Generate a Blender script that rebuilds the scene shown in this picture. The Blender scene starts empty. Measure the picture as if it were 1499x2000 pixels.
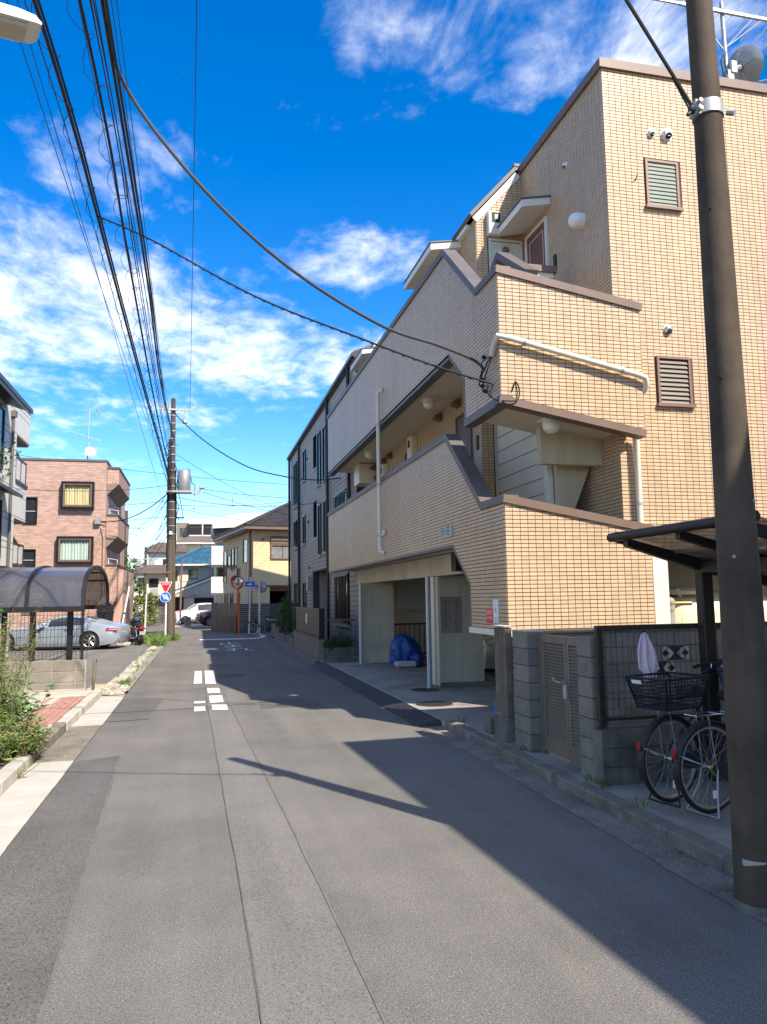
import bpy, bmesh, math, random
import numpy as np
from mathutils import Vector, Matrix, Quaternion
R = math.radians
rnd = random.Random(7)
scene = bpy.context.scene
C = scene.collection

# ------------------------------------------------------------------ camera
cam_d = bpy.data.cameras.new('camera')
cam = bpy.data.objects.new('camera', cam_d)
C.objects.link(cam)
scene.camera = cam
cam_d.sensor_fit = 'VERTICAL'
cam_d.sensor_height = 36.0
cam_d.lens = 27.0
cam_d.clip_start = 0.05
cam_d.clip_end = 3000
_yaw, _pit, _rol = R(13.49), R(6.33), R(0.88)
_f = Vector((math.sin(_yaw)*math.cos(_pit), math.cos(_yaw)*math.cos(_pit), math.sin(_pit)))
_r = Vector((math.cos(_yaw), -math.sin(_yaw), 0))
_u = _r.cross(_f)
_cx = _r*math.cos(_rol) - _u*math.sin(_rol)
_cy = _r*math.sin(_rol) + _u*math.cos(_rol)
_m = Matrix((_cx, _cy, -_f)).transposed().to_4x4()
_m.translation = Vector((0, 0, 1.75))
cam.matrix_world = _m

# ------------------------------------------------------------------ sun, sky, exposure
SUN = Vector((0.461, -0.87, 1.0)).normalized()
sl = bpy.data.lights.new('sun', 'SUN')
sl.energy = 5.0
sl.angle = R(0.55)
sl.color = (1.0, 0.905, 0.77)
so = bpy.data.objects.new('sun', sl)
C.objects.link(so)
so.rotation_euler = SUN.to_track_quat('Z', 'Y').to_euler()
so.location = (20, -20, 40)

w = bpy.data.worlds.new('World')
scene.world = w
w.use_nodes = True
nt = w.node_tree
for n in list(nt.nodes):
    nt.nodes.remove(n)
def wn(t, **k):
    n = nt.nodes.new(t)
    for a, b in k.items():
        setattr(n, a, b)
    return n
L = nt.links.new
def wmath(op, a, b=None, clamp=False):
    n = wn('ShaderNodeMath', operation=op, use_clamp=clamp)
    for i, v in enumerate((a, b)):
        if v is None: continue
        if isinstance(v, (int, float)): n.inputs[i].default_value = v
        else: L(v, n.inputs[i])
    return n.outputs[0]
out = wn('ShaderNodeOutputWorld')
bg = wn('ShaderNodeBackground')
bg.inputs[1].default_value = 0.125
sky = wn('ShaderNodeTexSky', sky_type='NISHITA', sun_disc=False)
sky.sun_elevation = math.asin(SUN.z)
sky.sun_rotation = math.atan2(SUN.x, SUN.y)
sky.altitude = 60
sky.air_density = 1.0
sky.dust_density = 0.35
sky.ozone_density = 2.2
hs = wn('ShaderNodeHueSaturation')
hs.inputs['Saturation'].default_value = 1.48
hs.inputs['Hue'].default_value = 0.509
hs.inputs['Value'].default_value = 1.22
L(sky.outputs[0], hs.inputs['Color'])
# broken cloud layer, heavier out of view for added fill light: the direction is projected on a flat layer
tc = wn('ShaderNodeTexCoord')
sep = wn('ShaderNodeSeparateXYZ')
L(tc.outputs['Generated'], sep.inputs[0])
zc = wmath('MAXIMUM', sep.outputs[2], 0.03)
zd = wmath('ADD', zc, 0.05)
comb = wn('ShaderNodeCombineXYZ')
L(wmath('DIVIDE', sep.outputs[0], zd), comb.inputs[0])
L(wmath('DIVIDE', sep.outputs[1], zd), comb.inputs[1])
def wnoise(scale, detail, rough, loc, sc, rot=0.0, dist=0.0):
    mp = wn('ShaderNodeMapping')
    mp.inputs['Location'].default_value = loc
    mp.inputs['Scale'].default_value = sc
    mp.inputs['Rotation'].default_value = (0, 0, rot)
    L(comb.outputs[0], mp.inputs[0])
    n = wn('ShaderNodeTexNoise')
    n.inputs['Scale'].default_value = scale
    n.inputs['Detail'].default_value = detail
    n.inputs['Roughness'].default_value = rough
    n.inputs['Distortion'].default_value = dist
    L(mp.outputs[0], n.inputs['Vector'])
    return n.outputs[0]
def wrange(v, a, b):
    n = wn('ShaderNodeMapRange', interpolation_type='SMOOTHSTEP')
    L(v, n.inputs[0])
    n.inputs[1].default_value = a
    n.inputs[2].default_value = b
    return n.outputs[0]
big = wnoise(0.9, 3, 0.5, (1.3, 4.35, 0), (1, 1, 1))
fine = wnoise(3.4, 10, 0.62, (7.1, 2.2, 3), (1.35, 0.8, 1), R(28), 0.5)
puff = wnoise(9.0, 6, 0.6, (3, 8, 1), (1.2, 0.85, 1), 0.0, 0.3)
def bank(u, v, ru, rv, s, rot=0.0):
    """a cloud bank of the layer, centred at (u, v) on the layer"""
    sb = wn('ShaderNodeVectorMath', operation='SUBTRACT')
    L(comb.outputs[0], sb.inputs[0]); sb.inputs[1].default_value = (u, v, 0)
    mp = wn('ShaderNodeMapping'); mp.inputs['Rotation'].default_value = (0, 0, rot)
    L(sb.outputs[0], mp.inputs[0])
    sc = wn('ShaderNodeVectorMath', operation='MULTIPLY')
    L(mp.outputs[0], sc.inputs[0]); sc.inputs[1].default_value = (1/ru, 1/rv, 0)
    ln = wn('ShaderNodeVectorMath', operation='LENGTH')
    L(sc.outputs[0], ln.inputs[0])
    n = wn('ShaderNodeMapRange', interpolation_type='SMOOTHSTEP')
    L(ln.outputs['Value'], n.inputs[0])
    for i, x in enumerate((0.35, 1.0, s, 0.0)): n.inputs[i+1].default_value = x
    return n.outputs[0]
cover = wmath('MULTIPLY', wrange(big, 0.34, 0.58), wmath('SUBTRACT', 0.95, bank(0.15, 1.75, 1.5, 1.75, 0.95)))  # cloud added outside the view as neutral fill, clear zone cut ahead
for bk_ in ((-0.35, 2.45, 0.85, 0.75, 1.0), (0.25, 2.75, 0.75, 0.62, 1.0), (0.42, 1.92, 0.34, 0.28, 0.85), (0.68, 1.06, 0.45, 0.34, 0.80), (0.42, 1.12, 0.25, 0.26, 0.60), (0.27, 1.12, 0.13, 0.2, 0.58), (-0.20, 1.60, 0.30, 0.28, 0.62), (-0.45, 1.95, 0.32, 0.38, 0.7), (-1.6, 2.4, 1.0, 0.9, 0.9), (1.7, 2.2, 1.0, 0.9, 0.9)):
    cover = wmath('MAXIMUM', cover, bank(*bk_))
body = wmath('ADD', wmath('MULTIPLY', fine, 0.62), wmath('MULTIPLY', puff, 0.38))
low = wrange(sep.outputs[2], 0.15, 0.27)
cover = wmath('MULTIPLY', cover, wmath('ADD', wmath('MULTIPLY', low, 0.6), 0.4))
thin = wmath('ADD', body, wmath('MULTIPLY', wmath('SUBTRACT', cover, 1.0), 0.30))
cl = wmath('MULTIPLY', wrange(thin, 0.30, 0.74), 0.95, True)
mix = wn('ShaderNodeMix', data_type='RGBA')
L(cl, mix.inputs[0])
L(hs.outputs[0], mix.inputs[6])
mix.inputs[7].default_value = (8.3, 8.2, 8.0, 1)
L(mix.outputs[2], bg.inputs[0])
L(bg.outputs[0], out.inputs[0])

vs = scene.view_settings
vs.view_transform = 'Standard'
vs.look = 'None'
vs.exposure = 0.8
vs.gamma = 1.0
vs.use_curve_mapping = False
scene.cycles.use_denoising = True
scene.cycles.max_bounces = 7
scene.cycles.transparent_max_bounces = 24
scene.cycles.sample_clamp_indirect = 6.0

# ------------------------------------------------------------------ materials
MATS = {}
def M(name, col, rough=0.75, var=0.10, scale=6.0, bump=0.0, bscale=60.0, metal=0.0, island=0.0,
      spec=0.5, streak=0.0, stain=None, speck=None, alpha=1.0, trans=0.0, coat=0.0, aniso=None, ior=1.45):
    m = bpy.data.materials.new(name)
    m.use_nodes = True
    t = m.node_tree
    p = t.nodes['Principled BSDF']
    lk = t.links.new
    def nn(ty, **k):
        n = t.nodes.new(ty)
        for a, b in k.items():
            setattr(n, a, b)
        return n
    def mth(op, a, b=None, clamp=False):
        n = nn('ShaderNodeMath', operation=op, use_clamp=clamp)
        for i, v in enumerate((a, b)):
            if v is None: continue
            if isinstance(v, (int, float)): n.inputs[i].default_value = v
            else: lk(v, n.inputs[i])
        return n.outputs[0]
    tc = nn('ShaderNodeTexCoord')
    vec = tc.outputs['Object']
    def noise(sc, det=4, ro=0.55, scl=None):
        v = vec
        if scl:
            mp = nn('ShaderNodeMapping')
            mp.inputs['Scale'].default_value = scl
            lk(vec, mp.inputs[0])
            v = mp.outputs[0]
        n = nn('ShaderNodeTexNoise')
        n.inputs['Scale'].default_value = sc
        n.inputs['Detail'].default_value = det
        n.inputs['Roughness'].default_value = ro
        lk(v, n.inputs['Vector'])
        return n.outputs[0]
    def rng(v, a, b, c, d):
        n = nn('ShaderNodeMapRange')
        lk(v, n.inputs[0])
        for i, x in enumerate((a, b, c, d)):
            n.inputs[i+1].default_value = x
        return n.outputs[0]
    f = None
    if var > 0:
        f = rng(noise(scale, 5, 0.6), 0.3, 0.7, 1-var, 1+var)
    if island > 0:
        g = nn('ShaderNodeNewGeometry')
        oi = nn('ShaderNodeObjectInfo')
        rr = mth('FRACT', mth('ADD', g.outputs['Random Per Island'], oi.outputs['Random']))
        f2 = rng(rr, 0, 1, 1-island, 1+island)
        f = f2 if f is None else mth('MULTIPLY', f, f2)
    if streak > 0:
        s = rng(noise(5.0, 5, 0.6, (1.0, 1.0, 0.10) if aniso is None else aniso), 0.35, 0.75, 1.0, 1-streak)
        f = s if f is None else mth('MULTIPLY', f, s)
    c = nn('ShaderNodeRGB')
    c.outputs[0].default_value = (*col, 1)
    colo = c.outputs[0]
    def mixc(fac, a, bcol):
        n = nn('ShaderNodeMix', data_type='RGBA')
        lk(fac, n.inputs[0])
        lk(a, n.inputs[6])
        n.inputs[7].default_value = (*bcol, 1)
        return n.outputs[2]
    if stain:
        scol, ssc, lo, hi = stain
        colo = mixc(rng(noise(ssc, 6, 0.62), lo, hi, 0, 1), colo, scol)
    if speck:
        for scol, ssc, lo, hi in speck:
            colo = mixc(rng(noise(ssc, 1, 0.5), lo, hi, 0, 1), colo, scol)
    if f is not None:
        mu = nn('ShaderNodeVectorMath', operation='SCALE')
        lk(colo, mu.inputs[0])
        lk(f, mu.inputs['Scale'])
        colo = mu.outputs[0]
    lk(colo, p.inputs['Base Color'])
    p.inputs['Roughness'].default_value = rough
    p.inputs['Metallic'].default_value = metal
    p.inputs['Specular IOR Level'].default_value = spec
    p.inputs['IOR'].default_value = ior
    p.inputs['Alpha'].default_value = alpha
    p.inputs['Transmission Weight'].default_value = trans
    p.inputs['Coat Weight'].default_value = coat
    if bump > 0:
        b = nn('ShaderNodeBump')
        b.inputs['Strength'].default_value = min(1.0, bump)
        b.inputs['Distance'].default_value = 0.004
        lk(noise(bscale, 4, 0.6), b.inputs['Height'])
        lk(b.outputs[0], p.inputs['Normal'])
    MATS[name] = m
    return m

def S(r, g, b):      # sRGB 0..255 -> linear
    def c(v):
        v /= 255.0
        return v/12.92 if v <= 0.04045 else ((v+0.055)/1.055)**2.4
    return (c(r), c(g), c(b))

# ground
M('asphalt', (0.168, 0.156, 0.140), 0.92, 0.13, 0.9, 0.8, 140, streak=0.24, aniso=(0.45, 0.025, 1.0), speck=[((0.085, 0.079, 0.070), 100, 0.52, 0.67), ((0.36, 0.34, 0.30), 115, 0.62, 0.71)], stain=((0.122, 0.113, 0.100), 0.30, 0.50, 0.68))
M('asphalt_new', (0.126, 0.117, 0.106), 0.92, 0.16, 1.1, 0.6, 120, streak=0.15, aniso=(0.5, 0.03, 1.0), speck=[((0.055, 0.052, 0.05), 100, 0.52, 0.66), ((0.24, 0.23, 0.21), 95, 0.66, 0.74)])
M('asphalt_mid', (0.182, 0.170, 0.153), 0.9, 0.13, 0.9, 0.8, 140, streak=0.24, aniso=(0.5, 0.03, 1.0), speck=[((0.10, 0.092, 0.082), 110, 0.52, 0.66), ((0.29, 0.27, 0.24), 130, 0.64, 0.72)])
M('crack_tar', (0.132, 0.122, 0.109), 0.9, 0.25, 6)
M('road_paint', (0.70, 0.70, 0.68), 0.75, 0.06, 5, 0.3, 120, speck=[((0.34, 0.34, 0.33), 45, 0.66, 0.74)])
M('soil', (0.11, 0.075, 0.05), 0.95, 0.3, 12, 1.0, 30)
M('earth', (0.13, 0.115, 0.09), 0.95, 0.25, 0.4, 0.5, 20)
M('gravel', (0.24, 0.215, 0.18), 0.95, 0.35, 14, 1.0, 40, speck=[((0.55, 0.52, 0.46), 30, 0.6, 0.66), ((0.08, 0.07, 0.06), 24, 0.6, 0.68)])
M('concrete', (0.42, 0.39, 0.33), 0.88, 0.14, 3, 0.4, 90, stain=((0.22, 0.20, 0.165), 1.6, 0.52, 0.75))
M('concrete_pale', (0.43, 0.405, 0.345), 0.85, 0.10, 3, 0.3, 90, stain=((0.36, 0.33, 0.27), 1.3, 0.56, 0.8))
M('concrete_dirty', (0.20, 0.175, 0.14), 0.92, 0.2, 3, 0.5, 60, stain=((0.10, 0.085, 0.065), 2.0, 0.45, 0.7), speck=[((0.36, 0.33, 0.28), 60, 0.63, 0.7)])
M('concrete_dark', (0.20, 0.178, 0.145), 0.9, 0.28, 3, 0.5, 70, streak=0.5, stain=((0.085, 0.075, 0.058), 1.8, 0.45, 0.7))
M('pavement', (0.30, 0.272, 0.225), 0.9, 0.16, 1.2, 0.5, 90, stain=((0.15, 0.13, 0.105), 0.9, 0.50, 0.72), speck=[((0.45, 0.43, 0.39), 90, 0.62, 0.7)])
M('kerb_dark', (0.175, 0.150, 0.120), 0.92, 0.28, 4, 0.7, 60, stain=((0.34, 0.31, 0.25), 3.0, 0.56, 0.72))
M('paver', (0.36, 0.19, 0.145), 0.85, 0.12, 6, 0.3, 90, island=0.10)
M('iron', (0.06, 0.055, 0.05), 0.6, 0.2, 20, 0.6, 80, metal=0.6)
M('ramp_plate', (0.07, 0.07, 0.075), 0.6, 0.2, 5, 0.4, 60, metal=0.3)
# tiles and walls
M('tile', (0.585, 0.418, 0.266), 0.38, 0.06, 0.5, 0.0, island=0.075, spec=0.4, streak=0.16, aniso=(0.6, 0.6, 0.05))
M('grout', (0.105, 0.062, 0.043), 0.95, 0.25, 2)
M('tile_grey', (0.345, 0.305, 0.260), 0.6, 0.07, 0.8, 0.4, 120, island=0.07, streak=0.14)
M('grout_grey', (0.06, 0.052, 0.045), 0.95, 0.1, 3)
M('tile_pink', (0.45, 0.295, 0.235), 0.62, 0.06, 1.5, 0.2, 100, island=0.16)
M('grout_pink', (0.34, 0.225, 0.175), 0.95, 0.1, 3)
M('cream', (0.60, 0.525, 0.395), 0.8, 0.07, 1.2, 0.2, 200, streak=0.20, stain=((0.40, 0.34, 0.25), 1.1, 0.60, 0.82))
M('cream_soffit', (0.60, 0.535, 0.42), 0.85, 0.05, 1.0)
M('siding_white', (0.70, 0.66, 0.56), 0.75, 0.05, 2.0, 0.6, 70)
M('siding_pale', (0.66, 0.66, 0.60), 0.7, 0.06, 1.0, 0.3, 60, streak=0.08)
M('siding_beige', (0.70, 0.55, 0.33), 0.75, 0.07, 2.5, 0.5, 40)
M('plaster_white', (0.62, 0.60, 0.54), 0.85, 0.05, 1.0, 0.3, 90, streak=0.08)
M('plaster_cream', (0.70, 0.62, 0.45), 0.85, 0.05, 1.0, streak=0.06)
M('plaster_grey', (0.52, 0.51, 0.48), 0.85, 0.06, 1.0, streak=0.10)
M('plaster_brown', (0.22, 0.165, 0.125), 0.85, 0.08, 1.0)
M('coping', (0.165, 0.105, 0.080), 0.5, 0.12, 2.0, streak=0.12)
M('coping_shade_grey', (0.125, 0.107, 0.098), 0.5, 0.12, 2.0, streak=0.12)  # coping brown with shade put into the colour; also plain grey trim elsewhere
M('trim_white', (0.72, 0.70, 0.64), 0.5, 0.04, 2)
M('pipe_cream', (0.72, 0.66, 0.53), 0.4, 0.05, 3, streak=0.06)
M('frame_brown', (0.20, 0.125, 0.095), 0.45, 0.08, 4, metal=0.2)
M('frame_dark', (0.018, 0.016, 0.017), 0.35, 0.1, 6, metal=0.3)
M('door_brown', (0.125, 0.085, 0.075), 0.5, 0.08, 4)
M('door_mauve', (0.16, 0.075, 0.075), 0.5, 0.06, 4)
M('door_pale', (0.60, 0.60, 0.52), 0.5, 0.05, 3)
M('louver_glass', (0.24, 0.265, 0.21), 0.15, 0.06, 6, spec=0.6)
M('louver_metal', (0.10, 0.086, 0.068), 0.45, 0.06, 8, metal=0.2)
M('glass_dark', (0.022, 0.026, 0.032), 0.06, 0.0, spec=0.8)
M('glass_curtain', (0.20, 0.21, 0.20), 0.15, 0.25, 4, spec=0.7)
M('curtain_yellow', (0.50, 0.44, 0.24), 0.8, 0.06, 6)
M('curtain_mint', (0.38, 0.48, 0.42), 0.8, 0.06, 6)
M('black', (0.010, 0.010, 0.011), 0.6, 0.0)
M('rubber', (0.014, 0.014, 0.015), 0.75, 0.1, 20)
M('metal_white', (0.72, 0.72, 0.70), 0.4, 0.04, 6)
M('metal_grey', (0.34, 0.34, 0.33), 0.45, 0.12, 6, metal=0.5)
M('steel', (0.55, 0.54, 0.52), 0.28, 0.1, 14, metal=0.95)
M('chrome', (0.75, 0.75, 0.75), 0.12, 0.0, metal=1.0)
M('gold', (0.55, 0.38, 0.14), 0.3, 0.1, 20, metal=0.9)
M('galvanised', (0.42, 0.42, 0.40), 0.5, 0.15, 8, metal=0.5)
M('pole_brown', (0.105, 0.080, 0.059), 0.8, 0.25, 1.6, 0.5, 70, streak=0.40, spec=0.2, stain=((0.052, 0.041, 0.033), 1.3, 0.44, 0.66))
M('pole_concrete', (0.085, 0.068, 0.055), 0.85, 0.2, 4, 0.4, 40, streak=0.3)
M('pole_sleeve', (0.105, 0.080, 0.055), 0.7, 0.1, 3)
M('wire', (0.012, 0.012, 0.014), 0.6, 0.0)
M('wire_grey', (0.055, 0.054, 0.055), 0.6, 0.0)
M('globe', (0.80, 0.79, 0.74), 0.3, 0.03, 4)
M('block', (0.235, 0.208, 0.168), 0.92, 0.18, 7, 0.8, 90, island=0.14, streak=0.25, speck=[((0.11, 0.098, 0.08), 120, 0.6, 0.68)])
M('block_pale', (0.20, 0.178, 0.145), 0.92, 0.14, 4, 0.6, 90, island=0.10, stain=((0.29, 0.26, 0.21), 2.2, 0.55, 0.72))
M('mortar', (0.085, 0.075, 0.06), 0.95, 0.2, 9)
M('mortar_pale', (0.33, 0.30, 0.25), 0.95, 0.1, 9)
M('board_wood', (0.20, 0.155, 0.115), 0.88, 0.25, 5, 0.8, 50, streak=0.5, stain=((0.42, 0.37, 0.30), 2.6, 0.56, 0.70))
M('gate_bronze', (0.215, 0.172, 0.128), 0.5, 0.10, 5, metal=0.2, streak=0.18)
M('fence_bronze', (0.045, 0.035, 0.028), 0.5, 0.1, 5, metal=0.2)
M('shelter_metal', (0.020, 0.016, 0.015), 0.4, 0.1, 5, metal=0.2)
M('poly_smoke', (0.36, 0.31, 0.26), 0.18, 0.12, 2.0, alpha=0.72, spec=0.6)
M('poly_blue', (0.095, 0.088, 0.090), 0.20, 0.30, 1.4, alpha=0.86, spec=0.9, streak=0.2)
M('tank', (0.78, 0.68, 0.46), 0.5, 0.05, 2)
M('tarp', (0.008, 0.065, 0.27), 0.38, 0.15, 4, 0.9, 14)
M('bag_blue', (0.03, 0.17, 0.62), 0.5, 0.1, 9)
M('cloth_pink', (0.78, 0.60, 0.64), 0.9, 0.05, 18)
M('basket_blue', (0.03, 0.06, 0.15), 0.6, 0.1, 9)
M('plastic_black', (0.016, 0.016, 0.018), 0.5, 0.1, 9)
M('reflector_red', (0.32, 0.008, 0.012), 0.3, 0.05, 20)
M('sign_red', (0.70, 0.012, 0.030), 0.4, 0.03, 6)
M('sign_blue', (0.012, 0.12, 0.52), 0.4, 0.03, 6)
M('sign_white', (0.78, 0.78, 0.76), 0.5, 0.03, 6)
M('sign_plate', (0.30, 0.255, 0.22), 0.6, 0.06, 6)
M('ink_black', (0.025, 0.022, 0.022), 0.7, 0.0)
M('ink_red', (0.42, 0.02, 0.03), 0.6, 0.0)
M('mirror_orange', (0.62, 0.14, 0.035), 0.5, 0.06, 4)
M('mirror_face', (0.50, 0.50, 0.50), 0.04, 0.0, metal=1.0)
M('paint_silver', (0.47, 0.55, 0.64), 0.28, 0.0, metal=0.55, coat=0.7)
M('paint_white', (0.78, 0.78, 0.77), 0.3, 0.0, coat=0.6)
M('paint_maroon', (0.16, 0.012, 0.035), 0.28, 0.0, metal=0.2, coat=0.8)
M('paint_pearl', (0.52, 0.52, 0.44), 0.3, 0.0, metal=0.3, coat=0.5)
M('paint_pinkish', (0.66, 0.50, 0.46), 0.35, 0.0, metal=0.1, coat=0.5)
M('lamp_glass', (0.62, 0.62, 0.60), 0.12, 0.25, 30, spec=0.8)
M('tail_red', (0.45, 0.01, 0.012), 0.15, 0.05, 20, spec=0.8)
M('rooftile_dark', (0.055, 0.044, 0.042), 0.5, 0.12, 3, island=0.22)
M('rooftile_blue', (0.045, 0.125, 0.185), 0.4, 0.12, 3, island=0.25)
M('roof_brown', (0.14, 0.105, 0.09), 0.7, 0.12, 2)
M('fence_grey', (0.085, 0.082, 0.080), 0.6, 0.1, 3, island=0.08)
M('fence_brown', (0.115, 0.068, 0.045), 0.7, 0.12, 3, island=0.10)
M('panel_dark', (0.042, 0.040, 0.036), 0.5, 0.1, 3)
M('leaf_weed', (0.135, 0.215, 0.050), 0.65, 0.2, 3, island=0.40)
M('leaf_dry', (0.26, 0.215, 0.085), 0.75, 0.2, 3, island=0.35)
M('leaf_broad', (0.075, 0.205, 0.025), 0.55, 0.15, 3, island=0.3)
M('leaf_dark', (0.028, 0.068, 0.018), 0.55, 0.2, 3, island=0.40)
M('leaf_mid', (0.055, 0.125, 0.025), 0.55, 0.2, 3, island=0.40)
M('leaf_yellow', (0.16, 0.185, 0.045), 0.55, 0.2, 3, island=0.35)
M('leaf_bloom', (0.62, 0.60, 0.45), 0.7, 0.1, 3, island=0.2)
M('stem', (0.15, 0.13, 0.06), 0.8, 0.2, 9)
M('bark', (0.11, 0.085, 0.06), 0.9, 0.25, 9, 0.6, 30)
M('cane', (0.42, 0.32, 0.18), 0.75, 0.12, 9)
M('stone_white', (0.40, 0.365, 0.295), 0.9, 0.18, 5, 0.7, 40, island=0.2)
M('roof_dark_metal', (0.05, 0.05, 0.052), 0.45, 0.1, 2, metal=0.3)

# ------------------------------------------------------------------ mesh helper
def convex_clip(sub, clip):
    out = sub
    n = len(clip)
    for i in range(n):
        ax, ay = clip[i]
        bx, by = clip[(i+1) % n]
        ex, ey = bx-ax, by-ay
        if abs(ex)+abs(ey) < 1e-9: continue
        inp, out = out, []
        if not inp: return []
        def side(p): return ex*(p[1]-ay) - ey*(p[0]-ax)
        for j in range(len(inp)):
            p, q = inp[j], inp[(j+1) % len(inp)]
            sp, sq = side(p), side(q)
            if sp >= -1e-9: out.append(p)
            if (sp > 1e-9 and sq < -1e-9) or (sp < -1e-9 and sq > 1e-9):
                t = sp/(sp-sq)
                out.append((p[0]+(q[0]-p[0])*t, p[1]+(q[1]-p[1])*t))
    return out

class MB:
    def __init__(self):
        self.v, self.f = [], []
    def add(self, vs, fs):
        o = len(self.v)
        self.v.extend([tuple(p) for p in vs])
        self.f.extend([tuple(i+o for i in f) for f in fs])
        return self
    def box(self, x0, x1, y0, y1, z0, z1):
        if x0 > x1: x0, x1 = x1, x0
        if y0 > y1: y0, y1 = y1, y0
        if z0 > z1: z0, z1 = z1, z0
        vs = [(x0,y0,z0),(x1,y0,z0),(x1,y1,z0),(x0,y1,z0),(x0,y0,z1),(x1,y0,z1),(x1,y1,z1),(x0,y1,z1)]
        return self.add(vs, [(0,3,2,1),(4,5,6,7),(0,1,5,4),(1,2,6,5),(2,3,7,6),(3,0,4,7)])
    def bbox(self, x0, x1, y0, y1, z0, z1, b=0.008):
        if x0 > x1: x0, x1 = x1, x0
        if y0 > y1: y0, y1 = y1, y0
        if z0 > z1: z0, z1 = z1, z0
        vs, ix = [], {}
        X, Y, Z = (x0, x1), (y0, y1), (z0, z1)
        for i in (0, 1):
            for j in (0, 1):
                for k in (0, 1):
                    sx, sy, sz = (b if i == 0 else -b), (b if j == 0 else -b), (b if k == 0 else -b)
                    ix[i,j,k,'x'] = len(vs); vs.append((X[i], Y[j]+sy, Z[k]+sz))
                    ix[i,j,k,'y'] = len(vs); vs.append((X[i]+sx, Y[j], Z[k]+sz))
                    ix[i,j,k,'z'] = len(vs); vs.append((X[i]+sx, Y[j]+sy, Z[k]))
        fs = []
        def q(*k): fs.append(tuple(ix[a] for a in k))
        for i in (0, 1):
            q((i,0,0,'x'),(i,1,0,'x'),(i,1,1,'x'),(i,0,1,'x'))
            q((0,i,0,'y'),(1,i,0,'y'),(1,i,1,'y'),(0,i,1,'y'))
            q((0,0,i,'z'),(1,0,i,'z'),(1,1,i,'z'),(0,1,i,'z'))
        for i in (0, 1):
            for j in (0, 1):
                q((i,j,0,'x'),(i,j,1,'x'),(i,j,1,'y'),(i,j,0,'y'))
                q((i,0,j,'x'),(i,1,j,'x'),(i,1,j,'z'),(i,0,j,'z'))
                q((0,i,j,'y'),(1,i,j,'y'),(1,i,j,'z'),(0,i,j,'z'))
                for k in (0, 1):
                    q((i,j,k,'x'),(i,j,k,'y'),(i,j,k,'z'))
        c = Vector(((x0+x1)/2, (y0+y1)/2, (z0+z1)/2))
        ff = []
        for f in fs:
            a, bb, cc = (Vector(vs[f[t]]) for t in range(3))
            nrm = (bb-a).cross(cc-a)
            mid = sum((Vector(vs[t]) for t in f), Vector())/len(f)
            ff.append(f if nrm.dot(mid-c) > 0 else f[::-1])
        return self.add(vs, ff)
    def prism(self, pts, ext):
        """closed polygon pts (3d) extruded by vector ext"""
        n = len(pts)
        P = [Vector(p) for p in pts]
        e = Vector(ext)
        nrm = Vector()
        for i in range(n):
            a, b = P[i], P[(i+1) % n]
            nrm += a.cross(b)
        vs = P + [p+e for p in P]
        flip = nrm.dot(e) > 0
        f1 = tuple(range(n)); f2 = tuple(range(n, 2*n))
        fs = [f1[::-1] if flip else f1, f2 if flip else f2[::-1]]
        for i in range(n):
            j = (i+1) % n
            q = (i, j, n+j, n+i)
            fs.append(q if flip else q[::-1])
        return self.add(vs, fs)
    def quad(self, *p):
        return self.add(p, [tuple(range(len(p)))])
    def cyl(self, p0, p1, r0, r1=None, n=10, caps=True):
        r1 = r0 if r1 is None else r1
        return self.tube([p0, p1], [r0, r1], n, caps)
    def tube(self, pts, r, n=6, caps=True, closed=False):
        P = [Vector(p) for p in pts]
        m = len(P)
        rs = r if isinstance(r, (list, tuple)) else [r]*m
        vs, fs = [], []
        prev = None
        for i in range(m):
            if closed: t = P[(i+1) % m]-P[i-1]
            elif i == 0: t = P[1]-P[0]
            elif i == m-1: t = P[-1]-P[-2]
            else: t = (P[i+1]-P[i]).normalized()+(P[i]-P[i-1]).normalized()
            if t.length < 1e-9: t = Vector((0,0,1))
            t.normalize()
            if prev is None:
                a = Vector((0,0,1)) if abs(t.z) < 0.95 else Vector((1,0,0))
                s = t.cross(a).normalized()
            else:
                s = prev - t*prev.dot(t)
                if s.length < 1e-6: s = t.orthogonal()
                s.normalize()
            prev = s
            u = t.cross(s)
            for k in range(n):
                an = 2*math.pi*k/n
                vs.append(P[i] + (s*math.cos(an)+u*math.sin(an))*rs[i])
        for i in range(m if closed else m-1):
            j = (i+1) % m
            for k in range(n):
                l = (k+1) % n
                fs.append((i*n+k, j*n+k, j*n+l, i*n+l)[::-1])
        if caps and not closed:
            fs.append(tuple(range(n)))
            fs.append(tuple((m-1)*n+k for k in range(n))[::-1])
        return self.add(vs, fs)
    def lathe(self, prof, c=(0,0,0), n=16, axis=(0,0,1)):
        ax = Vector(axis).normalized()
        s = ax.orthogonal().normalized()
        u = ax.cross(s)
        c = Vector(c)
        vs, fs = [], []
        for r_, h in prof:
            for k in range(n):
                an = 2*math.pi*k/n
                vs.append(c + ax*h + (s*math.cos(an)+u*math.sin(an))*max(r_, 1e-5))
        for i in range(len(prof)-1):
            for k in range(n):
                l = (k+1) % n
                fs.append((i*n+k, i*n+l, (i+1)*n+l, (i+1)*n+k))
        return self.add(vs, fs)
    def ball(self, c, r, n=12, m=8, sz=1.0):
        prof = [(r*math.sin(math.pi*i/m), -r*sz*math.cos(math.pi*i/m)) for i in range(m+1)]
        return self.lathe(prof, c, n)
    def torus(self, c, axis, Rr, r, n=32, m=8):
        ax = Vector(axis).normalized()
        s = ax.orthogonal().normalized()
        u = ax.cross(s)
        c = Vector(c)
        return self.tube([c+(s*math.cos(2*math.pi*i/n)+u*math.sin(2*math.pi*i/n))*Rr for i in range(n)], r, m, closed=True)

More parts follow.
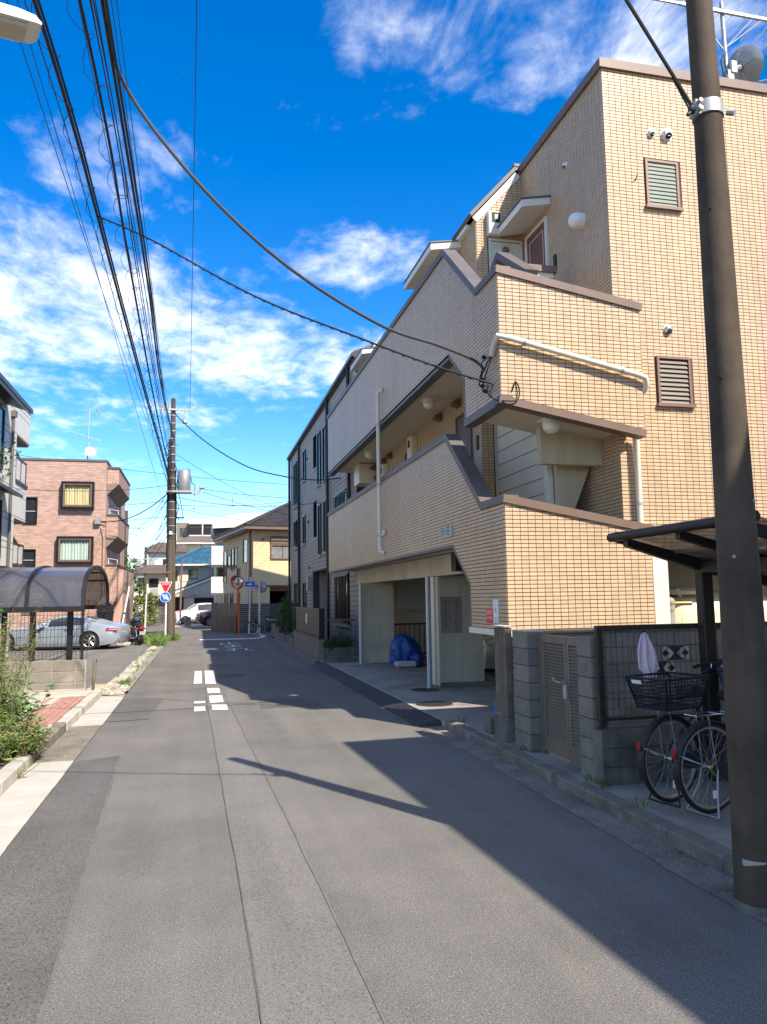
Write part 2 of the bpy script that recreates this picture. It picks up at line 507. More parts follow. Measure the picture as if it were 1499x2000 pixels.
THING_LOC = {}
def link(name, mesh, mat, parent=None):
    o = bpy.data.objects.new(name, mesh)
    if mat: 
        if not mesh.materials: mesh.materials.append(MATS[mat])
    C.objects.link(o)
    if parent is not None:
        o.parent = parent
    return o
def top_of(o):
    while o.parent is not None: o = o.parent
    return o
def build(mb, name, mat, parent=None, local=False, smooth=False, kind=None, label=None, loc=None):
    me = bpy.data.meshes.new(name)
    v = mb.v
    if parent is not None and not local:
        l = THING_LOC.get(top_of(parent).name, Vector())
        v = [(p[0]-l[0], p[1]-l[1], p[2]-l[2]) for p in v]
    elif loc is not None:
        v = [(p[0]-loc[0], p[1]-loc[1], p[2]-loc[2]) for p in v]
    me.from_pydata([tuple(p) for p in v], [], mb.f)
    me.update()
    if smooth:
        me.polygons.foreach_set('use_smooth', [True]*len(me.polygons))
        me.set_sharp_from_angle(angle=R(38 if smooth is True else smooth))
    o = link(name, me, mat, parent)
    if loc is not None and parent is None:
        o.location = loc
        THING_LOC[o.name] = Vector(loc)
    if kind: o['kind'] = kind
    if label: o['label'] = label
    return o
def thing(name, label, cat, loc=(0,0,0), rz=0.0, group=None):
    o = bpy.data.objects.new(name, None)
    o.empty_display_size = 0.2
    C.objects.link(o)
    o.location = loc
    o.rotation_euler = (0, 0, rz)
    THING_LOC[o.name] = Vector(loc)
    return tag(o, label, cat, group)
def tag(o, label, cat, group=None):
    o['label'] = label
    o['category'] = cat
    if group: o['group'] = group
    return o
def struct(mb, name, mat, smooth=False):
    o = build(mb, name, mat, smooth=smooth)
    o['kind'] = 'structure'
    return o
def copy_tree(o, parent=None):
    c = o.copy()
    C.objects.link(c)
    if parent is not None: c.parent = parent
    for ch in list(o.children): copy_tree(ch, c)
    return c
def sphere_pt():
    z = rnd.uniform(-1, 1); a = rnd.uniform(0, 2*math.pi); s = math.sqrt(1-z*z)
    return Vector((s*math.cos(a), s*math.sin(a), z))

def text_mesh(txt, size=1.0, sx=1.0, sy=1.0):
    cu = bpy.data.curves.new('lettering', 'FONT')
    cu.body = txt
    cu.size = size
    cu.align_x = 'CENTER'; cu.align_y = 'CENTER'
    cu.resolution_u = 2
    ob = bpy.data.objects.new('lettering', cu)
    C.objects.link(ob)
    dg = bpy.context.evaluated_depsgraph_get()
    me = bpy.data.meshes.new_from_object(ob.evaluated_get(dg))
    bpy.data.objects.remove(ob)
    for v in me.vertices:
        v.co.x *= sx; v.co.y *= sy
    return me
def lettering(txt, mat, parent, o, ex, ey, size, sx=1.0, sy=1.0, name='lettering'):
    """flat letters at origin o spanned by unit vectors ex, ey (world or local to parent)"""
    me = text_mesh(txt, size, sx, sy)
    l = THING_LOC.get(top_of(parent).name, Vector()) if parent is not None else Vector()
    ex, ey, o = Vector(ex), Vector(ey), Vector(o)-l
    for v in me.vertices:
        v.co = o + ex*v.co.x + ey*v.co.y
    me.materials.clear()
    return link(name, me, mat, parent)

# walls of tiles: trapezoid strips between a lower and an upper line
def strips(us, top, bot):
    """top, bot: lists of (u, z); returns trapezoids split at every break"""
    tx, tz = zip(*top); bx, bz = zip(*bot)
    ub = sorted(set([u for u in tx if us[0] <= u <= us[1]] + [u for u in bx if us[0] <= u <= us[1]] + list(us)))
    res = []
    for a, b in zip(ub[:-1], ub[1:]):
        if b-a < 2e-4: continue
        e = 1e-5
        za0, zb0 = np.interp(a+e, bx, bz), np.interp(b-e, bx, bz)
        za1, zb1 = np.interp(a+e, tx, tz), np.interp(b-e, tx, tz)
        res.append([(a, float(za0)), (b, float(zb0)), (b, float(zb1)), (a, float(za1))])
    return res
def tile_mesh(mb, polys, org, ud, nd, pitch=(0.1, 0.05), joint=(0.0075, 0.0085), depth=0.006, phase=(0, 0), holes=(), stagger=False, skip=None):
    org, ud, nd = Vector(org), Vector(ud), Vector(nd)
    up = Vector((0, 0, 1))
    flip = ud.cross(up).dot(nd) < 0
    for poly in polys:
        u0 = min(p[0] for p in poly); u1 = max(p[0] for p in poly)
        z0 = min(p[1] for p in poly); z1 = max(p[1] for p in poly)
        for j in range(int(math.floor((z0-phase[1])/pitch[1])), int(math.ceil((z1-phase[1])/pitch[1]))):
            sh = pitch[0]*0.5 if (stagger and j % 2) else 0.0
            for i in range(int(math.floor((u0-phase[0]-sh)/pitch[0])), int(math.ceil((u1-phase[0]-sh)/pitch[0]))):
                a = phase[0]+sh+i*pitch[0]+joint[0]/2; b = a+pitch[0]-joint[0]
                c = phase[1]+j*pitch[1]+joint[1]/2; d = c+pitch[1]-joint[1]
                cx, cz = (a+b)/2, (c+d)/2
                if any(h[0] < cx < h[1] and h[2] < cz < h[3] for h in holes): continue
                if skip is not None and skip(i, j): continue
                if a < u0-1e-6 or b > u1+1e-6 or c < z0-1e-6 or d > z1+1e-6 or len(poly) > 4 or abs(poly[0][1]-poly[1][1]) > 1e-4 or abs(poly[2][1]-poly[3][1]) > 1e-4:
                    q = convex_clip([(a, c), (b, c), (b, d), (a, d)], poly)
                    if len(q) < 3: continue
                    ar = 0.5*abs(sum(q[k][0]*q[(k+1) % len(q)][1]-q[(k+1) % len(q)][0]*q[k][1] for k in range(len(q))))
                    if ar < 2e-5: continue
                else:
                    q = [(a, c), (b, c), (b, d), (a, d)]
                n = len(q)
                base = [org+ud*p[0]+up*p[1] for p in q]
                vs = base + [p+nd*depth for p in base]
                fs = [tuple(range(n, 2*n))] + [(k, (k+1) % n, n+(k+1) % n, n+k) for k in range(n)]
                if flip: fs = [f[::-1] for f in fs]
                mb.add(vs, fs)
    return mb
def offset_path(pts, t):
    """2d polyline offset to its left by t with mitres"""
    n = len(pts)
    res = []
    for i in range(n):
        def nl(a, b):
            d = Vector((b[0]-a[0], b[1]-a[1])).normalized()
            return Vector((-d.y, d.x))
        if i == 0: m = nl(pts[0], pts[1]); s = 1
        elif i == n-1: m = nl(pts[-2], pts[-1]); s = 1
        else:
            a, b = nl(pts[i-1], pts[i]), nl(pts[i], pts[i+1])
            m = (a+b).normalized(); s = 1/max(0.3, m.dot(a))
        res.append((pts[i][0]+m.x*t*s, pts[i][1]+m.y*t*s))
    return res
def band(mb, pts, t0, t1, to3, ext):
    """ribbon along 2d path between offsets t0..t1, mapped by to3(u,z), extruded by ext"""
    a, b = offset_path(pts, t0), offset_path(pts, t1)
    for i in range(len(pts)-1):
        q = [a[i], a[i+1], b[i+1], b[i]]
        mb.prism([to3(*p) for p in q], ext)
    return mb
# ================================================================== GROUND
g = MB().quad((-700,-300,-0.05),(700,-300,-0.05),(700,1100,-0.05),(-700,1100,-0.05))
struct(g, 'ground', 'earth')

road = MB()
def sheet(mb, pts, z):
    P = [(p[0], p[1], z) for p in pts]
    a = sum(P[i][0]*P[(i+1) % len(P)][1]-P[(i+1) % len(P)][0]*P[i][1] for i in range(len(P)))
    return mb.add(P if a > 0 else P[::-1], [tuple(range(len(P)))])
ys = [-14, 2, 6, 10, 14, 18, 24, 30, 36]
for a, b in zip(ys[:-1], ys[1:]):
    sheet(road, [(-1.32, a), (3.22, a), (3.22, b), (-1.32, b)], 0)
sheet(road, [(-1.5, 36), (6.0, 36), (6.0, 41), (2.1, 41), (0.6, 46), (-1.5, 46)], 0)
sheet(road, [(-9, 46), (0.6, 46), (2.6, 58), (2.6, 64), (-9, 64)], 0)
road_o = struct(road, 'road', 'asphalt')
sheet_n = [0]
def flat(name, pts, mat, z, kind='structure', parent=None):
    o = build(sheet(MB(), pts, z), name, mat, parent)
    if parent is None: o['kind'] = kind
    return o
# repairs in the asphalt
def jag(a, b, n, amp):
    out = []
    for i in range(n+1):
        t = i/n
        k = amp if 0 < i < n else 0
        out.append((a[0]+(b[0]-a[0])*t+rnd.uniform(-k, k), a[1]+(b[1]-a[1])*t+rnd.uniform(-k, k)))
    return out
pa = [(-1.315, 1.5), (-0.60, 1.5)] + jag((-0.64, 3.4), (-0.85, 9.42), 14, 0.012) + jag((-0.88, 9.44), (-1.315, 9.22), 5, 0.03)
flat('asphalt_patch', pa, 'asphalt_new', 0.004, parent=road_o)
pb = [(-1.315, 12.1), (-0.72, 12.18), (-0.60, 14.66), (-1.315, 14.80)]
flat('asphalt_patch', pb, 'asphalt_new', 0.004, parent=road_o)
flat('asphalt_patch', [(0.97, 12.75), (1.95, 12.75), (1.85, 13.75), (1.05, 13.85)], 'asphalt_new', 0.004, parent=road_o)
flat('trench_strip', [(0.28, 1.5), (0.80, 1.5), (0.72, 6.3), (0.63, 9), (0.42, 16.4), (0.36, 30), (0.10, 30), (0.13, 16.4), (0.17, 12.1), (0.25, 6)], 'asphalt_mid', 0.004, parent=road_o)
def crack(pts, w):
    mb = MB()
    P = []
    for a, b in zip(pts[:-1], pts[1:]):
        n = max(2, int(math.hypot(b[0]-a[0], b[1]-a[1])/0.25))
        P += jag(a, b, n, 0.004)[:-1]
    P.append(pts[-1])
    ww = [w*rnd.uniform(0.5, 1.2) for _ in P]
    A = offset_path(P, 0.5*w); B = offset_path(P, -0.5*w)
    for i in range(len(P)-1):
        sheet(mb, [A[i], A[i+1], B[i+1], B[i]], 0.008)
    return build(mb, 'tar_seam', 'crack_tar', road_o)
crack([(0.29, 1.6), (0.26, 5.3), (0.17, 12.1), (0.12, 16.4)], 0.008)
crack([(0.80, 1.6), (0.70, 6.38), (0.63, 8.87), (0.43, 16.31), (0.36, 29)], 0.012)
crack([(-0.60, 1.6), (-0.64, 3.68), (-0.86, 9.4), (-1.3, 9.24)], 0.012)
crack([(-0.62, 14.66), (-0.72, 12.18), (-1.28, 12.1)], 0.018)
crack([(-1.3, 16.6), (-0.4, 16.75), (0.1, 16.9)], 0.014)
crack([(0.97, 13.85), (1.95, 13.75), (1.97, 12.75)], 0.012)

# painted road markings (each painted bar is its own sheet)
def mark(pts):
    return flat('road_marking', pts, 'road_paint', 0.012, parent=road_o)
mark([(-0.10, 16.85), (0.07, 16.85), (0.075, 19.75), (-0.09, 19.75)])
mark([(0.14, 16.75), (0.36, 16.7), (0.36, 19.75), (0.14, 19.8)])
mark([(0.17, 15.05), (0.40, 15.05), (0.40, 15.85), (0.17, 15.9)])
mark([(0.19, 13.65), (0.42, 13.65), (0.42, 14.65), (0.19, 14.65)])
mark([(-0.07, 13.65), (0.115, 13.65), (0.115, 13.95), (-0.07, 13.95)])
mark([(-0.065, 12.7), (0.11, 12.7), (0.11, 13.25), (-0.065, 13.25)])
mark([(0.22, 12.75), (0.46, 12.7), (0.46, 13.35), (0.215, 13.4)])
# stop line with its rounded corner round the mirror post
mark([(0.02, 34.7), (2.10, 34.7), (2.10, 35.6), (0.02, 35.6)])
arc = [(2.10+1.05*math.sin(t)*0.95, 37.4-2.7*math.cos(t)) for t in np.linspace(0, 2.1, 9)]
arc2 = [(2.16+0.75*math.sin(t)*0.95, 37.4-1.85*math.cos(t)) for t in np.linspace(0, 2.1, 9)]
am = MB()
for i in range(8):
    sheet(am, [arc[i], arc[i+1], arc2[i+1], arc2[i]], 0.012)
build(am, 'road_marking', 'road_paint', road_o)
for ch, y, x in (('止', 31.6, 1.15), ('ま', 29.6, 1.22), ('れ', 27.6, 1.38)):
    lettering(ch, 'road_paint', road_o, (x, y, 0.012), (1, 0, 0), (0, 1, 0), 1.0, 1.0, 1.75, 'road_lettering')
lm = MB().lathe([(0.30, 0.010), (0.36, 0.010)], (0.75, 18.6, 0), 28)
build(lm, 'manhole_ring', 'concrete_dirty', road_o)
lm = MB().lathe([(0.0, 0.006), (0.30, 0.006)], (0.75, 18.6, 0), 28)
build(lm, 'manhole_cover', 'asphalt_new', road_o)

# ------------------------------------------------------------------ left gutter, kerb, sidewalk
gut = struct(MB().box(-1.75, -1.325, -3, 15.3, -0.04, -0.002), 'left_gutter', 'mortar')
y = -0.6
while y < 15.2:
    l = 0.62
    m_ = 'concrete_dirty' if 9.35 <= y+0.2 < 11.9 else 'concrete_pale'
    build(MB().bbox(-1.745, -1.328-rnd.uniform(0, 0.006), y+0.003, min(15.3, y+l-0.003), -0.03, 0.006+rnd.uniform(-0.002, 0.003), 0.004), 'gutter_slab', m_, gut)
    y += l
kerb = struct(MB().box(-1.885, -1.765, -3, 15.4, -0.04, 0.105), 'left_kerb', 'mortar')
y = -0.5
while y < 15.2:
    l = 0.60
    zz = 0.125+rnd.uniform(-0.004, 0.004)
    build(MB().bbox(-1.90+rnd.uniform(-0.004, 0.004), -1.748+rnd.uniform(-0.004, 0.004), y+0.004, min(15.5, y+l-0.004), -0.03, zz, 0.018), 'kerb_stone', 'concrete_dirty' if 8.9 < y < 11.2 else ('concrete' if y < 8.9 else 'concrete_pale'), kerb)
    y += l
swk = MB()
sheet(swk, [(-12, -6), (-1.9, -6), (-1.9, 15.45), (-12, 15.45)], 0.095)
sidewalk = struct(swk, 'left_sidewalk', 'mortar')
def slab(x0, x1, y0, y1, m_, z=0.115):
    return build(MB().bbox(x0, x1, y0, y1, 0.06, z, 0.006), 'paving_slab', m_, sidewalk)
slab(-2.95, -1.91, 10.55, 11.35, 'concrete_pale')
slab(-4.2, -2.96, 10.0, 11.35, 'concrete_pale')
slab(-3.2, -2.46, 11.37, 13.2, 'concrete_pale')
slab(-3.2, -2.30, 13.22, 14.6, 'concrete_pale')
slab(-4.6, -3.22, 11.37, 14.6, 'concrete_pale')
slab(-5, -1.91, 14.62, 15.44, 'concrete_pale', 0.118)
bme = None
def brick_at(x, y):
    global bme
    if bme is None:
        o = build(MB().bbox(-0.046, 0.046, -0.096, 0.096, -0.05, 0.018, 0.004), 'brick', 'paver', sidewalk)
        bme = o.data
    else:
        o = bpy.data.objects.new('brick', bme); C.objects.link(o); o.parent = sidewalk
    o.location = (x, y, 0.098+rnd.uniform(-0.003, 0.002))
for j in range(16):
    for i in range(6):
        x = -1.965-i*0.1
        yy = 11.47+j*0.2+(0.1 if i % 2 else 0)
        if x < -2.42 and yy < 13.1: continue
        if yy > 14.5: continue
        brick_at(x, yy)
for j in range(14):
    for i in range(6):
        brick_at(-1.965-i*0.1, 5.8+j*0.2+(0.1 if i % 2 else 0))
flat('planting_bed', [(-3.3, 8.75), (-1.91, 8.75), (-1.91, 10.5), (-3.3, 10.5)], 'soil', 0.112)

# ------------------------------------------------------------------ parking lot at the left
flat('parking_lot', [(-16, 15.5), (-1.62, 15.5), (-1.55, 33.2), (-16, 36)], 'asphalt_mid', 0.004)
flat('gravel_strip', jag((-2.25, 15.6), (-2.05, 17.6), 5, 0.06) + jag((-1.6, 17.4), (-1.34, 15.3), 5, 0.05), 'gravel', 0.010)
flat('verge', [(-1.72, 17.4), (-1.33, 16.0), (-1.32, 36), (-1.62, 36)], 'gravel', 0.007)
edg = struct(MB().box(-1.66, -1.55, 17.6, 32.4, -0.04, 0.012), 'lot_edging', 'earth')
y = 17.4
while y < 32.6:
    l = rnd.uniform(0.42, 0.85) if y > 18 else 1.2
    mb = MB().bbox(-1.80+rnd.uniform(-0.05, 0.05), -1.57+rnd.uniform(-0.04, 0.04), y+0.03, y+l-0.03, -0.02, 0.05+rnd.uniform(-0.02, 0.02), 0.02)
    mb.v = [(p[0]+rnd.uniform(-0.03, 0.03), p[1]+rnd.uniform(-0.04, 0.04), p[2]) for p in mb.v]
    build(mb, 'edging_stone', 'stone_white', edg)
    y += l + (0.25 if rnd.random() < 0.2 else 0)
st = MB()
for k in range(260):
    x, yy = rnd.uniform(-2.15, -1.38), rnd.uniform(15.5, 17.5)
    s = rnd.uniform(0.012, 0.035)
    st.bbox(x-s, x+s, yy-s, yy+s*0.8, 0.0, 0.01+s*0.8, s*0.3)
o = build(st, 'loose_stones', 'stone_white'); o['kind'] = 'stuff'; o['label'] = 'loose pale stones on the gravel beside the block wall'

# ------------------------------------------------------------------ right gutter, kerb, pavement
flat('right_gutter', [(2.93, -6)] + [(2.93+rnd.uniform(-0.02, 0.02), q) for q in np.arange(-5, 33, 0.5)] + [(3.0, 33), (3.24, 33), (3.24, -6)], 'concrete_dirty', 0.004)
rk = struct(MB().box(3.225, 3.345, -4, 10.0, -0.04, 0.085), 'right_kerb', 'mortar')
y = -1.0
while y < 9.8:
    l = 0.6
    build(MB().bbox(3.205+rnd.uniform(-0.004, 0.004), 3.365, y+0.003, min(10.05, y+l-0.003), -0.03, 0.10+rnd.uniform(-0.004, 0.004), 0.014), 'kerb_stone', 'kerb_dark', rk)
    y += l
rk2 = struct(MB().box(3.04, 3.14, 20.6, 33, -0.04, 0.08), 'far_right_kerb', 'mortar')
y = 20.6
while y < 33:
    build(MB().bbox(3.02, 3.16, y+0.003, y+0.597, -0.03, 0.095, 0.014), 'kerb_stone', 'kerb_dark', rk2)
    y += 0.6
flat('right_pavement', [(3.36, -6), (14, -6), (14, 10.05), (3.36, 10.05)], 'pavement', 0.088)
flat('far_right_pavement', [(3.14, 20.5), (14, 20.5), (14, 40), (3.6, 40), (3.2, 33)], 'pavement', 0.07)
gf = MB()
sheet(gf, [(3.24, 10.05), (12, 10.05), (12, 21.4), (3.24, 21.4)], 0.05)
gf.quad((3.24, 10.05, -0.03), (3.24, 10.05, 0.05), (3.24, 21.4, 0.05), (3.24, 21.4, -0.03))
gfo = struct(gf, 'garage_apron', 'pavement')
es = MB()
for i in range(60):
    a = 10.1+i*0.17
    es.bbox(3.225+rnd.uniform(-0.015, 0.01), 3.29+rnd.uniform(-0.015, 0.02), a, a+0.168, -0.02, 0.056, 0.006)
build(es, 'apron_edge', 'concrete', gfo)
for (x, yy, rr) in ((4.05, 13.8, 0.27), (3.65, 11.95, 0.30)):
    build(MB().lathe([(0, 0.060), (rr*0.95, 0.060), (rr, 0.052)], (x, yy, 0), 28), 'manhole_cover', 'iron', gfo)
ramp = thing('kerb_ramp', 'row of dark ribbed metal kerb ramp plates along the garage entrance', 'ramp', (3.05, 10.2, 0))
y = 10.25
while y < 20.1:
    mb = MB()
    mb.prism([(2.87, y+0.006, 0.008), (3.215, y+0.006, 0.008), (3.215, y+0.006, 0.072), (2.87, y+0.006, 0.018)], (0, 0.588, 0))
    for k in range(7):
        t = (k+0.5)/7
        xx = 2.87+0.345*t
        mb.box(xx-0.008, xx+0.008, y+0.012, y+0.588, 0.01, 0.018+0.054*t+0.012)
    build(mb, 'ramp_plate', 'ramp_plate', ramp)
    y += 0.6
build(MB().prism([(2.87, 10.22, 0.005), (3.22, 10.22, 0.005), (3.22, 10.22, 0.06)], (0, 0.03, 0)), 'ramp_end', 'ramp_plate', ramp)
# ================================================================== APARTMENT BUILDING (cream tiles)
XF, YB, XT, YT, XC, YM = 3.65, 8.8, 5.54, 9.25, 4.65, 12.1
apt = thing('apartment_building', 'three storey apartment building clad in small cream tiles with angular balcony walls', 'building', (4.5, 9.25, 0))
e_ = 1e-4
b3_top = [(8.8, 5.85), (9.55, 5.85), (10.9, 7.03), (22.1, 7.03)]
b3_bot = [(8.8, 4.25), (10.12-e_, 4.25), (10.12, 4.85), (10.8, 5.40), (22.1, 5.40)]
p2_top = [(8.8, 2.90), (9.56, 2.90), (11.0, 4.13), (22.1, 4.13)]
p2_bot = [(8.8, 1.33), (10.10-e_, 1.33), (10.10, 1.92), (10.83, 2.50), (22.1, 2.50)]
sX = lambda x: (lambda u, z: (x, u, z))
sY = lambda y: (lambda u, z: (u, y, z))
def wall_prism(polys, to3, ext, name, mat):
    mb = MB()
    for p in polys:
        mb.prism([to3(*q) for q in p], ext)
    return build(mb, name, mat, apt)
S3 = strips((8.8, 22.1), b3_top, b3_bot)
S2 = strips((8.8, 22.1), p2_top, p2_bot)
wall_prism(S3, sX(XF), (0.14, 0, 0), 'balcony_wall', 'grout')
wall_prism(S2, sX(XF), (0.14, 0, 0), 'balcony_wall', 'grout')
# inner faces of the balcony walls
wall_prism(strips((8.95, 22.05), [(a, z-0.02) for a, z in b3_top], [(a, z+0.15) for a, z in b3_bot]), sX(XF+0.142), (0.012, 0, 0), 'balcony_lining', 'cream')
wall_prism(strips((8.95, 22.05), [(a, z-0.02) for a, z in p2_top], [(a, z+0.15) for a, z in p2_bot]), sX(XF+0.142), (0.012, 0, 0), 'balcony_lining', 'cream')
def tiles(polys, org, ud, nd, holes=(), phase=(0, 0), skip=None, name='tile_cladding'):
    mb = MB()
    tile_mesh(mb, polys, org, ud, nd, joint=(0.0075, 0.0095), depth=0.007, holes=holes, phase=phase, skip=skip)
    return build(mb, name, 'tile', apt, kind='stuff')
tiles(S3, (XF, 0, 0), (0, 1, 0), (-1, 0, 0), phase=(8.8, 4.25))
tiles(S2, (XF, 0, 0), (0, 1, 0), (-1, 0, 0), phase=(8.8, 1.33), holes=((10.82, 11.38, 2.63, 2.80),))
# end walls facing the camera
E3 = [[(3.65, 4.25), (5.65, 3.88), (5.65, 5.50), (3.65, 5.85)]]
E2 = [[(3.65, 1.33), (5.65, 1.33), (5.65, 2.53), (3.65, 2.90)]]
mb = MB().prism([sY(YB)(*q) for q in [(3.7902, 4.224), (5.65, 3.88), (5.65, 5.50), (3.7902, 5.8255)]], (0, 0.14, 0))
build(mb, 'end_wall', 'grout', apt)
build(MB().box(3.7902, 5.65, YB+0.0, YB+0.14, 1.33, 2.50).prism([sY(YB)(*q) for q in [(3.7902, 2.501), (5.65, 2.501), (5.65, 2.53), (3.7902, 2.874)]], (0, 0.14, 0)), 'end_wall', 'grout', apt)
tiles(E3, (0, YB, 0), (1, 0, 0), (0, -1, 0), phase=(3.645, 4.25))
indiv = []
def skip_near(i, j):
    a = 3.645+i*0.1; c = 1.33+j*0.05
    ok = a > 3.66 and a+0.1 < 5.65 and c > 1.34 and c+0.05 < 2.12
    if ok and len(indiv) < 300:
        indiv.append((i, j)); return True
    return False
tiles(E2, (0, YB, 0), (1, 0, 0), (0, -1, 0), phase=(3.645, 1.33), skip=skip_near)
tme = None
for i, j in indiv:
    if tme is None:
        mb = MB().bbox(-0.04625, 0.04625, -0.007, 0.004, -0.02025, 0.02025, 0.0012)
        o = build(mb, 'tile', 'tile', apt, local=True); tme = o.data
    else:
        o = bpy.data.objects.new('tile', tme); C.objects.link(o); o.parent = apt
    o.location = Vector((3.645+(i+0.5)*0.1, YB, 1.33+(j+0.5)*0.05)) - THING_LOC[apt.name]
build(MB().box(3.86, 5.6, 8.82, 8.94, 0.95, 1.325), 'hidden_sun_block', 'cream', apt)  # added, hidden by the yard wall: stops sun slipping under the end wall
# returns of the end walls to the tower
build(MB().box(5.512, 5.65, YB+0.141, YT-0.003, 3.90, 5.47), 'end_wall', 'grout', apt)
build(MB().box(5.512, 5.65, YB+0.141, YT-0.003, 1.33, 2.49), 'end_wall', 'grout', apt)
tiles([[(8.8, 3.90), (9.25, 3.90), (9.25, 5.48), (8.8, 5.48)]], (5.65, 0, 0), (0, 1, 0), (1, 0, 0), phase=(8.8, 3.88))
# copings
mb = MB()
band(mb, [(8.78, 5.85), (9.55, 5.85), (10.9, 7.03), (22.1, 7.03)], -0.012, 0.085, sX(XF-0.035), (0.215, 0, 0))
build(mb, 'coping', 'coping_shade_grey', apt)
mb = MB()
band(mb, [(8.78, 2.90), (9.56, 2.90), (11.0, 4.13), (22.1, 4.13)], -0.012, 0.085, sX(XF-0.035), (0.215, 0, 0))
build(mb, 'coping', 'coping_shade_grey', apt)
mb = MB()
band(mb, [(3.615, 5.853), (5.67, 5.494)], -0.012, 0.088, sY(YB-0.038), (0, 0.215, 0))
build(mb, 'coping', 'coping', apt)
mb = MB()
band(mb, [(3.615, 2.905), (5.67, 2.526)], -0.012, 0.088, sY(YB-0.038), (0, 0.215, 0))
build(mb, 'coping', 'coping', apt)
# lower edge trims
mb = MB()
band(mb, [(10.12, 4.20), (10.12, 4.85), (10.8, 5.40), (22.1, 5.40)], -0.035, 0.012, sX(XF-0.012), (0.165, 0, 0))
build(mb, 'edge_trim', 'coping_shade_grey', apt)
build(MB().box(XF-0.012, XF+0.152, 10.78, 22.1, 5.315, 5.398), 'edge_trim', 'coping_shade_grey', apt)
build(MB().box(XF-0.02, XF+0.15, 8.78, 10.16, 4.135, 4.247), 'edge_trim', 'coping_shade_grey', apt)
mb = MB()
band(mb, [(3.63, 4.245), (5.66, 3.872)], -0.10, -0.004, sY(YB-0.03), (0, 0.18, 0))
build(mb, 'edge_trim', 'coping', apt)
mb = MB()
band(mb, [(10.10, 1.33), (10.10, 1.92), (10.83, 2.50), (22.1, 2.50)], -0.035, 0.010, sX(XF-0.010), (0.16, 0, 0))
build(mb, 'edge_trim', 'coping_shade_grey', apt)
build(MB().box(XF-0.03, XF+0.16, 8.78, 10.14, 1.25, 1.327), 'edge_trim', 'pipe_cream', apt)
# slabs and soffits
build(MB().box(3.80, XC, 10.80, 22.05, 5.42, 5.95), 'floor_slab', 'cream_soffit', apt)
build(MB().prism([(3.80, 10.13, 4.86), (3.80, 10.81, 5.425), (3.80, 10.81, 5.90), (3.80, 10.13, 5.90)], (1.72, 0, 0)), 'floor_slab', 'cream_soffit', apt)
build(MB().prism([(3.795, 8.945, 4.235), (5.51, 8.945, 3.92), (5.51, 8.945, 4.45), (3.795, 8.945, 4.70)], (0, 1.17, 0)), 'stair_landing', 'cream_soffit', apt)
build(MB().box(3.80, XC, 11.0, 22.05, 2.52, 3.02), 'floor_slab', 'cream_soffit', apt)
build(MB().box(3.80, 5.53, 8.945, 10.09, 1.38, 1.60), 'stair_landing', 'cream_soffit', apt)
build(MB().box(XC+0.002, 9, 10.1, 21.35, 2.505, 2.68), 'garage_ceiling', 'cream_soffit', apt)
# main block
build(MB().box(XC, XC+0.2, YM+0.2, 21.35, 2.69, 8.36), 'corridor_wall', 'grout', apt)
holes2 = [(12.55, 13.36, 3.0, 5.06), (13.86, 14.50, 4.40, 4.86), (15.35, 16.02, 4.35, 4.84), (16.22, 17.0, 3.0, 5.06), (17.45, 18.02, 4.1, 4.72), (20.2, 21.1, 3.0, 5.05)]
tiles(strips((YM, 21.35), [(0, 5.418), (30, 5.418)], [(0, 3.03), (30, 3.03)]), (XC, 0, 0), (0, 1, 0), (-1, 0, 0), holes=holes2, phase=(YM, 3.03))
holes3 = [(13.25, 14.15, 5.95, 8.0)]
tiles(strips((YM, 21.35), [(0, 8.36), (30, 8.36)], [(0, 6.0), (30, 6.0)]), (XC, 0, 0), (0, 1, 0), (-1, 0, 0), holes=holes3, phase=(YM, 6.0))
MW = strips((4.65, 5.54), [(4.65, 8.36), (5.42, 9.27), (5.54, 9.27)], [(4.65, 2.69), (5.54, 2.69)])
mb = MB()
for p in MW: mb.prism([sY(YM)(*q) for q in p], (0, 0.198, 0))
build(mb, 'meter_wall', 'grout', apt)
tiles(MW, (0, YM, 0), (1, 0, 0), (0, -1, 0), phase=(4.65, 3.03), holes=((4.86, 5.50, 5.95, 7.98), (4.84, 5.50, 3.0, 5.06)))
# tower
build(MB().box(XT, 12.6, YT, YT+0.2, 2.33, 9.26), 'tower_wall', 'grout', apt)
build(MB().box(XT, XT+0.2, YT+0.201, YM, 0.0, 9.26), 'tower_wall', 'grout', apt)
build(MB().box(12.4, 12.6, YT+0.201, 21.3, 0.0, 9.26), 'tower_wall', 'cream', apt)
tiles([[(5.534, 2.33), (12.6, 2.33), (12.6, 9.26), (5.534, 9.26)]], (0, YT, 0), (1, 0, 0), (0, -1, 0), phase=(5.534, 2.33), holes=((6.14, 6.69, 7.24, 7.96), (6.15, 6.70, 4.35, 5.05)))
tiles([[(9.25, 1.62), (12.1, 1.62), (12.1, 9.26), (9.25, 9.26)]], (XT, 0, 0), (0, 1, 0), (-1, 0, 0), phase=(9.25, 1.63), holes=((11.12, 11.97, 5.95, 7.98),))
build(MB().box(XT-0.05, 12.65, YT-0.05, YT+0.25, 9.262, 9.40).box(XT-0.05, XT+0.25, YT+0.2501, YM+0.05, 9.262, 9.40), 'coping', 'coping', apt)
build(MB().box(XT+0.1, 12.5, YT+0.26, 21.3, 9.15, 9.25), 'flat_roof', 'concrete_dirty', apt)
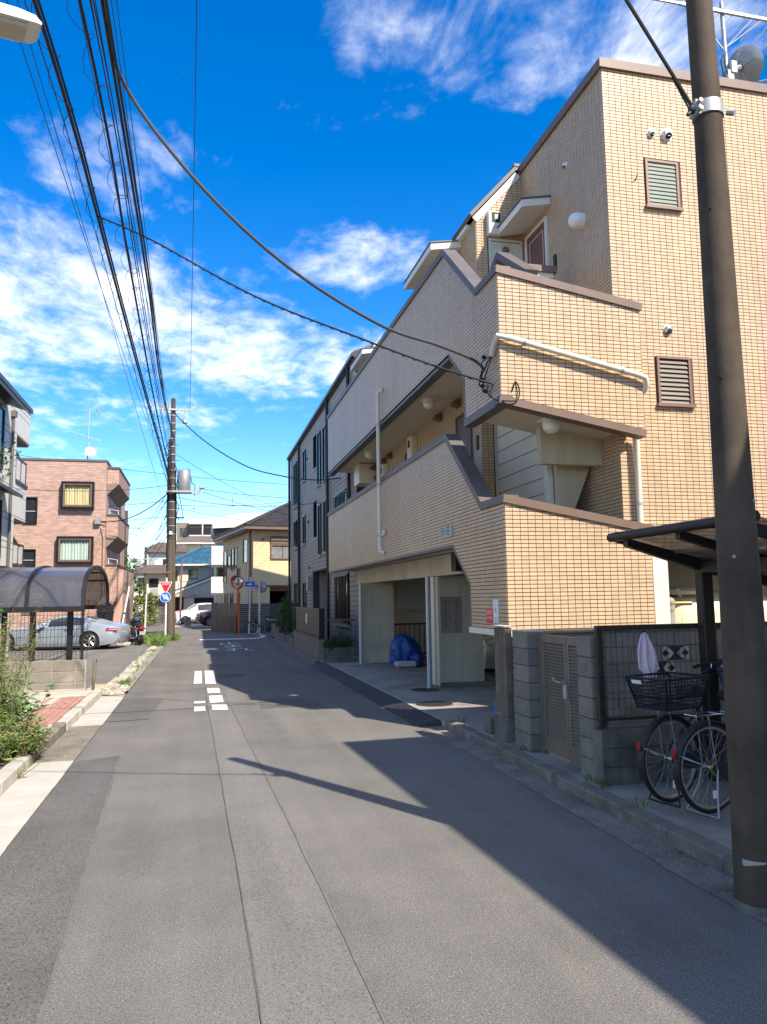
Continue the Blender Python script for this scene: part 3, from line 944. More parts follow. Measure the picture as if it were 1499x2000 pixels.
# sloping roof over the corridor block
rp = [(4.58, 8.36), (5.44, 9.31), (5.8, 9.31)]
mb = MB(); band(mb, rp, 0.012, 0.075, sY(YM-0.03), (0, 9.4, 0)); build(mb, 'sloping_roof', 'coping_shade_grey', apt)
mb = MB(); band(mb, [(4.59, 8.34), (5.43, 9.27)], -0.10, 0.010, sY(YM-0.022), (0, 0.020, 0)); build(mb, 'rake_board', 'trim_white', apt)
mb = MB(); band(mb, [(5.40, 9.31), (5.60, 9.31)], 0.078, 0.13, sY(YM-0.04), (0, 0.25, 0)); build(mb, 'coping', 'coping', apt)
build(MB().box(4.56, 4.66, YM+0.25, 21.4, 8.27, 8.345), 'eaves_board', 'trim_white', apt)
# north end and back of the block, ground floor core
build(MB().box(XC+0.2, 12.4, 21.15, 21.35, 0.05, 9.14), 'north_wall', 'cream', apt)
build(MB().box(7.6, 7.8, YM, 21.14, 0.05, 2.50), 'garage_back_wall', 'tile_grey', apt)
build(MB().box(XT+0.21, 12.39, YM-0.06, YM+0.14, 0.0, 2.50), 'tank_bay_wall', 'tile_grey', apt)
build(MB().box(6.21, 12.35, YT+0.201, YM-0.07, 2.34, 2.48), 'tank_bay_ceiling', 'plaster_brown', apt)
build(MB().bbox(5.955, 6.20, YT+0.04, YT+0.30, 0.05, 2.325, 0.006), 'column', 'plaster_white', apt)
build(MB().box(XT+0.22, 5.94, YT+0.05, YT+0.25, 0.0, 2.325), 'bay_pier', 'cream', apt)

# windows of the tower
def louvre_window(x0, x1, z0, z1, n, slat, name):
    f = MB()
    y0, y1 = YT-0.035, YT+0.02
    f.box(x0, x0+0.035, y0, y1, z0, z1).box(x1-0.035, x1, y0, y1, z0, z1)
    f.box(x0+0.0351, x1-0.0351, y0, y1, z1-0.035, z1)
    f.box(x0-0.03, x1+0.03, y0-0.03, y1, z0-0.045, z0-0.001)
    fo = build(f, name, 'frame_brown', apt)
    build(MB().box(x0+0.03, x1-0.03, YT+0.012, YT+0.016, z0, z1-0.03), 'backing', 'glass_dark', fo)
    h = (z1-z0-0.04)/n
    g_ = 1 if slat == 'louver_glass' else 0
    for k in range(n):
        a = z0+0.002+k*h
        mb = MB().prism([(x0+0.038, YT-0.026, a), (x0+0.038, YT-0.020, a), (x0+0.038, YT+0.008-g_*0.012, a+h*(1.0+g_*0.12)), (x0+0.038, YT+0.002-g_*0.012, a+h*(1.0+g_*0.12))], (x1-x0-0.076, 0, 0))
        build(mb, 'slat', slat, fo)
louvre_window(6.15, 6.68, 7.25, 7.95, 11, 'louver_glass', 'louvre_window')
louvre_window(6.16, 6.69, 4.36, 5.04, 10, 'louver_metal', 'louvre_window')
def vent_hood(c, nrm, r, mat='metal_white', name='vent_hood'):
    n = Vector(nrm)
    mb = MB().lathe([(r*1.2, 0), (r*1.2, 0.012), (r, 0.014), (r*0.98, r*0.5), (r*0.75, r*1.0), (r*0.3, r*1.22), (0, r*1.25)], c, 16, nrm)
    o = build(mb, name, mat, apt, smooth=True)
    d = Vector(c)+n*(r*0.72)+Vector((0, 0, -r*0.50))
    ax = (n*0.75+Vector((0, 0, -0.66))).normalized()
    build(MB().lathe([(r*0.62, 0.0), (r*0.55, r*0.32), (0, r*0.34)], d, 14, ax), 'vent_opening', 'black', o, smooth=True)
vent_hood((6.28, YT-0.006, 8.36), (0, -1, 0), 0.055)
vent_hood((6.53, YT-0.006, 8.37), (0, -1, 0), 0.080)
vent_hood((6.37, YT-0.006, 5.43), (0, -1, 0), 0.062, 'steel')
vent_hood((XT-0.006, 10.4, 8.45), (-1, 0, 0), 0.05)
mb = MB().lathe([(0.12, 0), (0.12, 0.03), (0.115, 0.032), (0.12, 0.10), (0.10, 0.17), (0.05, 0.21), (0, 0.215)], (XT-0.006, 9.98, 7.32), 18, (-1, 0, 0))
build(mb, 'wall_lamp', 'globe', apt, smooth=True)
build(MB().box(XT-0.03, XT-0.006, 10.85, 10.93, 6.95, 7.2), 'intercom', 'plastic_black', apt)
build(MB().ball((XT-0.05, 10.62, 6.42), 0.06), 'vent_cap', 'plastic_black', apt, smooth=True)
# stain spike on the tower
build(MB().cyl((6.0, YT, 7.62), (5.97, YT-0.09, 7.66), 0.012, 0.004, 6), 'bracket', 'frame_brown', apt)
# third floor doors and canopies
def door(x, y0, y1, z0, z1, mat, name='door', frame='coping_shade_grey'):
    f = MB().box(x-0.04, x+0.01, y0-0.05, y0-0.0005, z0, z1+0.05).box(x-0.04, x+0.01, y1+0.0005, y1+0.05, z0, z1+0.05).box(x-0.04, x+0.01, y0, y1, z1, z1+0.05)
    fo = build(f, 'door_frame', frame, apt)
    build(MB().box(x-0.02, x+0.008, y0, y1, z0, z1), 'door', mat, fo)
    build(MB().cyl((x-0.022, y0+0.07, z0+0.95), (x-0.07, y0+0.07, z0+0.95), 0.012, n=8).box(x-0.08, x-0.06, y0+0.06, y0+0.17, z0+0.94, z0+0.965), 'door_handle', 'steel', fo)
    build(MB().box(x-0.024, x-0.0205, y0+0.10, y0+0.112, z0+0.1, z1-0.12).box(x-0.024, x-0.0205, y1-0.112, y1-0.10, z0+0.1, z1-0.12).box(x-0.024, x-0.0205, y0+0.1125, y1-0.1125, z1-0.132, z1-0.12), 'door_trim', 'trim_white' if mat == 'door_mauve' else 'coping', fo)
door(XT-0.006, 11.17, 11.90, 5.96, 7.93, 'door_mauve', frame='trim_white')
door(XC-0.006, 13.35, 14.05, 5.96, 7.93, 'door_brown')
door(XC-0.006, 12.60, 13.31, 3.03, 5.01, 'door_brown')
door(XC-0.006, 16.27, 16.95, 3.03, 5.01, 'door_brown')
door(XC-0.006, 20.25, 21.05, 3.03, 5.0, 'door_pale')
def canopy(x0, x1, y0, y1, z, dz=0.12):
    mb = MB().prism([(x0, y0, z), (x1, y0, z+0.10), (x1, y0, z+0.10+dz), (x0, y0, z+dz)], (0, y1-y0, 0))
    o = build(mb, 'door_canopy', 'trim_white', apt)
    build(MB().prism([(x0-0.02, y0-0.02, z+dz+0.001), (x1, y0-0.02, z+dz+0.101), (x1, y0-0.02, z+dz+0.125), (x0-0.02, y0-0.02, z+dz+0.025)], (0, y1-y0+0.04, 0)), 'canopy_cap', 'coping_shade_grey', o)
canopy(5.02, XT-0.01, 10.98, 12.06, 8.02)
canopy(4.05, XC-0.01, 12.85, 14.75, 8.06)
canopy(4.05, XC-0.01, 19.0, 20.6, 8.06)
# pipe-space doors and meter on the wall facing the camera
for z0, z1 in ((5.97, 7.95), (3.03, 5.03)):
    fo = build(MB().box(4.87, 4.91, YM-0.03, YM, z0, z1+0.04).box(5.46, 5.50, YM-0.03, YM, z0, z1+0.04).box(4.9101, 5.4599, YM-0.03, YM, z1, z1+0.04), 'door_frame', 'door_pale', apt)
    build(MB().box(4.9105, 5.4595, YM-0.018, YM+0.002, z0, z1-0.012), 'service_door', 'door_pale', fo)
    build(MB().box(4.925, 4.95, YM-0.03, YM-0.0185, z0+0.98, z0+1.1), 'latch', 'metal_grey', fo)
build(MB().lathe([(0.062, 0), (0.062, 0.02), (0.04, 0.045), (0, 0.05)], (5.18, YM-0.02, 7.80), 16, (0, -1, 0)), 'vent_cap', 'frame_brown', apt, smooth=True)
mt = build(MB().bbox(4.84, 5.09, YM-0.13, YM-0.007, 8.02, 8.45, 0.012), 'gas_meter', 'door_pale', apt)
build(MB().box(4.90, 5.06, YM-0.137, YM-0.1305, 8.24, 8.42), 'dial', 'black', mt)
build(MB().box(4.955, 5.015, YM-0.141, YM-0.1375, 8.30, 8.38), 'display', 'sign_white', mt)
build(MB().box(4.93, 5.03, YM-0.133, YM-0.1305, 8.14, 8.17), 'plate', 'galvanised', mt)
# railing of the third floor landing, white siding with dark cap
rl = build(MB().box(4.42, 5.20, 10.32, 10.44, 5.92, 6.62), 'stair_railing', 'siding_white', apt)
for z in (6.08, 6.23, 6.38, 6.53):
    build(MB().box(4.42, 5.20, 10.314, 10.319, z, z+0.008), 'siding_groove', 'coping_shade_grey', rl)
build(MB().box(4.40, 5.24, 10.28, 10.48, 6.621, 6.72), 'railing_cap', 'coping', rl)
build(MB().prism([(4.30, 10.27, 6.60), (4.30, 10.27, 6.10), (4.30, 9.45, 5.92), (4.30, 9.45, 6.06)], (0.10, 0, 0)), 'stair_wing', 'siding_white', rl)
mb = MB(); band(mb, [(10.50, 6.62), (10.28, 6.74), (9.35, 6.08)], -0.10, 0.0, lambda u, z: (4.26, u, z), (0.20, 0, 0))
build(mb, 'railing_cap', 'coping_shade_grey', rl)
# second floor stair: white siding wall, beam, soffit
sd = build(MB().box(4.90, 4.98, 10.32, 12.05, 2.6, 4.93), 'stair_wall', 'siding_white', apt)
z = 2.75
while z < 4.9:
    build(MB().box(4.894, 4.8985, 10.32, 12.05, z, z+0.010), 'siding_groove', 'coping_shade_grey', sd)
    z += 0.235
build(MB().bbox(4.90, 5.01, 10.20, 10.315, 2.6, 4.30, 0.005), 'corner_post', 'trim_white', apt)
build(MB().box(4.60, 5.53, 9.72, 9.86, 3.56, 4.20), 'stair_beam', 'cream', apt)
build(MB().prism([(4.99, 10.05, 2.3), (4.99, 10.05, 3.75), (5.53, 10.05, 3.75), (5.53, 10.05, 3.63), (5.24, 10.05, 2.95), (5.24, 10.05, 2.3)], (0, 0.1, 0)), 'stair_soffit', 'cream', apt)
# corridor small windows, meters and lamps
for (a, b, z0, z1) in ((13.88, 14.48, 4.42, 4.84), (15.37, 16.0, 4.37, 4.82), (17.47, 18.0, 4.12, 4.70)):
    fo = build(MB().box(XC-0.03, XC+0.01, a-0.03, a, z0-0.03, z1+0.03).box(XC-0.03, XC+0.01, b, b+0.03, z0-0.03, z1+0.03).box(XC-0.03, XC+0.01, a, b, z1, z1+0.03).box(XC-0.04, XC+0.01, a, b, z0-0.03, z0), 'corridor_window', 'door_pale', apt)
    build(MB().box(XC-0.012, XC+0.008, a, b, z0, z1), 'pane', 'glass_dark', fo)
    g_ = MB()
    for t in np.linspace(a+0.06, b-0.06, 6): g_.box(XC-0.028, XC-0.02, t-0.005, t+0.005, z0, z1)
    build(g_, 'window_bars', 'frame_dark', fo)
for (a, z) in ((16.03, 5.02), (18.75, 4.86)):
    m2 = build(MB().bbox(XC-0.16, XC-0.007, a, a+0.34, z-0.28, z+0.26, 0.01), 'gas_meter', 'pipe_cream', apt)
    build(MB().box(XC-0.166, XC-0.1605, a+0.09, a+0.25, z+0.02, z+0.18), 'dial', 'black', m2)
for (a, z) in ((14.23, 5.3), (13.1, 5.3), (18.3, 5.28), (18.95, 5.26), (20.1, 5.28)):
    mb = MB().prism([(XC-0.007, a, z+0.08), (XC-0.15, a, z+0.02), (XC-0.15, a, z-0.04), (XC-0.007, a, z-0.09)], (0, 0.2, 0))
    build(mb, 'vent_hood', 'frame_brown', apt)
build(MB().bbox(XC-0.45, XC-0.01, 20.3, 21.0, 4.85, 5.4, 0.01), 'boiler_box', 'pipe_cream', apt)
for (x, y, z) in ((4.12, 13.4, 5.42), (4.12, 18.6, 5.42), (4.53, 9.24, 4.085)):
    lp = build(MB().bbox(x-0.14, x+0.14, y-0.14, y+0.14, z-0.03, z+0.0, 0.006), 'ceiling_lamp', 'trim_white', apt)
    build(MB().lathe([(0.115, 0.0), (0.115, -0.03), (0.12, -0.06), (0.10, -0.13), (0.05, -0.165), (0, -0.17)], (x, y, z-0.03), 18), 'globe', 'globe', lp, smooth=True)
build(MB().box(XC-0.03, XC-0.007, 12.25, 12.33, 4.25, 4.5), 'intercom', 'plastic_black', apt)
# plaque beside the opening
pq = build(MB().bbox(XF-0.03, XF+0.002, 10.82, 11.38, 2.63, 2.80, 0.004), 'plaque', 'plaster_grey', apt)
lettering('沢川荘', 'ink_black', pq, (XF-0.0315, 11.10, 2.715), (0, -1, 0), (0, 0, 1), 0.16)
# drain pipes of the building
def pipe(pts, r, name='drain_pipe', n=12, mat='pipe_cream', clips=()):
    o = build(MB().tube(pts, r, n), name, mat, apt, smooth=50)
    for c, d in clips:
        build(MB().cyl(Vector(c)-Vector(d)*0.02, Vector(c)+Vector(d)*0.02, r+0.008, n=12), 'pipe_clip', 'galvanised', o)
    return o
px_ = XF-0.09
pipe([(XF-0.01, 15.05, 6.0), (px_+0.02, 15.12, 6.0), (px_, 15.17, 5.97), (px_, 15.2, 5.90), (px_, 15.2, 3.0), (px_, 15.2, 2.72), (px_+0.03, 15.17, 2.66), (XF-0.01, 15.12, 2.64)], 0.042,
     clips=(((px_, 15.2, 5.3), (0, 0, 1)), ((px_, 15.2, 4.05), (0, 0, 1)), ((px_, 15.2, 3.0), (0, 0, 1))))
build(MB().cyl((px_, 15.2, 3.0), (XF-0.008, 15.0, 3.02), 0.02).lathe([(0.055, 0), (0.055, 0.03), (0, 0.032)], (XF-0.04, 15.0, 3.05), 12, (-1, 0, 0)), 'pipe_branch', 'pipe_cream', apt)
yp = YB-0.085
pipe([(XF-0.05, 8.95, 4.80), (XF-0.05, 8.84, 4.93), (XF-0.045, 8.74, 4.99), (3.75, yp, 4.965), (5.55, yp, 4.58), (5.64, yp, 4.55), (5.68, 8.76, 4.47), (5.67, 8.80, 4.41), (5.66, 8.86, 4.38)], 0.038,
     clips=(((3.95, yp, 4.922), (0.978, 0, -0.21)), ((5.30, yp, 4.634), (0.978, 0, -0.21))))
pipe([(5.50, 8.98, 3.90), (5.70, 9.12, 3.88), (5.73, 9.15, 3.82), (5.74, 9.17, 2.45)], 0.042, clips=(((5.738, 9.167, 2.95), (0, 0, 1)),))
# garage: beam, piers, posts
yy = 12.30
for k in range(5):
    a = yy+k*1.82
    build(MB().box(4.30, 4.48, a+0.004, min(21.3, a+1.816), 2.13, 2.50), 'beam_panel', 'cream', apt)
build(MB().box(4.10, 4.32, 12.05, 12.29, 2.16, 2.48), 'beam_end', 'black', apt)
build(MB().box(4.10, 5.0, 19.85, 20.1, 0.05, 2.129), 'garage_pier', 'cream', apt)
build(MB().box(4.46, 4.888, 14.1, 14.5, 0.13, 2.129), 'garage_pier', 'cream', apt)
build(MB().box(4.892, 5.32, 14.1, 14.5, 0.13, 2.129), 'garage_pier', 'cream', apt)
build(MB().box(4.36, 4.456, 14.16, 14.5, 0.08, 2.129), 'garage_pier', 'pipe_cream', apt)
build(MB().bbox(4.42, 5.52, 14.0, 14.6, 0.045, 0.128, 0.01), 'pier_plinth', 'concrete_dirty', apt)
for (x, y) in ((4.17, 13.93), (4.06, 19.62)):
    build(MB().box(x-0.03, x+0.005, y-0.03, y+0.03, 0.05, 2.13), 'shutter_post', 'metal_white', apt)
    build(MB().box(x+0.006, x+0.05, y-0.025, y+0.03, 0.05, 2.13), 'shutter_post', 'metal_grey', apt)
build(MB().cyl((4.40, 14.05, 0.08), (4.40, 14.05, 2.12), 0.03), 'drain_pipe', 'pipe_cream', apt)
sg = build(MB().box(4.47, 4.875, 14.083, 14.098, 1.05, 1.74), 'notice_board', 'sign_plate', apt, label='brown notice board with red and black vertical writing')
def vtext(txt, mat, par, x, y, z, size, step, sx=1.0):
    for k, ch in enumerate(txt):
        lettering(ch, mat, par, (x, y, z-k*step), (1, 0, 0), (0, 0, 1), size, sx)
vtext('前面のですこいない', 'ink_red', sg, 4.79, 14.0815, 1.67, 0.085, 0.072, 1.1)
vtext('駐車上置所遠の家', 'ink_black', sg, 4.57, 14.0815, 1.655, 0.062, 0.068)
vtext('次のこ用の関係は小', 'ink_black', sg, 4.645, 14.0815, 1.645, 0.04, 0.056)
vtext('無断の方は料内路', 'ink_black', sg, 4.51, 14.0815, 1.64, 0.04, 0.06)
# inside the garage
shp = build(MB().box(5.45, 6.9, 21.05, 21.09, 1.38, 2.30), 'shutter_panel', 'plaster_grey', apt)
for k in range(9):
    build(MB().box(5.45, 6.9, 21.035, 21.0495, 1.39+k*0.1, 1.47+k*0.1), 'shutter_slat', 'plaster_grey', shp)
rg = MB().box(5.1, 7.5, 20.86, 20.90, 0.98, 1.02).box(5.1, 7.5, 20.86, 20.90, 0.15, 0.19)
for x in np.arange(5.15, 7.5, 0.14): rg.box(x-0.008, x+0.008, 20.87, 20.89, 0.19, 0.98)
build(rg, 'garage_railing', 'frame_dark', apt)
# ================================================================== NEIGHBOURING BUILDINGS
def M_lines(name, col, line, pitch, width, offs=0.0, rough=0.75, vpitch=None, second=None):
    m = M(name, col, rough, 0.05, 1.5, 0.3, 60, streak=0.07)
    t = m.node_tree
    p = t.nodes['Principled BSDF']
    src = p.inputs['Base Color'].links[0].from_socket
    tc = t.nodes.new('ShaderNodeTexCoord')
    sp = t.nodes.new('ShaderNodeSeparateXYZ')
    t.links.new(tc.outputs['Object'], sp.inputs[0])
    def line_fac(sock, pt, w, of):
        a = t.nodes.new('ShaderNodeMath'); a.operation = 'ADD'; a.inputs[1].default_value = of+100*pt
        t.links.new(sock, a.inputs[0])
        b = t.nodes.new('ShaderNodeMath'); b.operation = 'MODULO'; b.inputs[1].default_value = pt
        t.links.new(a.outputs[0], b.inputs[0])
        c = t.nodes.new('ShaderNodeMath'); c.operation = 'LESS_THAN'; c.inputs[1].default_value = w
        t.links.new(b.outputs[0], c.inputs[0])
        return c.outputs[0]
    f = line_fac(sp.outputs[2], pitch, width, offs)
    if second:
        f2 = line_fac(sp.outputs[2], pitch, width, offs+second)
        mx = t.nodes.new('ShaderNodeMath'); mx.operation = 'MAXIMUM'
        t.links.new(f, mx.inputs[0]); t.links.new(f2, mx.inputs[1]); f = mx.outputs[0]
    mi = t.nodes.new('ShaderNodeMix'); mi.data_type = 'RGBA'
    t.links.new(f, mi.inputs[0]); t.links.new(src, mi.inputs[6])
    mi.inputs[7].default_value = (*line, 1)
    t.links.new(mi.outputs[2], p.inputs['Base Color'])
    return m
M_lines('siding_lined', (0.66, 0.52, 0.31), (0.42, 0.32, 0.19), 0.155, 0.018)
M_lines('siding_pairs', (0.64, 0.64, 0.58), (0.20, 0.20, 0.18), 0.92, 0.03, second=0.20)
M_lines('siding_boards', (0.60, 0.58, 0.53), (0.38, 0.36, 0.32), 0.45, 0.03)

def win(par, org, ud, nd, u0, u1, z0, z1, frame='frame_dark', pane='glass_dark', fr=0.05, proud=0.05, mull=1, sill=False, name='window'):
    org, ud, nd, up = Vector(org), Vector(ud), Vector(nd), Vector((0, 0, 1))
    def bx(mb, a, b, c, d, e, f):
        mb.prism([org+ud*a+nd*e+up*c, org+ud*b+nd*e+up*c, org+ud*b+nd*e+up*d, org+ud*a+nd*e+up*d], nd*(f-e))
    mb = MB()
    bx(mb, u0-fr, u0, z0-fr, z1+fr, -0.02, proud); bx(mb, u1, u1+fr, z0-fr, z1+fr, -0.02, proud)
    bx(mb, u0+0.0005, u1-0.0005, z1, z1+fr, -0.02, proud); bx(mb, u0+0.0005, u1-0.0005, z0-fr, z0, -0.02, proud)
    for k in range(1, mull+1):
        c = u0+(u1-u0)*k/(mull+1)
        bx(mb, c-0.02, c+0.02, z0+0.0005, z1-0.0005, -0.01, proud*0.7)
    fo = build(mb, name, frame, par)
    mb = MB()
    for k in range(mull+1):
        a = u0+(u1-u0)*k/(mull+1)+(0.021 if k else 0.0005); b = u0+(u1-u0)*(k+1)/(mull+1)-(0.021 if k < mull else 0.0005)
        mb = MB(); bx(mb, a, b, z0+0.001, z1-0.001, 0.004, 0.010)
        build(mb, 'pane', pane, fo)
    if sill:
        mb = MB(); bx(mb, u0-fr-0.03, u1+fr+0.03, z0-fr-0.06, z0-fr-0.001, 0, proud+0.05)
        build(mb, 'sill', 'plaster_grey', fo)
    return fo

# ------------------------------------------------------------------ grey tiled building beyond the apartments
XG = 4.4
gb = thing('grey_tiled_building', 'narrow three storey building in large grey tiles with dark slit windows', 'building', (4.4, 30, 0))
ga = math.atan2(-0.22, 17.0)
def GX(y): return XG          # street face is parallel to the road
gw = [  # y0, y1, z0, z1 openings (dark windows)
    (34.9, 36.35, 6.06, 8.08), (32.5, 33.15, 6.85, 8.1), (28.32, 28.92, 6.05, 8.0), (27.0, 27.55, 6.05, 7.93),
    (35.1, 36.3, 4.12, 5.35), (32.65, 33.25, 4.12, 5.27), (28.3, 28.82, 3.38, 5.22), (27.05, 27.52, 3.42, 5.2),
    (35.0, 36.4, 1.0, 2.45), (32.5, 33.3, 0.8, 2.4), (22.9, 25.05, 0.98, 2.46), (22.9, 25.0, 4.15, 5.08)]
rec = [(29.42, 30.4, 6.85, 8.22), (29.42, 30.45, 4.12, 5.5), (27.05, 30.5, 0.0, 2.76)]
holes = gw + rec
# street wall in vertical strips that leave the recesses open
def solid(y0, y1, z0, z1):
    return MB().box(XG, XG+0.25, y0, y1, z0, z1)
for (a, b, c, d) in ((21.6, 27.05, 0.05, 8.69), (27.051, 29.42, 2.76, 8.69), (29.421, 30.5, 2.76, 4.12), (29.421, 30.5, 5.5, 6.85), (29.421, 30.5, 8.22, 8.69), (30.501, 38.2, 0.05, 8.69)):
    build(solid(a, b, c, d), 'wall', 'grout_grey', gb)
for (a, b, c, d) in rec[:2]:
    r_ = build(MB().box(XG+0.5, XG+0.6, a, b, c, d), 'window_recess', 'tile_grey', gb)
    build(MB().box(XG+0.251, XG+0.5, b, b+0.08, c, d), 'recess_side', 'tile_grey', gb)
    build(MB().box(XG+0.251, XG+0.5, a-0.08, a, c, d), 'recess_side', 'tile_grey', gb)
    build(MB().box(XG+0.44, XG+0.49, a+0.1, b-0.1, c+0.05, d-0.1), 'pane', 'glass_dark', r_)
    build(MB().box(XG-0.04, XG+0.3, a-0.02, b+0.02, c-0.07, c), 'sill', 'plaster_grey', r_)
en = build(MB().box(XG+1.2, XG+1.3, 27.05, 30.5, 0.05, 2.76), 'entrance_wall', 'tile_grey', gb)
build(MB().box(XG+0.251, XG+1.2, 30.5, 30.6, 0.05, 2.76), 'entrance_side', 'tile_grey', gb)
build(MB().box(XG+0.251, XG+1.2, 27.0, 27.049, 0.05, 2.76), 'entrance_side', 'tile_grey', gb)
build(MB().box(XG+0.251, XG+1.2, 27.05, 30.5, 2.761, 2.8), 'entrance_ceiling', 'panel_dark', gb)
build(MB().box(XG+1.12, XG+1.19, 27.5, 28.7, 0.1, 2.3), 'entrance_door', 'panel_dark', en)
gph = (21.6, 0.06)
near_idx = []
def gskip(i, j):
    y = gph[0]+i*0.3; z = gph[1]+j*0.145
    if y >= 21.59 and y+0.3 <= 25.6 and z < 2.6 and len(near_idx) < 290:
        near_idx.append((i, j)); return True
    return False
mb = MB()
tile_mesh(mb, [[(21.6, 0.06), (38.2, 0.06), (38.2, 8.69), (21.6, 8.69)]], (XG, 0, 0), (0, 1, 0), (-1, 0, 0), pitch=(0.3, 0.145), joint=(0.007, 0.016), depth=0.012, phase=gph, holes=holes, skip=gskip)
build(mb, 'tile_cladding', 'tile_grey', gb, kind='stuff')
gme = None
for i, j in near_idx:
    if gme is None:
        o = build(MB().bbox(-0.012, 0.004, -0.1465, 0.1465, -0.0645, 0.0645, 0.003), 'tile', 'tile_grey', gb, local=True); gme = o.data
    else:
        o = bpy.data.objects.new('tile', gme); C.objects.link(o); o.parent = gb
    o.location = Vector((XG, gph[0]+(i+0.5)*0.3, gph[1]+(j+0.5)*0.145)) - THING_LOC[gb.name]
for (a, b, c, d) in gw:
    win(gb, (XG-0.012, 0, 0), (0, 1, 0), (-1, 0, 0), a, b, c, d, mull=1 if b-a > 1 else 0, fr=0.045, proud=0.05, sill=True)
# window grilles
for (a, b, c, d) in (gw[0], gw[10], gw[11], gw[4]):
    mb = MB()
    for t in np.arange(a+0.15, b, 0.24): mb.box(XG-0.11, XG-0.085, t-0.012, t+0.012, c, d)
    mb.box(XG-0.11, XG-0.085, a, b, d-0.04, d-0.001).box(XG-0.11, XG-0.085, a, b, c+0.001, c+0.04)
    build(mb, 'window_grille', 'frame_dark', gb)
build(MB().box(XG+0.251, 9.5, 21.6, 21.8, 0.05, 8.7), 'side_wall', 'tile_grey', gb)
build(MB().box(XG+0.251, 9.5, 38.0, 38.2, 0.05, 8.7), 'side_wall', 'tile_grey', gb)
build(MB().box(9.5, 9.7, 21.6, 38.2, 0.05, 8.7), 'back_wall', 'tile_grey', gb)
rf = build(MB().prism([(XG-0.10, 21.3, 8.70), (9.9, 21.3, 8.70), (9.9, 21.3, 8.9), (5.2, 21.3, 9.15), (XG-0.10, 21.3, 8.86)], (0, 17.3, 0)), 'roof', 'roof_dark_metal', gb)
mb = MB()
y = 21.35
while y < 38.5:
    mb.prism([(XG-0.12, y, 8.86), (XG-0.10, y, 8.92), (5.1, y, 9.20), (5.1, y, 9.16)], (0, 0.16, 0)); y += 0.24
build(mb, 'roof_ribs', 'rooftile_dark', rf)
build(MB().box(XG-0.17, XG-0.101, 21.3, 38.6, 8.74, 8.85), 'rain_gutter', 'roof_dark_metal', rf)
for (y, z0) in ((34.3, 0.1), (26.35, 0.1), (38.1, 0.1), (22.35, 2.6)):
    build(MB().cyl((XG-0.09, y, z0), (XG-0.09, y, 8.8), 0.055, n=8), 'drain_pipe', 'frame_dark', gb, smooth=True)
for (y, z) in ((31.9, 7.6), (31.6, 4.9), (31.4, 3.0)):
    build(MB().lathe([(0.05, 0), (0.05, 0.06), (0, 0.07)], (XG-0.012, y, z), 8, (-1, 0, 0)), 'vent_cap', 'frame_brown', gb)
build(MB().bbox(XG-0.2, XG-0.012, 30.75, 31.2, 2.05, 2.62, 0.01), 'meter_box', 'metal_grey', gb)

# ------------------------------------------------------------------ beige house with a dark tiled roof
ba = R(9)
BU, BV, BO = Vector((math.cos(ba), math.sin(ba), 0)), Vector((-math.sin(ba), math.cos(ba), 0)), Vector((2.9, 43.5, 0))
bh = thing('beige_house', 'two storey beige house with dark tiled hip roof and shuttered window', 'house', tuple(BO))
def bp(u, v, z): return BO+BU*u+BV*v+Vector((0, 0, z))
def bbx(mb, u0, u1, v0, v1, z0, z1):
    return mb.prism([bp(u0, v0, z0), bp(u1, v0, z0), bp(u1, v1, z0), bp(u0, v1, z0)], (0, 0, z1-z0))
build(bbx(MB(), 0, 7.2, 0, 8.9, 2.52, 5.62), 'upper_wall', 'siding_lined', bh)
build(bbx(MB(), 0.02, 0.95, 0.02, 8.88, 0, 2.519), 'lower_wall', 'siding_lined', bh)
build(bbx(MB(), 0.951, 7.15, 5.0, 8.88, 0, 2.519), 'carport_wall', 'panel_dark', bh)
build(bbx(MB(), 2.0, 2.1, 0.6, 5.0, 0, 2.3), 'carport_door', 'black', bh)
build(bbx(MB(), 0.97, 7.1, 0.5, 0.55, 2.2, 2.519), 'carport_lintel', 'frame_brown', bh)
build(bbx(MB(), -0.02, 7.2, -0.03, -0.001, 2.44, 2.53), 'edge_trim', 'frame_brown', bh)
f = win(bh, bp(0, 0, 0), BU, -BV, 1.05, 2.35, 4.05, 4.75, frame='frame_brown', pane='glass_curtain', mull=1, fr=0.07, proud=0.08)
build(bbx(MB(), 0.98, 2.42, -0.10, 0.0, 4.85, 5.02), 'shutter_box', 'frame_brown', bh)
build(bbx(MB(), 0.99, 2.41, -0.16, 0.0, 5.03, 5.28), 'shutter_box', 'coping_shade_grey', bh)
build(MB().lathe([(0.08, 0), (0.08, 0.08), (0.03, 0.12), (0, 0.12)], bp(0.55, 0, 5.1), 10, -BV), 'vent_hood', 'frame_brown', bh)
for (v0, v1, z0, z1) in ((1.4, 2.5, 3.9, 5.2), (4.4, 5.0, 3.7, 4.9), (5.3, 6.0, 3.6, 4.9), (6.3, 7.2, 3.8, 4.5), (7.6, 8.6, 2.9, 4.9), (3.5, 4.2, 2.7, 3.6), (3.6, 4.1, 1.3, 2.1), (5.6, 6.3, 0.9, 2.1), (7.3, 8.1, 0.9, 2.1)):
    win(bh, bp(0, 0, 0), BV, -BU, v0, v1, z0, z1, frame='frame_brown', mull=0, fr=0.06)
build(MB().cyl(bp(-0.06, 1.0, 1.3), bp(-0.06, 1.0, 5.6), 0.05, n=8), 'drain_pipe', 'pipe_cream', bh, smooth=True)
build(MB().cyl(bp(-0.04, 0.5, 1.3), bp(-0.04, 0.5, 5.6), 0.05, n=8), 'drain_pipe', 'frame_brown', bh, smooth=True)
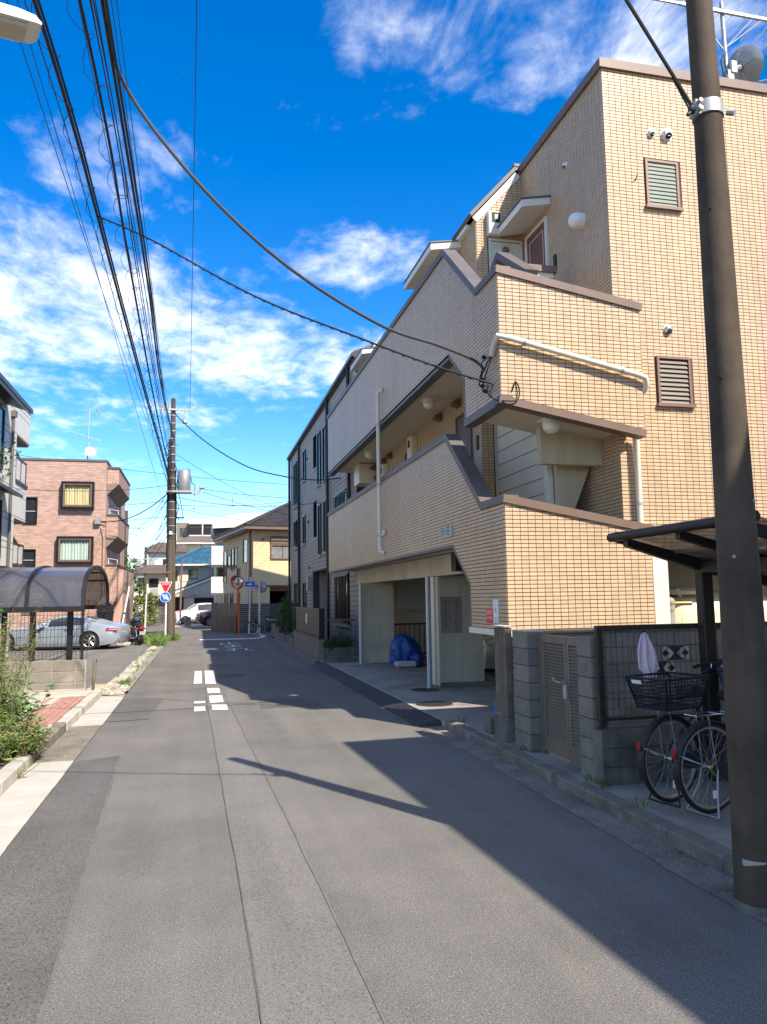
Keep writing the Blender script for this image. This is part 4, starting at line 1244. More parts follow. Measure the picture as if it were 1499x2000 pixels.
def hip_roof(par, P, u0, u1, v0, v1, z0, z1, inset, mat, tile=(0.27, 0.30), ridge_dir='u', base=None, thick=0.16):
    """P maps (u,v,z); ridge along u"""
    base = base or mat
    vm = (v0+v1)/2
    a, b, c, d = (u0, v0), (u1, v0), (u1, v1), (u0, v1)
    r0, r1 = (u0+inset, vm), (u1-inset, vm)
    mb = MB()
    pts = [P(*a, z0), P(*b, z0), P(*c, z0), P(*d, z0), P(*r0, z1), P(*r1, z1)]
    pts += [p-Vector((0, 0, thick)) for p in pts[:4]]
    mb.add(pts, [(0,1,5,4), (1,2,5), (2,3,4,5), (3,0,4), (6,7,1,0), (7,8,2,1), (8,9,3,2), (9,6,0,3), (9,8,7,6)])
    ro = build(mb, 'roof', base, par)
    tm = MB()
    def slope(e0, e1, t0, t1):
        e0, e1, t0, t1 = P(*e0, z0), P(*e1, z0), P(*t0, z1), P(*t1, z1)
        ed = (e1-e0); W = ed.length; ed = ed/W
        run = (t0-e0) - ed*(t0-e0).dot(ed)
        H = run.length; rd = run/H
        nr = ed.cross(rd).normalized()
        if nr.z < 0: nr = -nr
        s0 = (t0-e0).dot(ed); s1 = (t1-e0).dot(ed)
        nv = int(H/tile[1])
        for j in range(nv+1):
            y0 = j*tile[1]; y1 = min(H, y0+tile[1]*1.05)
            lo = s0*(y0/H); hi = W+(s1-W)*(y0/H)
            k = lo
            while k < hi-0.05:
                w_ = min(tile[0], hi-k)
                q = []
                for (f_, h) in ((0, 0.02), (0.3, 0.055), (0.7, 0.055), (1.0, 0.02)):
                    q.append((k+w_*f_, h))
                vs = [e0+ed*x+rd*y0+nr*(h+0.03) for x, h in q] + [e0+ed*x+rd*y1+nr*(h*0.8) for x, h in q] + [e0+ed*x+rd*y0+nr*0.0 for x, h in q]
                tm.add(vs, [(0,1,5,4), (1,2,6,5), (2,3,7,6), (8,9,1,0), (9,10,2,1), (10,11,3,2)])
                k += tile[0]
    slope(a, b, r0, r1); slope(b, c, r1, r1); slope(c, d, r1, r0); slope(d, a, r0, r0)
    build(tm, 'roof_tiles', mat, ro, kind='stuff')
    rg = MB()
    for s, t in ((P(*r0, z1), P(*r1, z1)), (P(*a, z0), P(*r0, z1)), (P(*d, z0), P(*r0, z1)), (P(*b, z0), P(*r1, z1)), (P(*c, z0), P(*r1, z1))):
        if (t-s).length > 0.1: rg.cyl(s+Vector((0, 0, 0.06)), t+Vector((0, 0, 0.08)), 0.10, n=8)
    build(rg, 'ridge_tiles', mat, ro)
    return ro
hip_roof(bh, bp, -0.55, 7.8, -0.55, 9.4, 5.78, 7.75, 4.0, 'rooftile_dark')
build(bbx(MB(), -0.62, 7.85, -0.62, -0.551, 5.62, 5.74), 'rain_gutter', 'frame_brown', bh)
build(bbx(MB(), -0.62, -0.551, -0.55, 9.4, 5.62, 5.74), 'rain_gutter', 'frame_brown', bh)
build(bbx(MB(), -0.52, 7.7, -0.52, 9.3, 5.56, 5.619), 'eaves_soffit', 'frame_brown', bh)

# fences round the beige house: brown screen round the bend, grey slats behind the mirrors
def slat_fence(label, p0, p1, h0, h1, n, mat, loc, name='slat_fence', post=1.5, vertical=False, gap=0.012):
    t = thing(name, label, 'fence', loc)
    p0, p1 = Vector((*p0, 0)), Vector((*p1, 0))
    d = (p1-p0); Ln = d.length; d /= Ln
    nrm = Vector((-d.y, d.x, 0))
    if vertical:
        k = Ln/n
        for i in range(n):
            mb = MB().prism([p0+d*(i*k+gap)+Vector((0, 0, h0)), p0+d*((i+1)*k-gap)+Vector((0, 0, h0)), p0+d*((i+1)*k-gap)+Vector((0, 0, h1)), p0+d*(i*k+gap)+Vector((0, 0, h1))], nrm*0.03)
            build(mb, 'board', mat, t)
    else:
        k = (h1-h0)/n
        for i in range(n):
            mb = MB().prism([p0+Vector((0, 0, h0+i*k+gap/2)), p1+Vector((0, 0, h0+i*k+gap/2)), p1+Vector((0, 0, h0+(i+1)*k-gap/2)), p0+Vector((0, 0, h0+(i+1)*k-gap/2))], nrm*0.03)
            build(mb, 'slat', mat, t)
    x = 0.0
    while x <= Ln+0.01:
        q = p0+d*min(x, Ln)+nrm*0.032
        build(MB().prism([q-d*0.03, q+d*0.03, q+d*0.03+nrm*0.06, q-d*0.03+nrm*0.06], (0, 0, h1)), 'post', mat, t)
        x += post
    return t
bf = slat_fence('brown boarded wall round the road bend by the orange mirror', (0.68, 45.6), (1.86, 40.7), 0.02, 0.92, 14, 'fence_brown', (1.2, 43, 0), name='boarded_wall', vertical=True, gap=0.008)
mb = MB()
p0, p1 = Vector((0.98, 44.3, 0)), Vector((1.86, 40.7, 0)); d = (p1-p0).normalized()
for k in range(11):
    q = p0+(p1-p0)*(k/10)
    mb.prism([q-d*0.14+Vector((0, 0, 0.93)), q+d*0.14+Vector((0, 0, 0.93)), q+d*0.14+Vector((0, 0, 1.5)), q-d*0.14+Vector((0, 0, 1.5))], Vector((-d.y, d.x, 0))*0.02)
build(mb, 'screen_panels', 'panel_dark', bf)
build(MB().prism([p0+Vector((0, 0, 1.501)), p1+Vector((0, 0, 1.501)), p1+Vector((0, 0, 1.55)), p0+Vector((0, 0, 1.55))], Vector((-d.y, d.x, 0))*0.05), 'top_rail', 'fence_grey', bf)
build(MB().prism([(0.66, 45.6, 0), (0.98, 44.3, 0), (0.98, 44.3, 1.58), (0.66, 45.6, 1.58)], (0.05, 0.01, 0)), 'end_board', 'fence_brown', bf)
slat_fence('grey horizontal slat fence behind the two mirrors', (1.90, 40.75), (4.25, 40.55), 0.02, 1.52, 15, 'fence_grey', (3, 40.7, 0), post=1.15)
# gate pillar with name plate
gp = thing('gate_pillar', 'dark gate pillar with small gold name plates', 'pillar', (3.95, 38.3, 0))
build(MB().bbox(3.78, 4.12, 38.1, 38.4, 0, 1.30, 0.01), 'pillar_body', 'fence_grey', gp)
build(MB().box(3.95, 4.05, 38.08, 38.0995, 0.9, 1.24).box(3.83, 3.88, 38.08, 38.0995, 0.6, 1.1), 'name_plate', 'gold', gp)

# ------------------------------------------------------------------ planters and walls before the grey building
def block_wall(label, x0, x1, y0, y1, z0, z1, bl, bhh, face, mat='block', mort='mortar', name='block_wall', joint=0.008, cat='wall', proud=0.010, stagger=True):
    """wall body with every block on the seen faces a piece: face list of ('x-',) ('y-',)"""
    t = thing(name, label, cat, ((x0+x1)/2, (y0+y1)/2, z0))
    build(MB().box(x0, x1, y0, y1, z0, z1), 'wall_core', mort, t)
    n = int(round((z1-z0)/bhh))
    hh = (z1-z0)/n
    for f in face:
        if f == 'y-': a0, a1 = x0-(proud if 'x-' in face else 0), x1
        else: a0, a1 = y0, y1
        for j in range(n):
            u = a0-(bl/2 if (stagger and j % 2) else 0)
            while u < a1-0.005:
                s, e = max(a0, u)+joint/2*(1 if u > a0 else 0), min(a1, u+bl)-(joint/2 if u+bl < a1 else 0)
                if e-s > 0.02:
                    zz0, zz1 = z0+j*hh+joint/2, z0+(j+1)*hh-(joint/2 if j < n-1 else 0)
                    if f == 'y-': mb = MB().bbox(s, e, y0-proud, y0+0.01, zz0, zz1, 0.004)
                    elif f == 'x-': mb = MB().bbox(x0-proud, x0+0.01, s, e, zz0, zz1, 0.004)
                    build(mb, 'block', mat, t)
                u += bl
    return t
bw = block_wall('scored concrete block wall under a dark panel before the grey building', 3.20, 3.35, 21.2, 26.9, 0.05, 0.62, 0.4, 0.19, ['x-', 'y-'], name='block_wall')
build(MB().box(3.18, 3.37, 21.18, 26.95, 0.622, 0.68), 'coping', 'panel_dark', bw)
pl = thing('privacy_panel', 'dark grey privacy panel with a white mark on the block wall', 'panel', (3.27, 24, 0.68))
build(MB().box(3.25, 3.29, 21.25, 26.9, 0.685, 1.42), 'panel', 'panel_dark', pl)
build(MB().box(3.235, 3.249, 23.9, 24.15, 0.98, 1.28), 'white_plate', 'sign_white', pl)
build(MB().box(3.2, 3.36, 26.9, 26.98, 0.68, 1.45).box(3.2, 3.36, 21.14, 21.24, 0.68, 1.47).box(3.21, 3.35, 21.25, 26.9, 1.42, 1.46), 'frame', 'frame_dark', pl)
rl = MB().box(3.4, 4.25, 21.30, 21.34, 1.12, 1.17)
for x in np.arange(3.45, 4.25, 0.115): rl.box(x-0.01, x+0.01, 21.31, 21.33, 0.45, 1.12)
rl.box(3.4, 4.25, 21.30, 21.34, 0.42, 0.46)
tag(build(rl, 'iron_railing', 'frame_brown', loc=(3.8, 21.3, 0)), 'thin brown iron railing over the clipped hedge', 'railing')
hp = block_wall('low mossy block planter between the panel wall and the garage post', 3.30, 4.10, 20.75, 20.95, 0.05, 0.42, 0.4, 0.185, ['y-'], mat='concrete_dark', name='block_planter', cat='planter')
block_wall('concrete block wall with iron gate post by the parked white wheel bicycle', 3.30, 3.42, 33.2, 36.6, 0.02, 0.60, 0.4, 0.19, ['x-', 'y-'], mat='block_pale')
gp2 = thing('gate_post', 'black slim gate standing behind the low block wall', 'gate', (3.5, 33.2, 0))
build(MB().box(3.44, 3.50, 33.25, 33.33, 0.0, 1.25).box(4.2, 4.26, 33.25, 33.33, 0.0, 1.25), 'gate_posts', 'frame_dark', gp2)
mb = MB()
for x in np.arange(3.55, 4.2, 0.1): mb.box(x-0.012, x+0.012, 33.28, 33.31, 0.1, 1.15)
mb.box(3.5, 4.2, 33.28, 33.31, 1.15, 1.2).box(3.5, 4.2, 33.28, 33.31, 0.06, 0.1)
build(mb, 'gate_bars', 'frame_dark', gp2)
for k, (y, lab) in enumerate(((31.4, 'pale concrete trough under the tall green shrub'), (28.3, 'pale concrete trough between shrub and panel wall'))):
    t = thing('concrete_trough', lab, 'planter', (3.3, y, 0.05), group='concrete troughs along the pavement')
    build(MB().bbox(3.20, 3.62, y-1.0, y-0.92, 0.05, 0.36, 0.008).bbox(3.20, 3.62, y+0.92, y+1.0, 0.05, 0.36, 0.008).bbox(3.20, 3.27, y-0.919, y+0.919, 0.05, 0.36, 0.008).bbox(3.55, 3.62, y-0.919, y+0.919, 0.05, 0.36, 0.008), 'trough_sides', 'concrete_dirty', t)
    build(MB().box(3.27, 3.55, y-0.9, y+0.9, 0.1, 0.31), 'soil', 'soil', t)

# ------------------------------------------------------------------ far houses at the end of the street
def bwin(par, y, wins, frame='frame_brown', pane='glass_dark', mull=1):
    for (x0, x1, z0, z1) in wins:
        win(par, (0, y, 0), (1, 0, 0), (0, -1, 0), x0, x1, z0, z1, frame=frame, pane=pane, mull=mull, fr=0.07, proud=0.08)
blu = thing('blue_roof_house', 'old house with a blue glazed tile roof and a sloping lean-to', 'house', (0, 72, 0))
build(MB().box(-2.35, 4.2, 72, 80, 0, 4.85), 'wall', 'siding_boards', blu)
bwin(blu, 72, [(-0.95, -0.25, 3.72, 4.5)], mull=0)
build(MB().box(-1.75, -1.03, 71.9, 71.999, 3.45, 4.5), 'shutter', 'plaster_cream', blu)
build(MB().box(-1.8, -1.1, 71.9, 71.999, 2.5, 3.4), 'shutter', 'plaster_cream', blu)
bwin(blu, 72, [(-2.25, -2.0, 3.6, 4.4)], mull=0)
hip_roof(blu, lambda u, v, z: Vector((u, v, z)), -2.95, 4.8, 71.3, 80.7, 4.98, 6.75, 3.2, 'rooftile_blue', tile=(0.30, 0.32))
build(MB().box(-2.98, 4.9, 71.2, 71.295, 4.84, 4.98), 'rain_gutter', 'trim_white', blu)
lt = build(MB().prism([(-2.6, 70.6, 2.35), (2.4, 70.6, 4.3), (2.4, 70.6, 4.42), (-2.6, 70.6, 2.47)], (0, 1.4, 0)), 'lean_to_roof', 'roof_dark_metal', blu)
build(MB().prism([(-2.3, 70.52, 2.28), (2.4, 70.52, 4.10), (2.4, 70.52, 4.30), (-2.3, 70.52, 2.46)], (0, 0.078, 0)), 'rake_board', 'trim_white', lt)
build(MB().prism([(-2.3, 70.7, 0), (2.4, 70.7, 0), (2.4, 70.7, 4.2), (-2.3, 70.7, 2.36)], (0, 1.29, 0)), 'lean_to_wall', 'plaster_grey', blu)
build(MB().box(-2.35, -0.4, 69.6, 70.69, 2.05, 2.35), 'porch_slab', 'concrete', blu)
build(MB().box(-1.3, -0.45, 69.8, 70.69, 0, 2.049), 'porch_wall', 'plaster_white', blu)
build(MB().box(-2.1, -1.4, 70.62, 70.699, 0, 1.95), 'door', 'frame_dark', blu)
build(MB().box(-0.40, 2.3, 70.5, 70.69, 1.0, 1.95), 'garage_opening', 'black', blu)
build(MB().cyl((0.18, 75.9, 6.75), (0.18, 75.9, 7.1), 0.18, 0.10, 8), 'ridge_end', 'rooftile_dark', blu)

wh = thing('white_building', 'white building with a deep flat parapet and boarded balconies behind the beige house', 'building', (4, 60, 0))
build(MB().box(1.2, 9, 60, 68, 0, 7.4), 'wall', 'plaster_grey', wh)
build(MB().prism([(0.9, 59.0, 7.1), (9, 59.0, 7.55), (9, 59.0, 8.35), (2.9, 59.0, 8.25), (0.9, 59.0, 7.75)], (0, 9.5, 0)), 'parapet', 'plaster_white', wh)
build(MB().box(1.0, 9, 59.3, 59.99, 6.6, 7.05), 'soffit', 'frame_dark', wh)
build(MB().box(0.83, 4.0, 58.6, 58.75, 4.35, 5.75), 'balcony_front', 'siding_boards', wh)
build(MB().box(0.83, 4.0, 58.6, 58.75, 2.25, 3.45), 'balcony_front', 'siding_boards', wh)
build(MB().box(0.83, 4.0, 58.76, 59.99, 4.2, 4.34), 'balcony_floor', 'plaster_grey', wh)
build(MB().box(0.83, 4.0, 58.76, 59.99, 2.1, 2.24), 'balcony_floor', 'plaster_grey', wh)
build(MB().box(1.2, 5, 59.9, 59.999, 5.76, 6.6), 'balcony_window', 'glass_dark', wh)
build(MB().box(1.2, 5, 59.9, 59.999, 3.46, 4.1), 'balcony_window', 'glass_dark', wh)

cr = thing('cream_house', 'cream house with a low brown hip roof behind the blue roof', 'house', (0, 96, 0))
build(MB().box(-2.5, 4.5, 96, 104, 0, 8.6), 'wall', 'plaster_cream', cr)
build(MB().add([(-3.2, 95.2, 8.6), (5.2, 95.2, 8.6), (5.2, 105, 8.6), (-3.2, 105, 8.6), (-1.3, 99, 9.75), (3.5, 99, 9.75)], [(0,1,5,4), (1,2,5), (2,3,4,5), (3,0,4), (3,2,1,0)]), 'roof', 'roof_brown', cr)
build(MB().box(-3.25, 5.25, 95.1, 95.19, 8.5, 8.66), 'rain_gutter', 'trim_white', cr)
bwin(cr, 96, [(-2.2, -1.5, 6.3, 7.9)], mull=0)

bk = thing('brown_apartment_block', 'distant brown apartment block with long balconies on its top floor', 'building', (0, 142, 0))
build(MB().box(-4.1, 10, 142, 156, 0, 15.6), 'wall', 'plaster_brown', bk)
build(MB().box(-2.0, 10, 140, 141.99, 15.2, 15.9), 'roof_slab', 'plaster_cream', bk)
build(MB().box(-1.9, 10, 140.2, 140.4, 13.3, 14.5), 'balcony_rail', 'frame_dark', bk)
build(MB().box(-1.9, 10, 140.0, 141.99, 12.9, 13.25), 'balcony_slab', 'plaster_cream', bk)
build(MB().box(-1.9, 10, 141.9, 141.998, 13.3, 15.0), 'balcony_windows', 'glass_dark', bk)
for x in (0.4, 3.0, 5.5): build(MB().box(x-0.1, x+0.1, 140.05, 140.15, 13.3, 15.19), 'balcony_pillar', 'plaster_cream', bk)
bwin(bk, 142, [(-3.5, -3.0, 13.2, 14.6), (-2.8, -2.4, 13.2, 14.6), (-3.5, -3.0, 10.4, 11.8)], mull=0)

fg = thing('far_grey_house', 'far grey house with a brown gabled roof and white shutter box', 'house', (-4, 86, 0))
build(MB().box(-5.4, -1.6, 86, 93, 0, 7.0), 'wall', 'plaster_grey', fg)
build(MB().prism([(-5.7, 85.5, 6.9), (-1.4, 85.5, 6.9), (-1.4, 85.5, 7.7), (-4.3, 85.5, 8.0), (-5.7, 85.5, 7.3)], (0, 8, 0)), 'roof', 'roof_brown', fg)
bwin(fg, 86, [(-3.9, -2.9, 5.3, 6.2)], frame='trim_white')
build(MB().box(-4.5, -2.0, 85.2, 85.999, 4.6, 5.1), 'balcony', 'plaster_white', fg)

nh = thing('netted_house', 'low brown house with a netted balcony roof beyond the shrubs', 'house', (-3.3, 62.5, 0))
build(MB().box(-4.0, -2.3, 62.5, 68, 0, 3.85), 'wall', 'plaster_cream', nh)
build(MB().prism([(-4.3, 61.8, 3.85), (-2.2, 61.8, 3.85), (-2.2, 61.8, 4.5), (-4.2, 61.8, 4.5)], (0, 6, 0)), 'roof', 'roof_brown', nh)
bwin(nh, 62.5, [(-3.75, -3.2, 2.9, 3.4)], frame='frame_dark')
build(MB().box(-4.05, -2.3, 62.2, 62.49, 0, 2.2), 'lower_wall', 'plaster_brown', nh)
build(MB().box(-3.7, -2.4, 62.1, 62.19, 0.1, 1.9), 'opening', 'black', nh)
build(MB().bbox(-3.7, -3.1, 61.9, 62.09, 2.1, 2.7, 0.02), 'air_conditioner', 'galvanised', nh)
slat_fence('grey boarded garden fence beyond the utility pole', (-3.3, 56.5), (-2.3, 56.2), 0.1, 1.35, 8, 'concrete_dark', (-2.8, 56.3, 0), post=0.5, gap=0.03)

# row of small houses closing the view to the left beyond the shrubs, and rooftops further back
for (x0, x1, y, h, m_, lab) in ((-12, -6.2, 58, 5.8, 'plaster_grey', 'grey house beyond the green shrubs'), (6, 14, 92, 7.5, 'plaster_cream', 'cream house far behind the white building'), (-9, -6.0, 110, 5.5, 'plaster_white', 'pale house far down the street')):
    t = thing('far_house', lab, 'house', ((x0+x1)/2, y, 0))
    build(MB().box(x0, x1, y, y+8, 0, h), 'wall', m_, t)
    build(MB().prism([(x0-0.4, y-0.4, h), (x1+0.4, y-0.4, h), ((x0+x1)/2, y-0.4, h+1.5)], (0, 8.8, 0)), 'roof', 'roof_brown', t)
    bwin(t, y, [(x0+0.8, x0+1.8, h-1.6, h-0.6)])

# house at the right behind the camera side, whose shadow lies over the road and the bicycle stand
nb = thing('neighbour_house', 'two storey house on the near right whose shadow covers the road', 'house', (8.32, -1.9, 0), R(2.6))
build(MB().box(-2.6, 4.5, -7.0, 5.6, 0, 5.9), 'wall', 'plaster_cream', nb, local=True)
build(MB().box(-3.5, 5.0, -7.5, 6.2, 5.9, 6.15), 'roof', 'roof_brown', nb, local=True)
for yv in (-4.5, -1.0, 2.5):
    build(MB().box(-2.66, -2.59, yv, yv+1.6, 3.4, 4.7), 'window', 'glass_dark', nb, local=True)
    build(MB().box(-2.66, -2.59, yv, yv+1.6, 0.9, 2.1), 'window', 'glass_dark', nb, local=True)
# ================================================================== LEFT SIDE
# pink tiled building
PY_ = 36.0
pk = thing('pink_tiled_building', 'three storey building in pinkish brick tiles with curtained bay windows', 'building', (-7, 36, 0))
PX0, PX1, PZ = -11.0, -4.12, 7.98
build(MB().box(PX0, PX1, PY_, PY_+9, 0, PZ), 'wall', 'grout_pink', pk)
pw = [(-5.88, -4.68, 5.92, 6.95), (-7.45, -7.0, 5.22, 6.28), (-6.0, -4.66, 3.50, 4.52), (-7.45, -7.0, 3.2, 4.0)]
mb = MB()
tile_mesh(mb, [[(PX0, 0.0), (PX1, 0.0), (PX1, PZ), (PX0, PZ)]], (0, PY_, 0), (1, 0, 0), (0, -1, 0), pitch=(0.23, 0.075), joint=(0.010, 0.010), depth=0.008, stagger=True, holes=pw, phase=(PX0, 0))
tile_mesh(mb, [[(36.0, 0.0), (45.0, 0.0), (45.0, PZ), (36.0, PZ)]], (PX1, 0, 0), (0, 1, 0), (1, 0, 0), pitch=(0.23, 0.075), joint=(0.010, 0.010), depth=0.008, stagger=True, phase=(36, 0))
build(mb, 'tile_cladding', 'tile_pink', pk, kind='stuff')
build(MB().box(PX0-0.05, PX1+0.05, PY_-0.05, PY_+9, PZ, PZ+0.09), 'coping', 'coping_shade_grey', pk)
for (x0, x1, z0, z1), cm in ((pw[0], 'curtain_yellow'), (pw[2], 'curtain_mint')):
    y0 = PY_-0.26
    f = MB()
    f.box(x0-0.085, x1+0.085, y0, PY_, z1, z1+0.09).box(x0-0.085, x1+0.085, y0, PY_, z0-0.09, z0)
    f.box(x0-0.085, x0, y0, PY_, z0+0.0005, z1-0.0005).box(x1, x1+0.085, y0, PY_, z0+0.0005, z1-0.0005)
    fo = build(f, 'bay_window', 'frame_dark', pk)
    f = MB().box(x0, x0+0.07, y0+0.02, y0+0.10, z0, z1).box(x1-0.07, x1, y0+0.02, y0+0.10, z0, z1).box(x0+0.0705, x1-0.0705, y0+0.02, y0+0.10, z1-0.06, z1).box(x0+0.0705, x1-0.0705, y0+0.02, y0+0.10, z0, z0+0.08)
    build(f, 'window_frame', 'frame_brown', fo)
    # pleated curtain
    c = MB(); n = 44
    P = []
    for k in range(n+1):
        x = x0+0.07+(x1-x0-0.14)*k/n
        P.append((x, y0+0.16+0.025*math.sin(k*1.35)+0.012*math.sin(k*3.1)))
    vs = [(x, y, z0+0.08) for x, y in P] + [(x, y, z1-0.06) for x, y in P]
    c.add(vs, [(k, k+1, n+2+k, n+1+k) for k in range(n)])
    build(c, 'curtain', cm, fo, smooth=True)
for (x0, x1, z0, z1) in (pw[1], pw[3]):
    win(pk, (0, PY_-0.008, 0), (1, 0, 0), (0, -1, 0), x0, x1, z0, z1, frame='frame_dark', mull=0, fr=0.06, proud=0.07)
    build(MB().box(x0, x1, PY_-0.045, PY_-0.03, z0+(z1-z0)*0.45, z0+(z1-z0)*0.45+0.04), 'sash_bar', 'galvanised', pk)
build(MB().box(-7.45, -7.02, PY_-0.03, PY_-0.019, 1.2, 2.2), 'shutter', 'concrete_dark', pk)
# balconies at its right side
for (z0, z1) in ((6.55, 7.75), (4.15, 5.60), (1.25, 3.35)):
    b_ = build(MB().prism([(PX1, 36.4, z0+0.5), (-3.62, 36.4, z0+0.5), (-3.62, 36.4, z1), (PX1, 36.4, z1)], (0, 5.5, 0)), 'balcony', 'grout_pink', pk)
    build(MB().prism([(PX1+0.001, 36.4, z0), (-3.62, 36.4, z0+0.499), (PX1+0.001, 36.4, z0+0.499)], (0, 5.5, 0)), 'balcony_bracket', 'plaster_brown', b_)
    mb = MB()
    tile_mesh(mb, [[(PX1+0.01, z0+0.5), (-3.62, z0+0.5), (-3.62, z1), (PX1+0.01, z1)]], (0, 36.4, 0), (1, 0, 0), (0, -1, 0), pitch=(0.23, 0.075), joint=(0.010, 0.010), depth=0.008, stagger=True)
    build(mb, 'tile_cladding', 'tile_pink', b_, kind='stuff')
    build(MB().box(PX1+0.01, -3.58, 36.34, 41.9, z1, z1+0.07), 'coping', 'coping_shade_grey', b_)
mb = MB()
for z in (5.85, 3.62): mb.tube([(-4.0, 36.5, z-0.2), (-4.0, 36.5, z+0.05), (-3.62, 36.5, z-0.02), (-3.62, 36.5, z-0.2)], 0.02, 6)
build(mb, 'balcony_rail', 'metal_white', pk)
ml = build(MB().bbox(-4.55, -4.3, PY_-0.2, PY_-0.009, 5.15, 5.45, 0.01), 'cable_box', 'metal_grey', pk)
build(MB().tube([(-4.3, PY_-0.04, 5.0), (-4.2, PY_-0.04, 4.5), (-4.2, PY_-0.04, 1.0)], 0.02, 6), 'conduit', 'frame_brown', pk)
# lower block of the pink building next to the street
build(MB().box(-4.1, -3.42, 37.2, 43, 0, 3.2), 'lower_wing', 'tile_pink', pk)
# its television antenna and dish
def yagi(par, c, ax, Ln, n, el, ed, mat='galvanised', r=0.008, elz=0.0):
    c, ax, ed = Vector(c), Vector(ax).normalized(), Vector(ed).normalized()
    mb = MB().cyl(c-ax*Ln/2, c+ax*Ln/2, r*1.6, n=6)
    for k in range(n):
        q = c-ax*Ln/2+ax*Ln*(k+0.5)/n
        h = el*(0.7+0.3*k/n)/2
        mb.cyl(q-ed*h, q+ed*h, r, n=5)
    return build(mb, 'yagi_antenna', mat, par)
an = thing('roof_antenna', 'television antenna mast with a white dish on the pink building', 'antenna', (-5.5, 40, 8.07))
build(MB().cyl((-5.5, 40, 8.0), (-5.45, 40, 11.35), 0.035, 0.025, 8), 'mast', 'galvanised', an)
yagi(an, (-5.7, 40, 11.25), (1, 0, 0.02), 1.5, 11, 0.10, (0, 1, 0))
build(MB().cyl((-5.1, 40, 11.3), (-4.9, 40, 11.55), 0.012).cyl((-5.0, 40, 11.35), (-5.15, 40, 10.95), 0.014).cyl((-5.1, 39.9, 11.4), (-5.0, 40.1, 11.1), 0.012), 'reflector', 'galvanised', an)
yagi(an, (-5.6, 40, 9.95), (1, 0.3, -0.27), 1.5, 10, 0.55, (0.2, 1, 0.55), r=0.007)
build(MB().lathe([(0.0, 0), (0.15, 0.02), (0.25, 0.05), (0.29, 0.08), (0.25, 0.06), (0, 0.01)], (-5.33, 39.86, 9.12), 20, (0.25, -1, 0.35)), 'dish', 'galvanised', an, smooth=True)
build(MB().cyl((-5.48, 40, 9.0), (-5.33, 39.9, 9.12), 0.03).cyl((-5.33, 39.86, 8.8), (-5.2, 39.45, 9.1), 0.012), 'dish_arm', 'galvanised', an)

# white sided building at the left edge
WX = -6.0
wb = thing('white_sided_building', 'three storey building in pale ribbed siding with small balconies at the left edge', 'building', (-8, 24, 0))
build(MB().box(-13, WX, 12, 27.4, 0, 8.55), 'wall', 'siding_pairs', wb)
build(MB().prism([(WX-4, 27.401, 7.35), (WX-4, 27.401, 8.55), (WX, 27.401, 8.55), (WX, 27.401, 7.35)], (0, 2.0, 0)), 'roof_overhang', 'siding_pairs', wb)
build(MB().box(-13.1, WX+0.06, 11.9, 29.5, 8.551, 8.70), 'coping', 'roof_dark_metal', wb)
build(MB().box(WX-4, WX-0.04, 27.41, 29.36, 7.28, 7.349), 'soffit', 'plaster_brown', wb)
for (z0, z1, zr) in ((4.55, 5.75, 6.65), (1.6, 2.95, 3.75)):
    b_ = build(MB().box(WX-4, WX, 27.401, 29.1, z0, z1), 'balcony', 'siding_pairs', wb)
    build(MB().box(WX-4, WX-0.03, 27.41, 29.05, z0-0.07, z0-0.001), 'soffit', 'plaster_brown', b_)
    build(MB().box(WX-4, WX+0.04, 27.402, 29.14, z1, z1+0.10), 'coping', 'roof_dark_metal', b_)
    mb = MB().box(WX-0.05, WX-0.01, 27.45, 29.1, zr-0.05, zr).box(WX-3, WX-0.01, 29.06, 29.1, zr-0.05, zr)
    for y in (27.5, 28.25, 29.05): mb.box(WX-0.05, WX-0.01, y-0.02, y+0.02, z1+0.1, zr-0.05)
    build(mb, 'balcony_rail', 'frame_dark', b_)
    for y in (27.53, 28.28): build(MB().box(WX-0.035, WX-0.025, y, y+0.7, z1+0.14, zr-0.08), 'glass_panel', 'lamp_glass', b_)
    build(MB().prism([(WX-0.02, 27.42, zr+0.15), (WX-0.02, 28.5, zr-0.12), (WX-0.02, 28.5, zr-0.06), (WX-0.02, 27.42, zr+0.24)], (-1.0, 0, 0)), 'awning', 'frame_dark', b_)
for (y0, y1, z0, z1) in ((22.5, 25.5, 5.9, 7.7), (22.5, 25.6, 3.15, 4.9), (23.0, 25.2, 0.9, 2.2)):
    win(wb, (WX, 0, 0), (0, 1, 0), (1, 0, 0), y0, y1, z0, z1, mull=1, fr=0.06)
    build(MB().prism([(WX+0.001, y0-0.4, z1+0.30), (WX+0.55, y0-0.4, z1+0.12), (WX+0.55, y0-0.4, z1+0.22), (WX+0.001, y0-0.4, z1+0.44)], (0, y1-y0+0.8, 0)), 'window_canopy', 'roof_dark_metal', wb)
build(MB().cyl((WX+0.07, 26.55, 0.2), (WX+0.07, 26.55, 7.75), 0.045, n=8).box(WX+0.001, WX+0.16, 26.45, 26.65, 7.75, 7.95), 'drain_pipe', 'coping_shade_grey', wb, smooth=True)

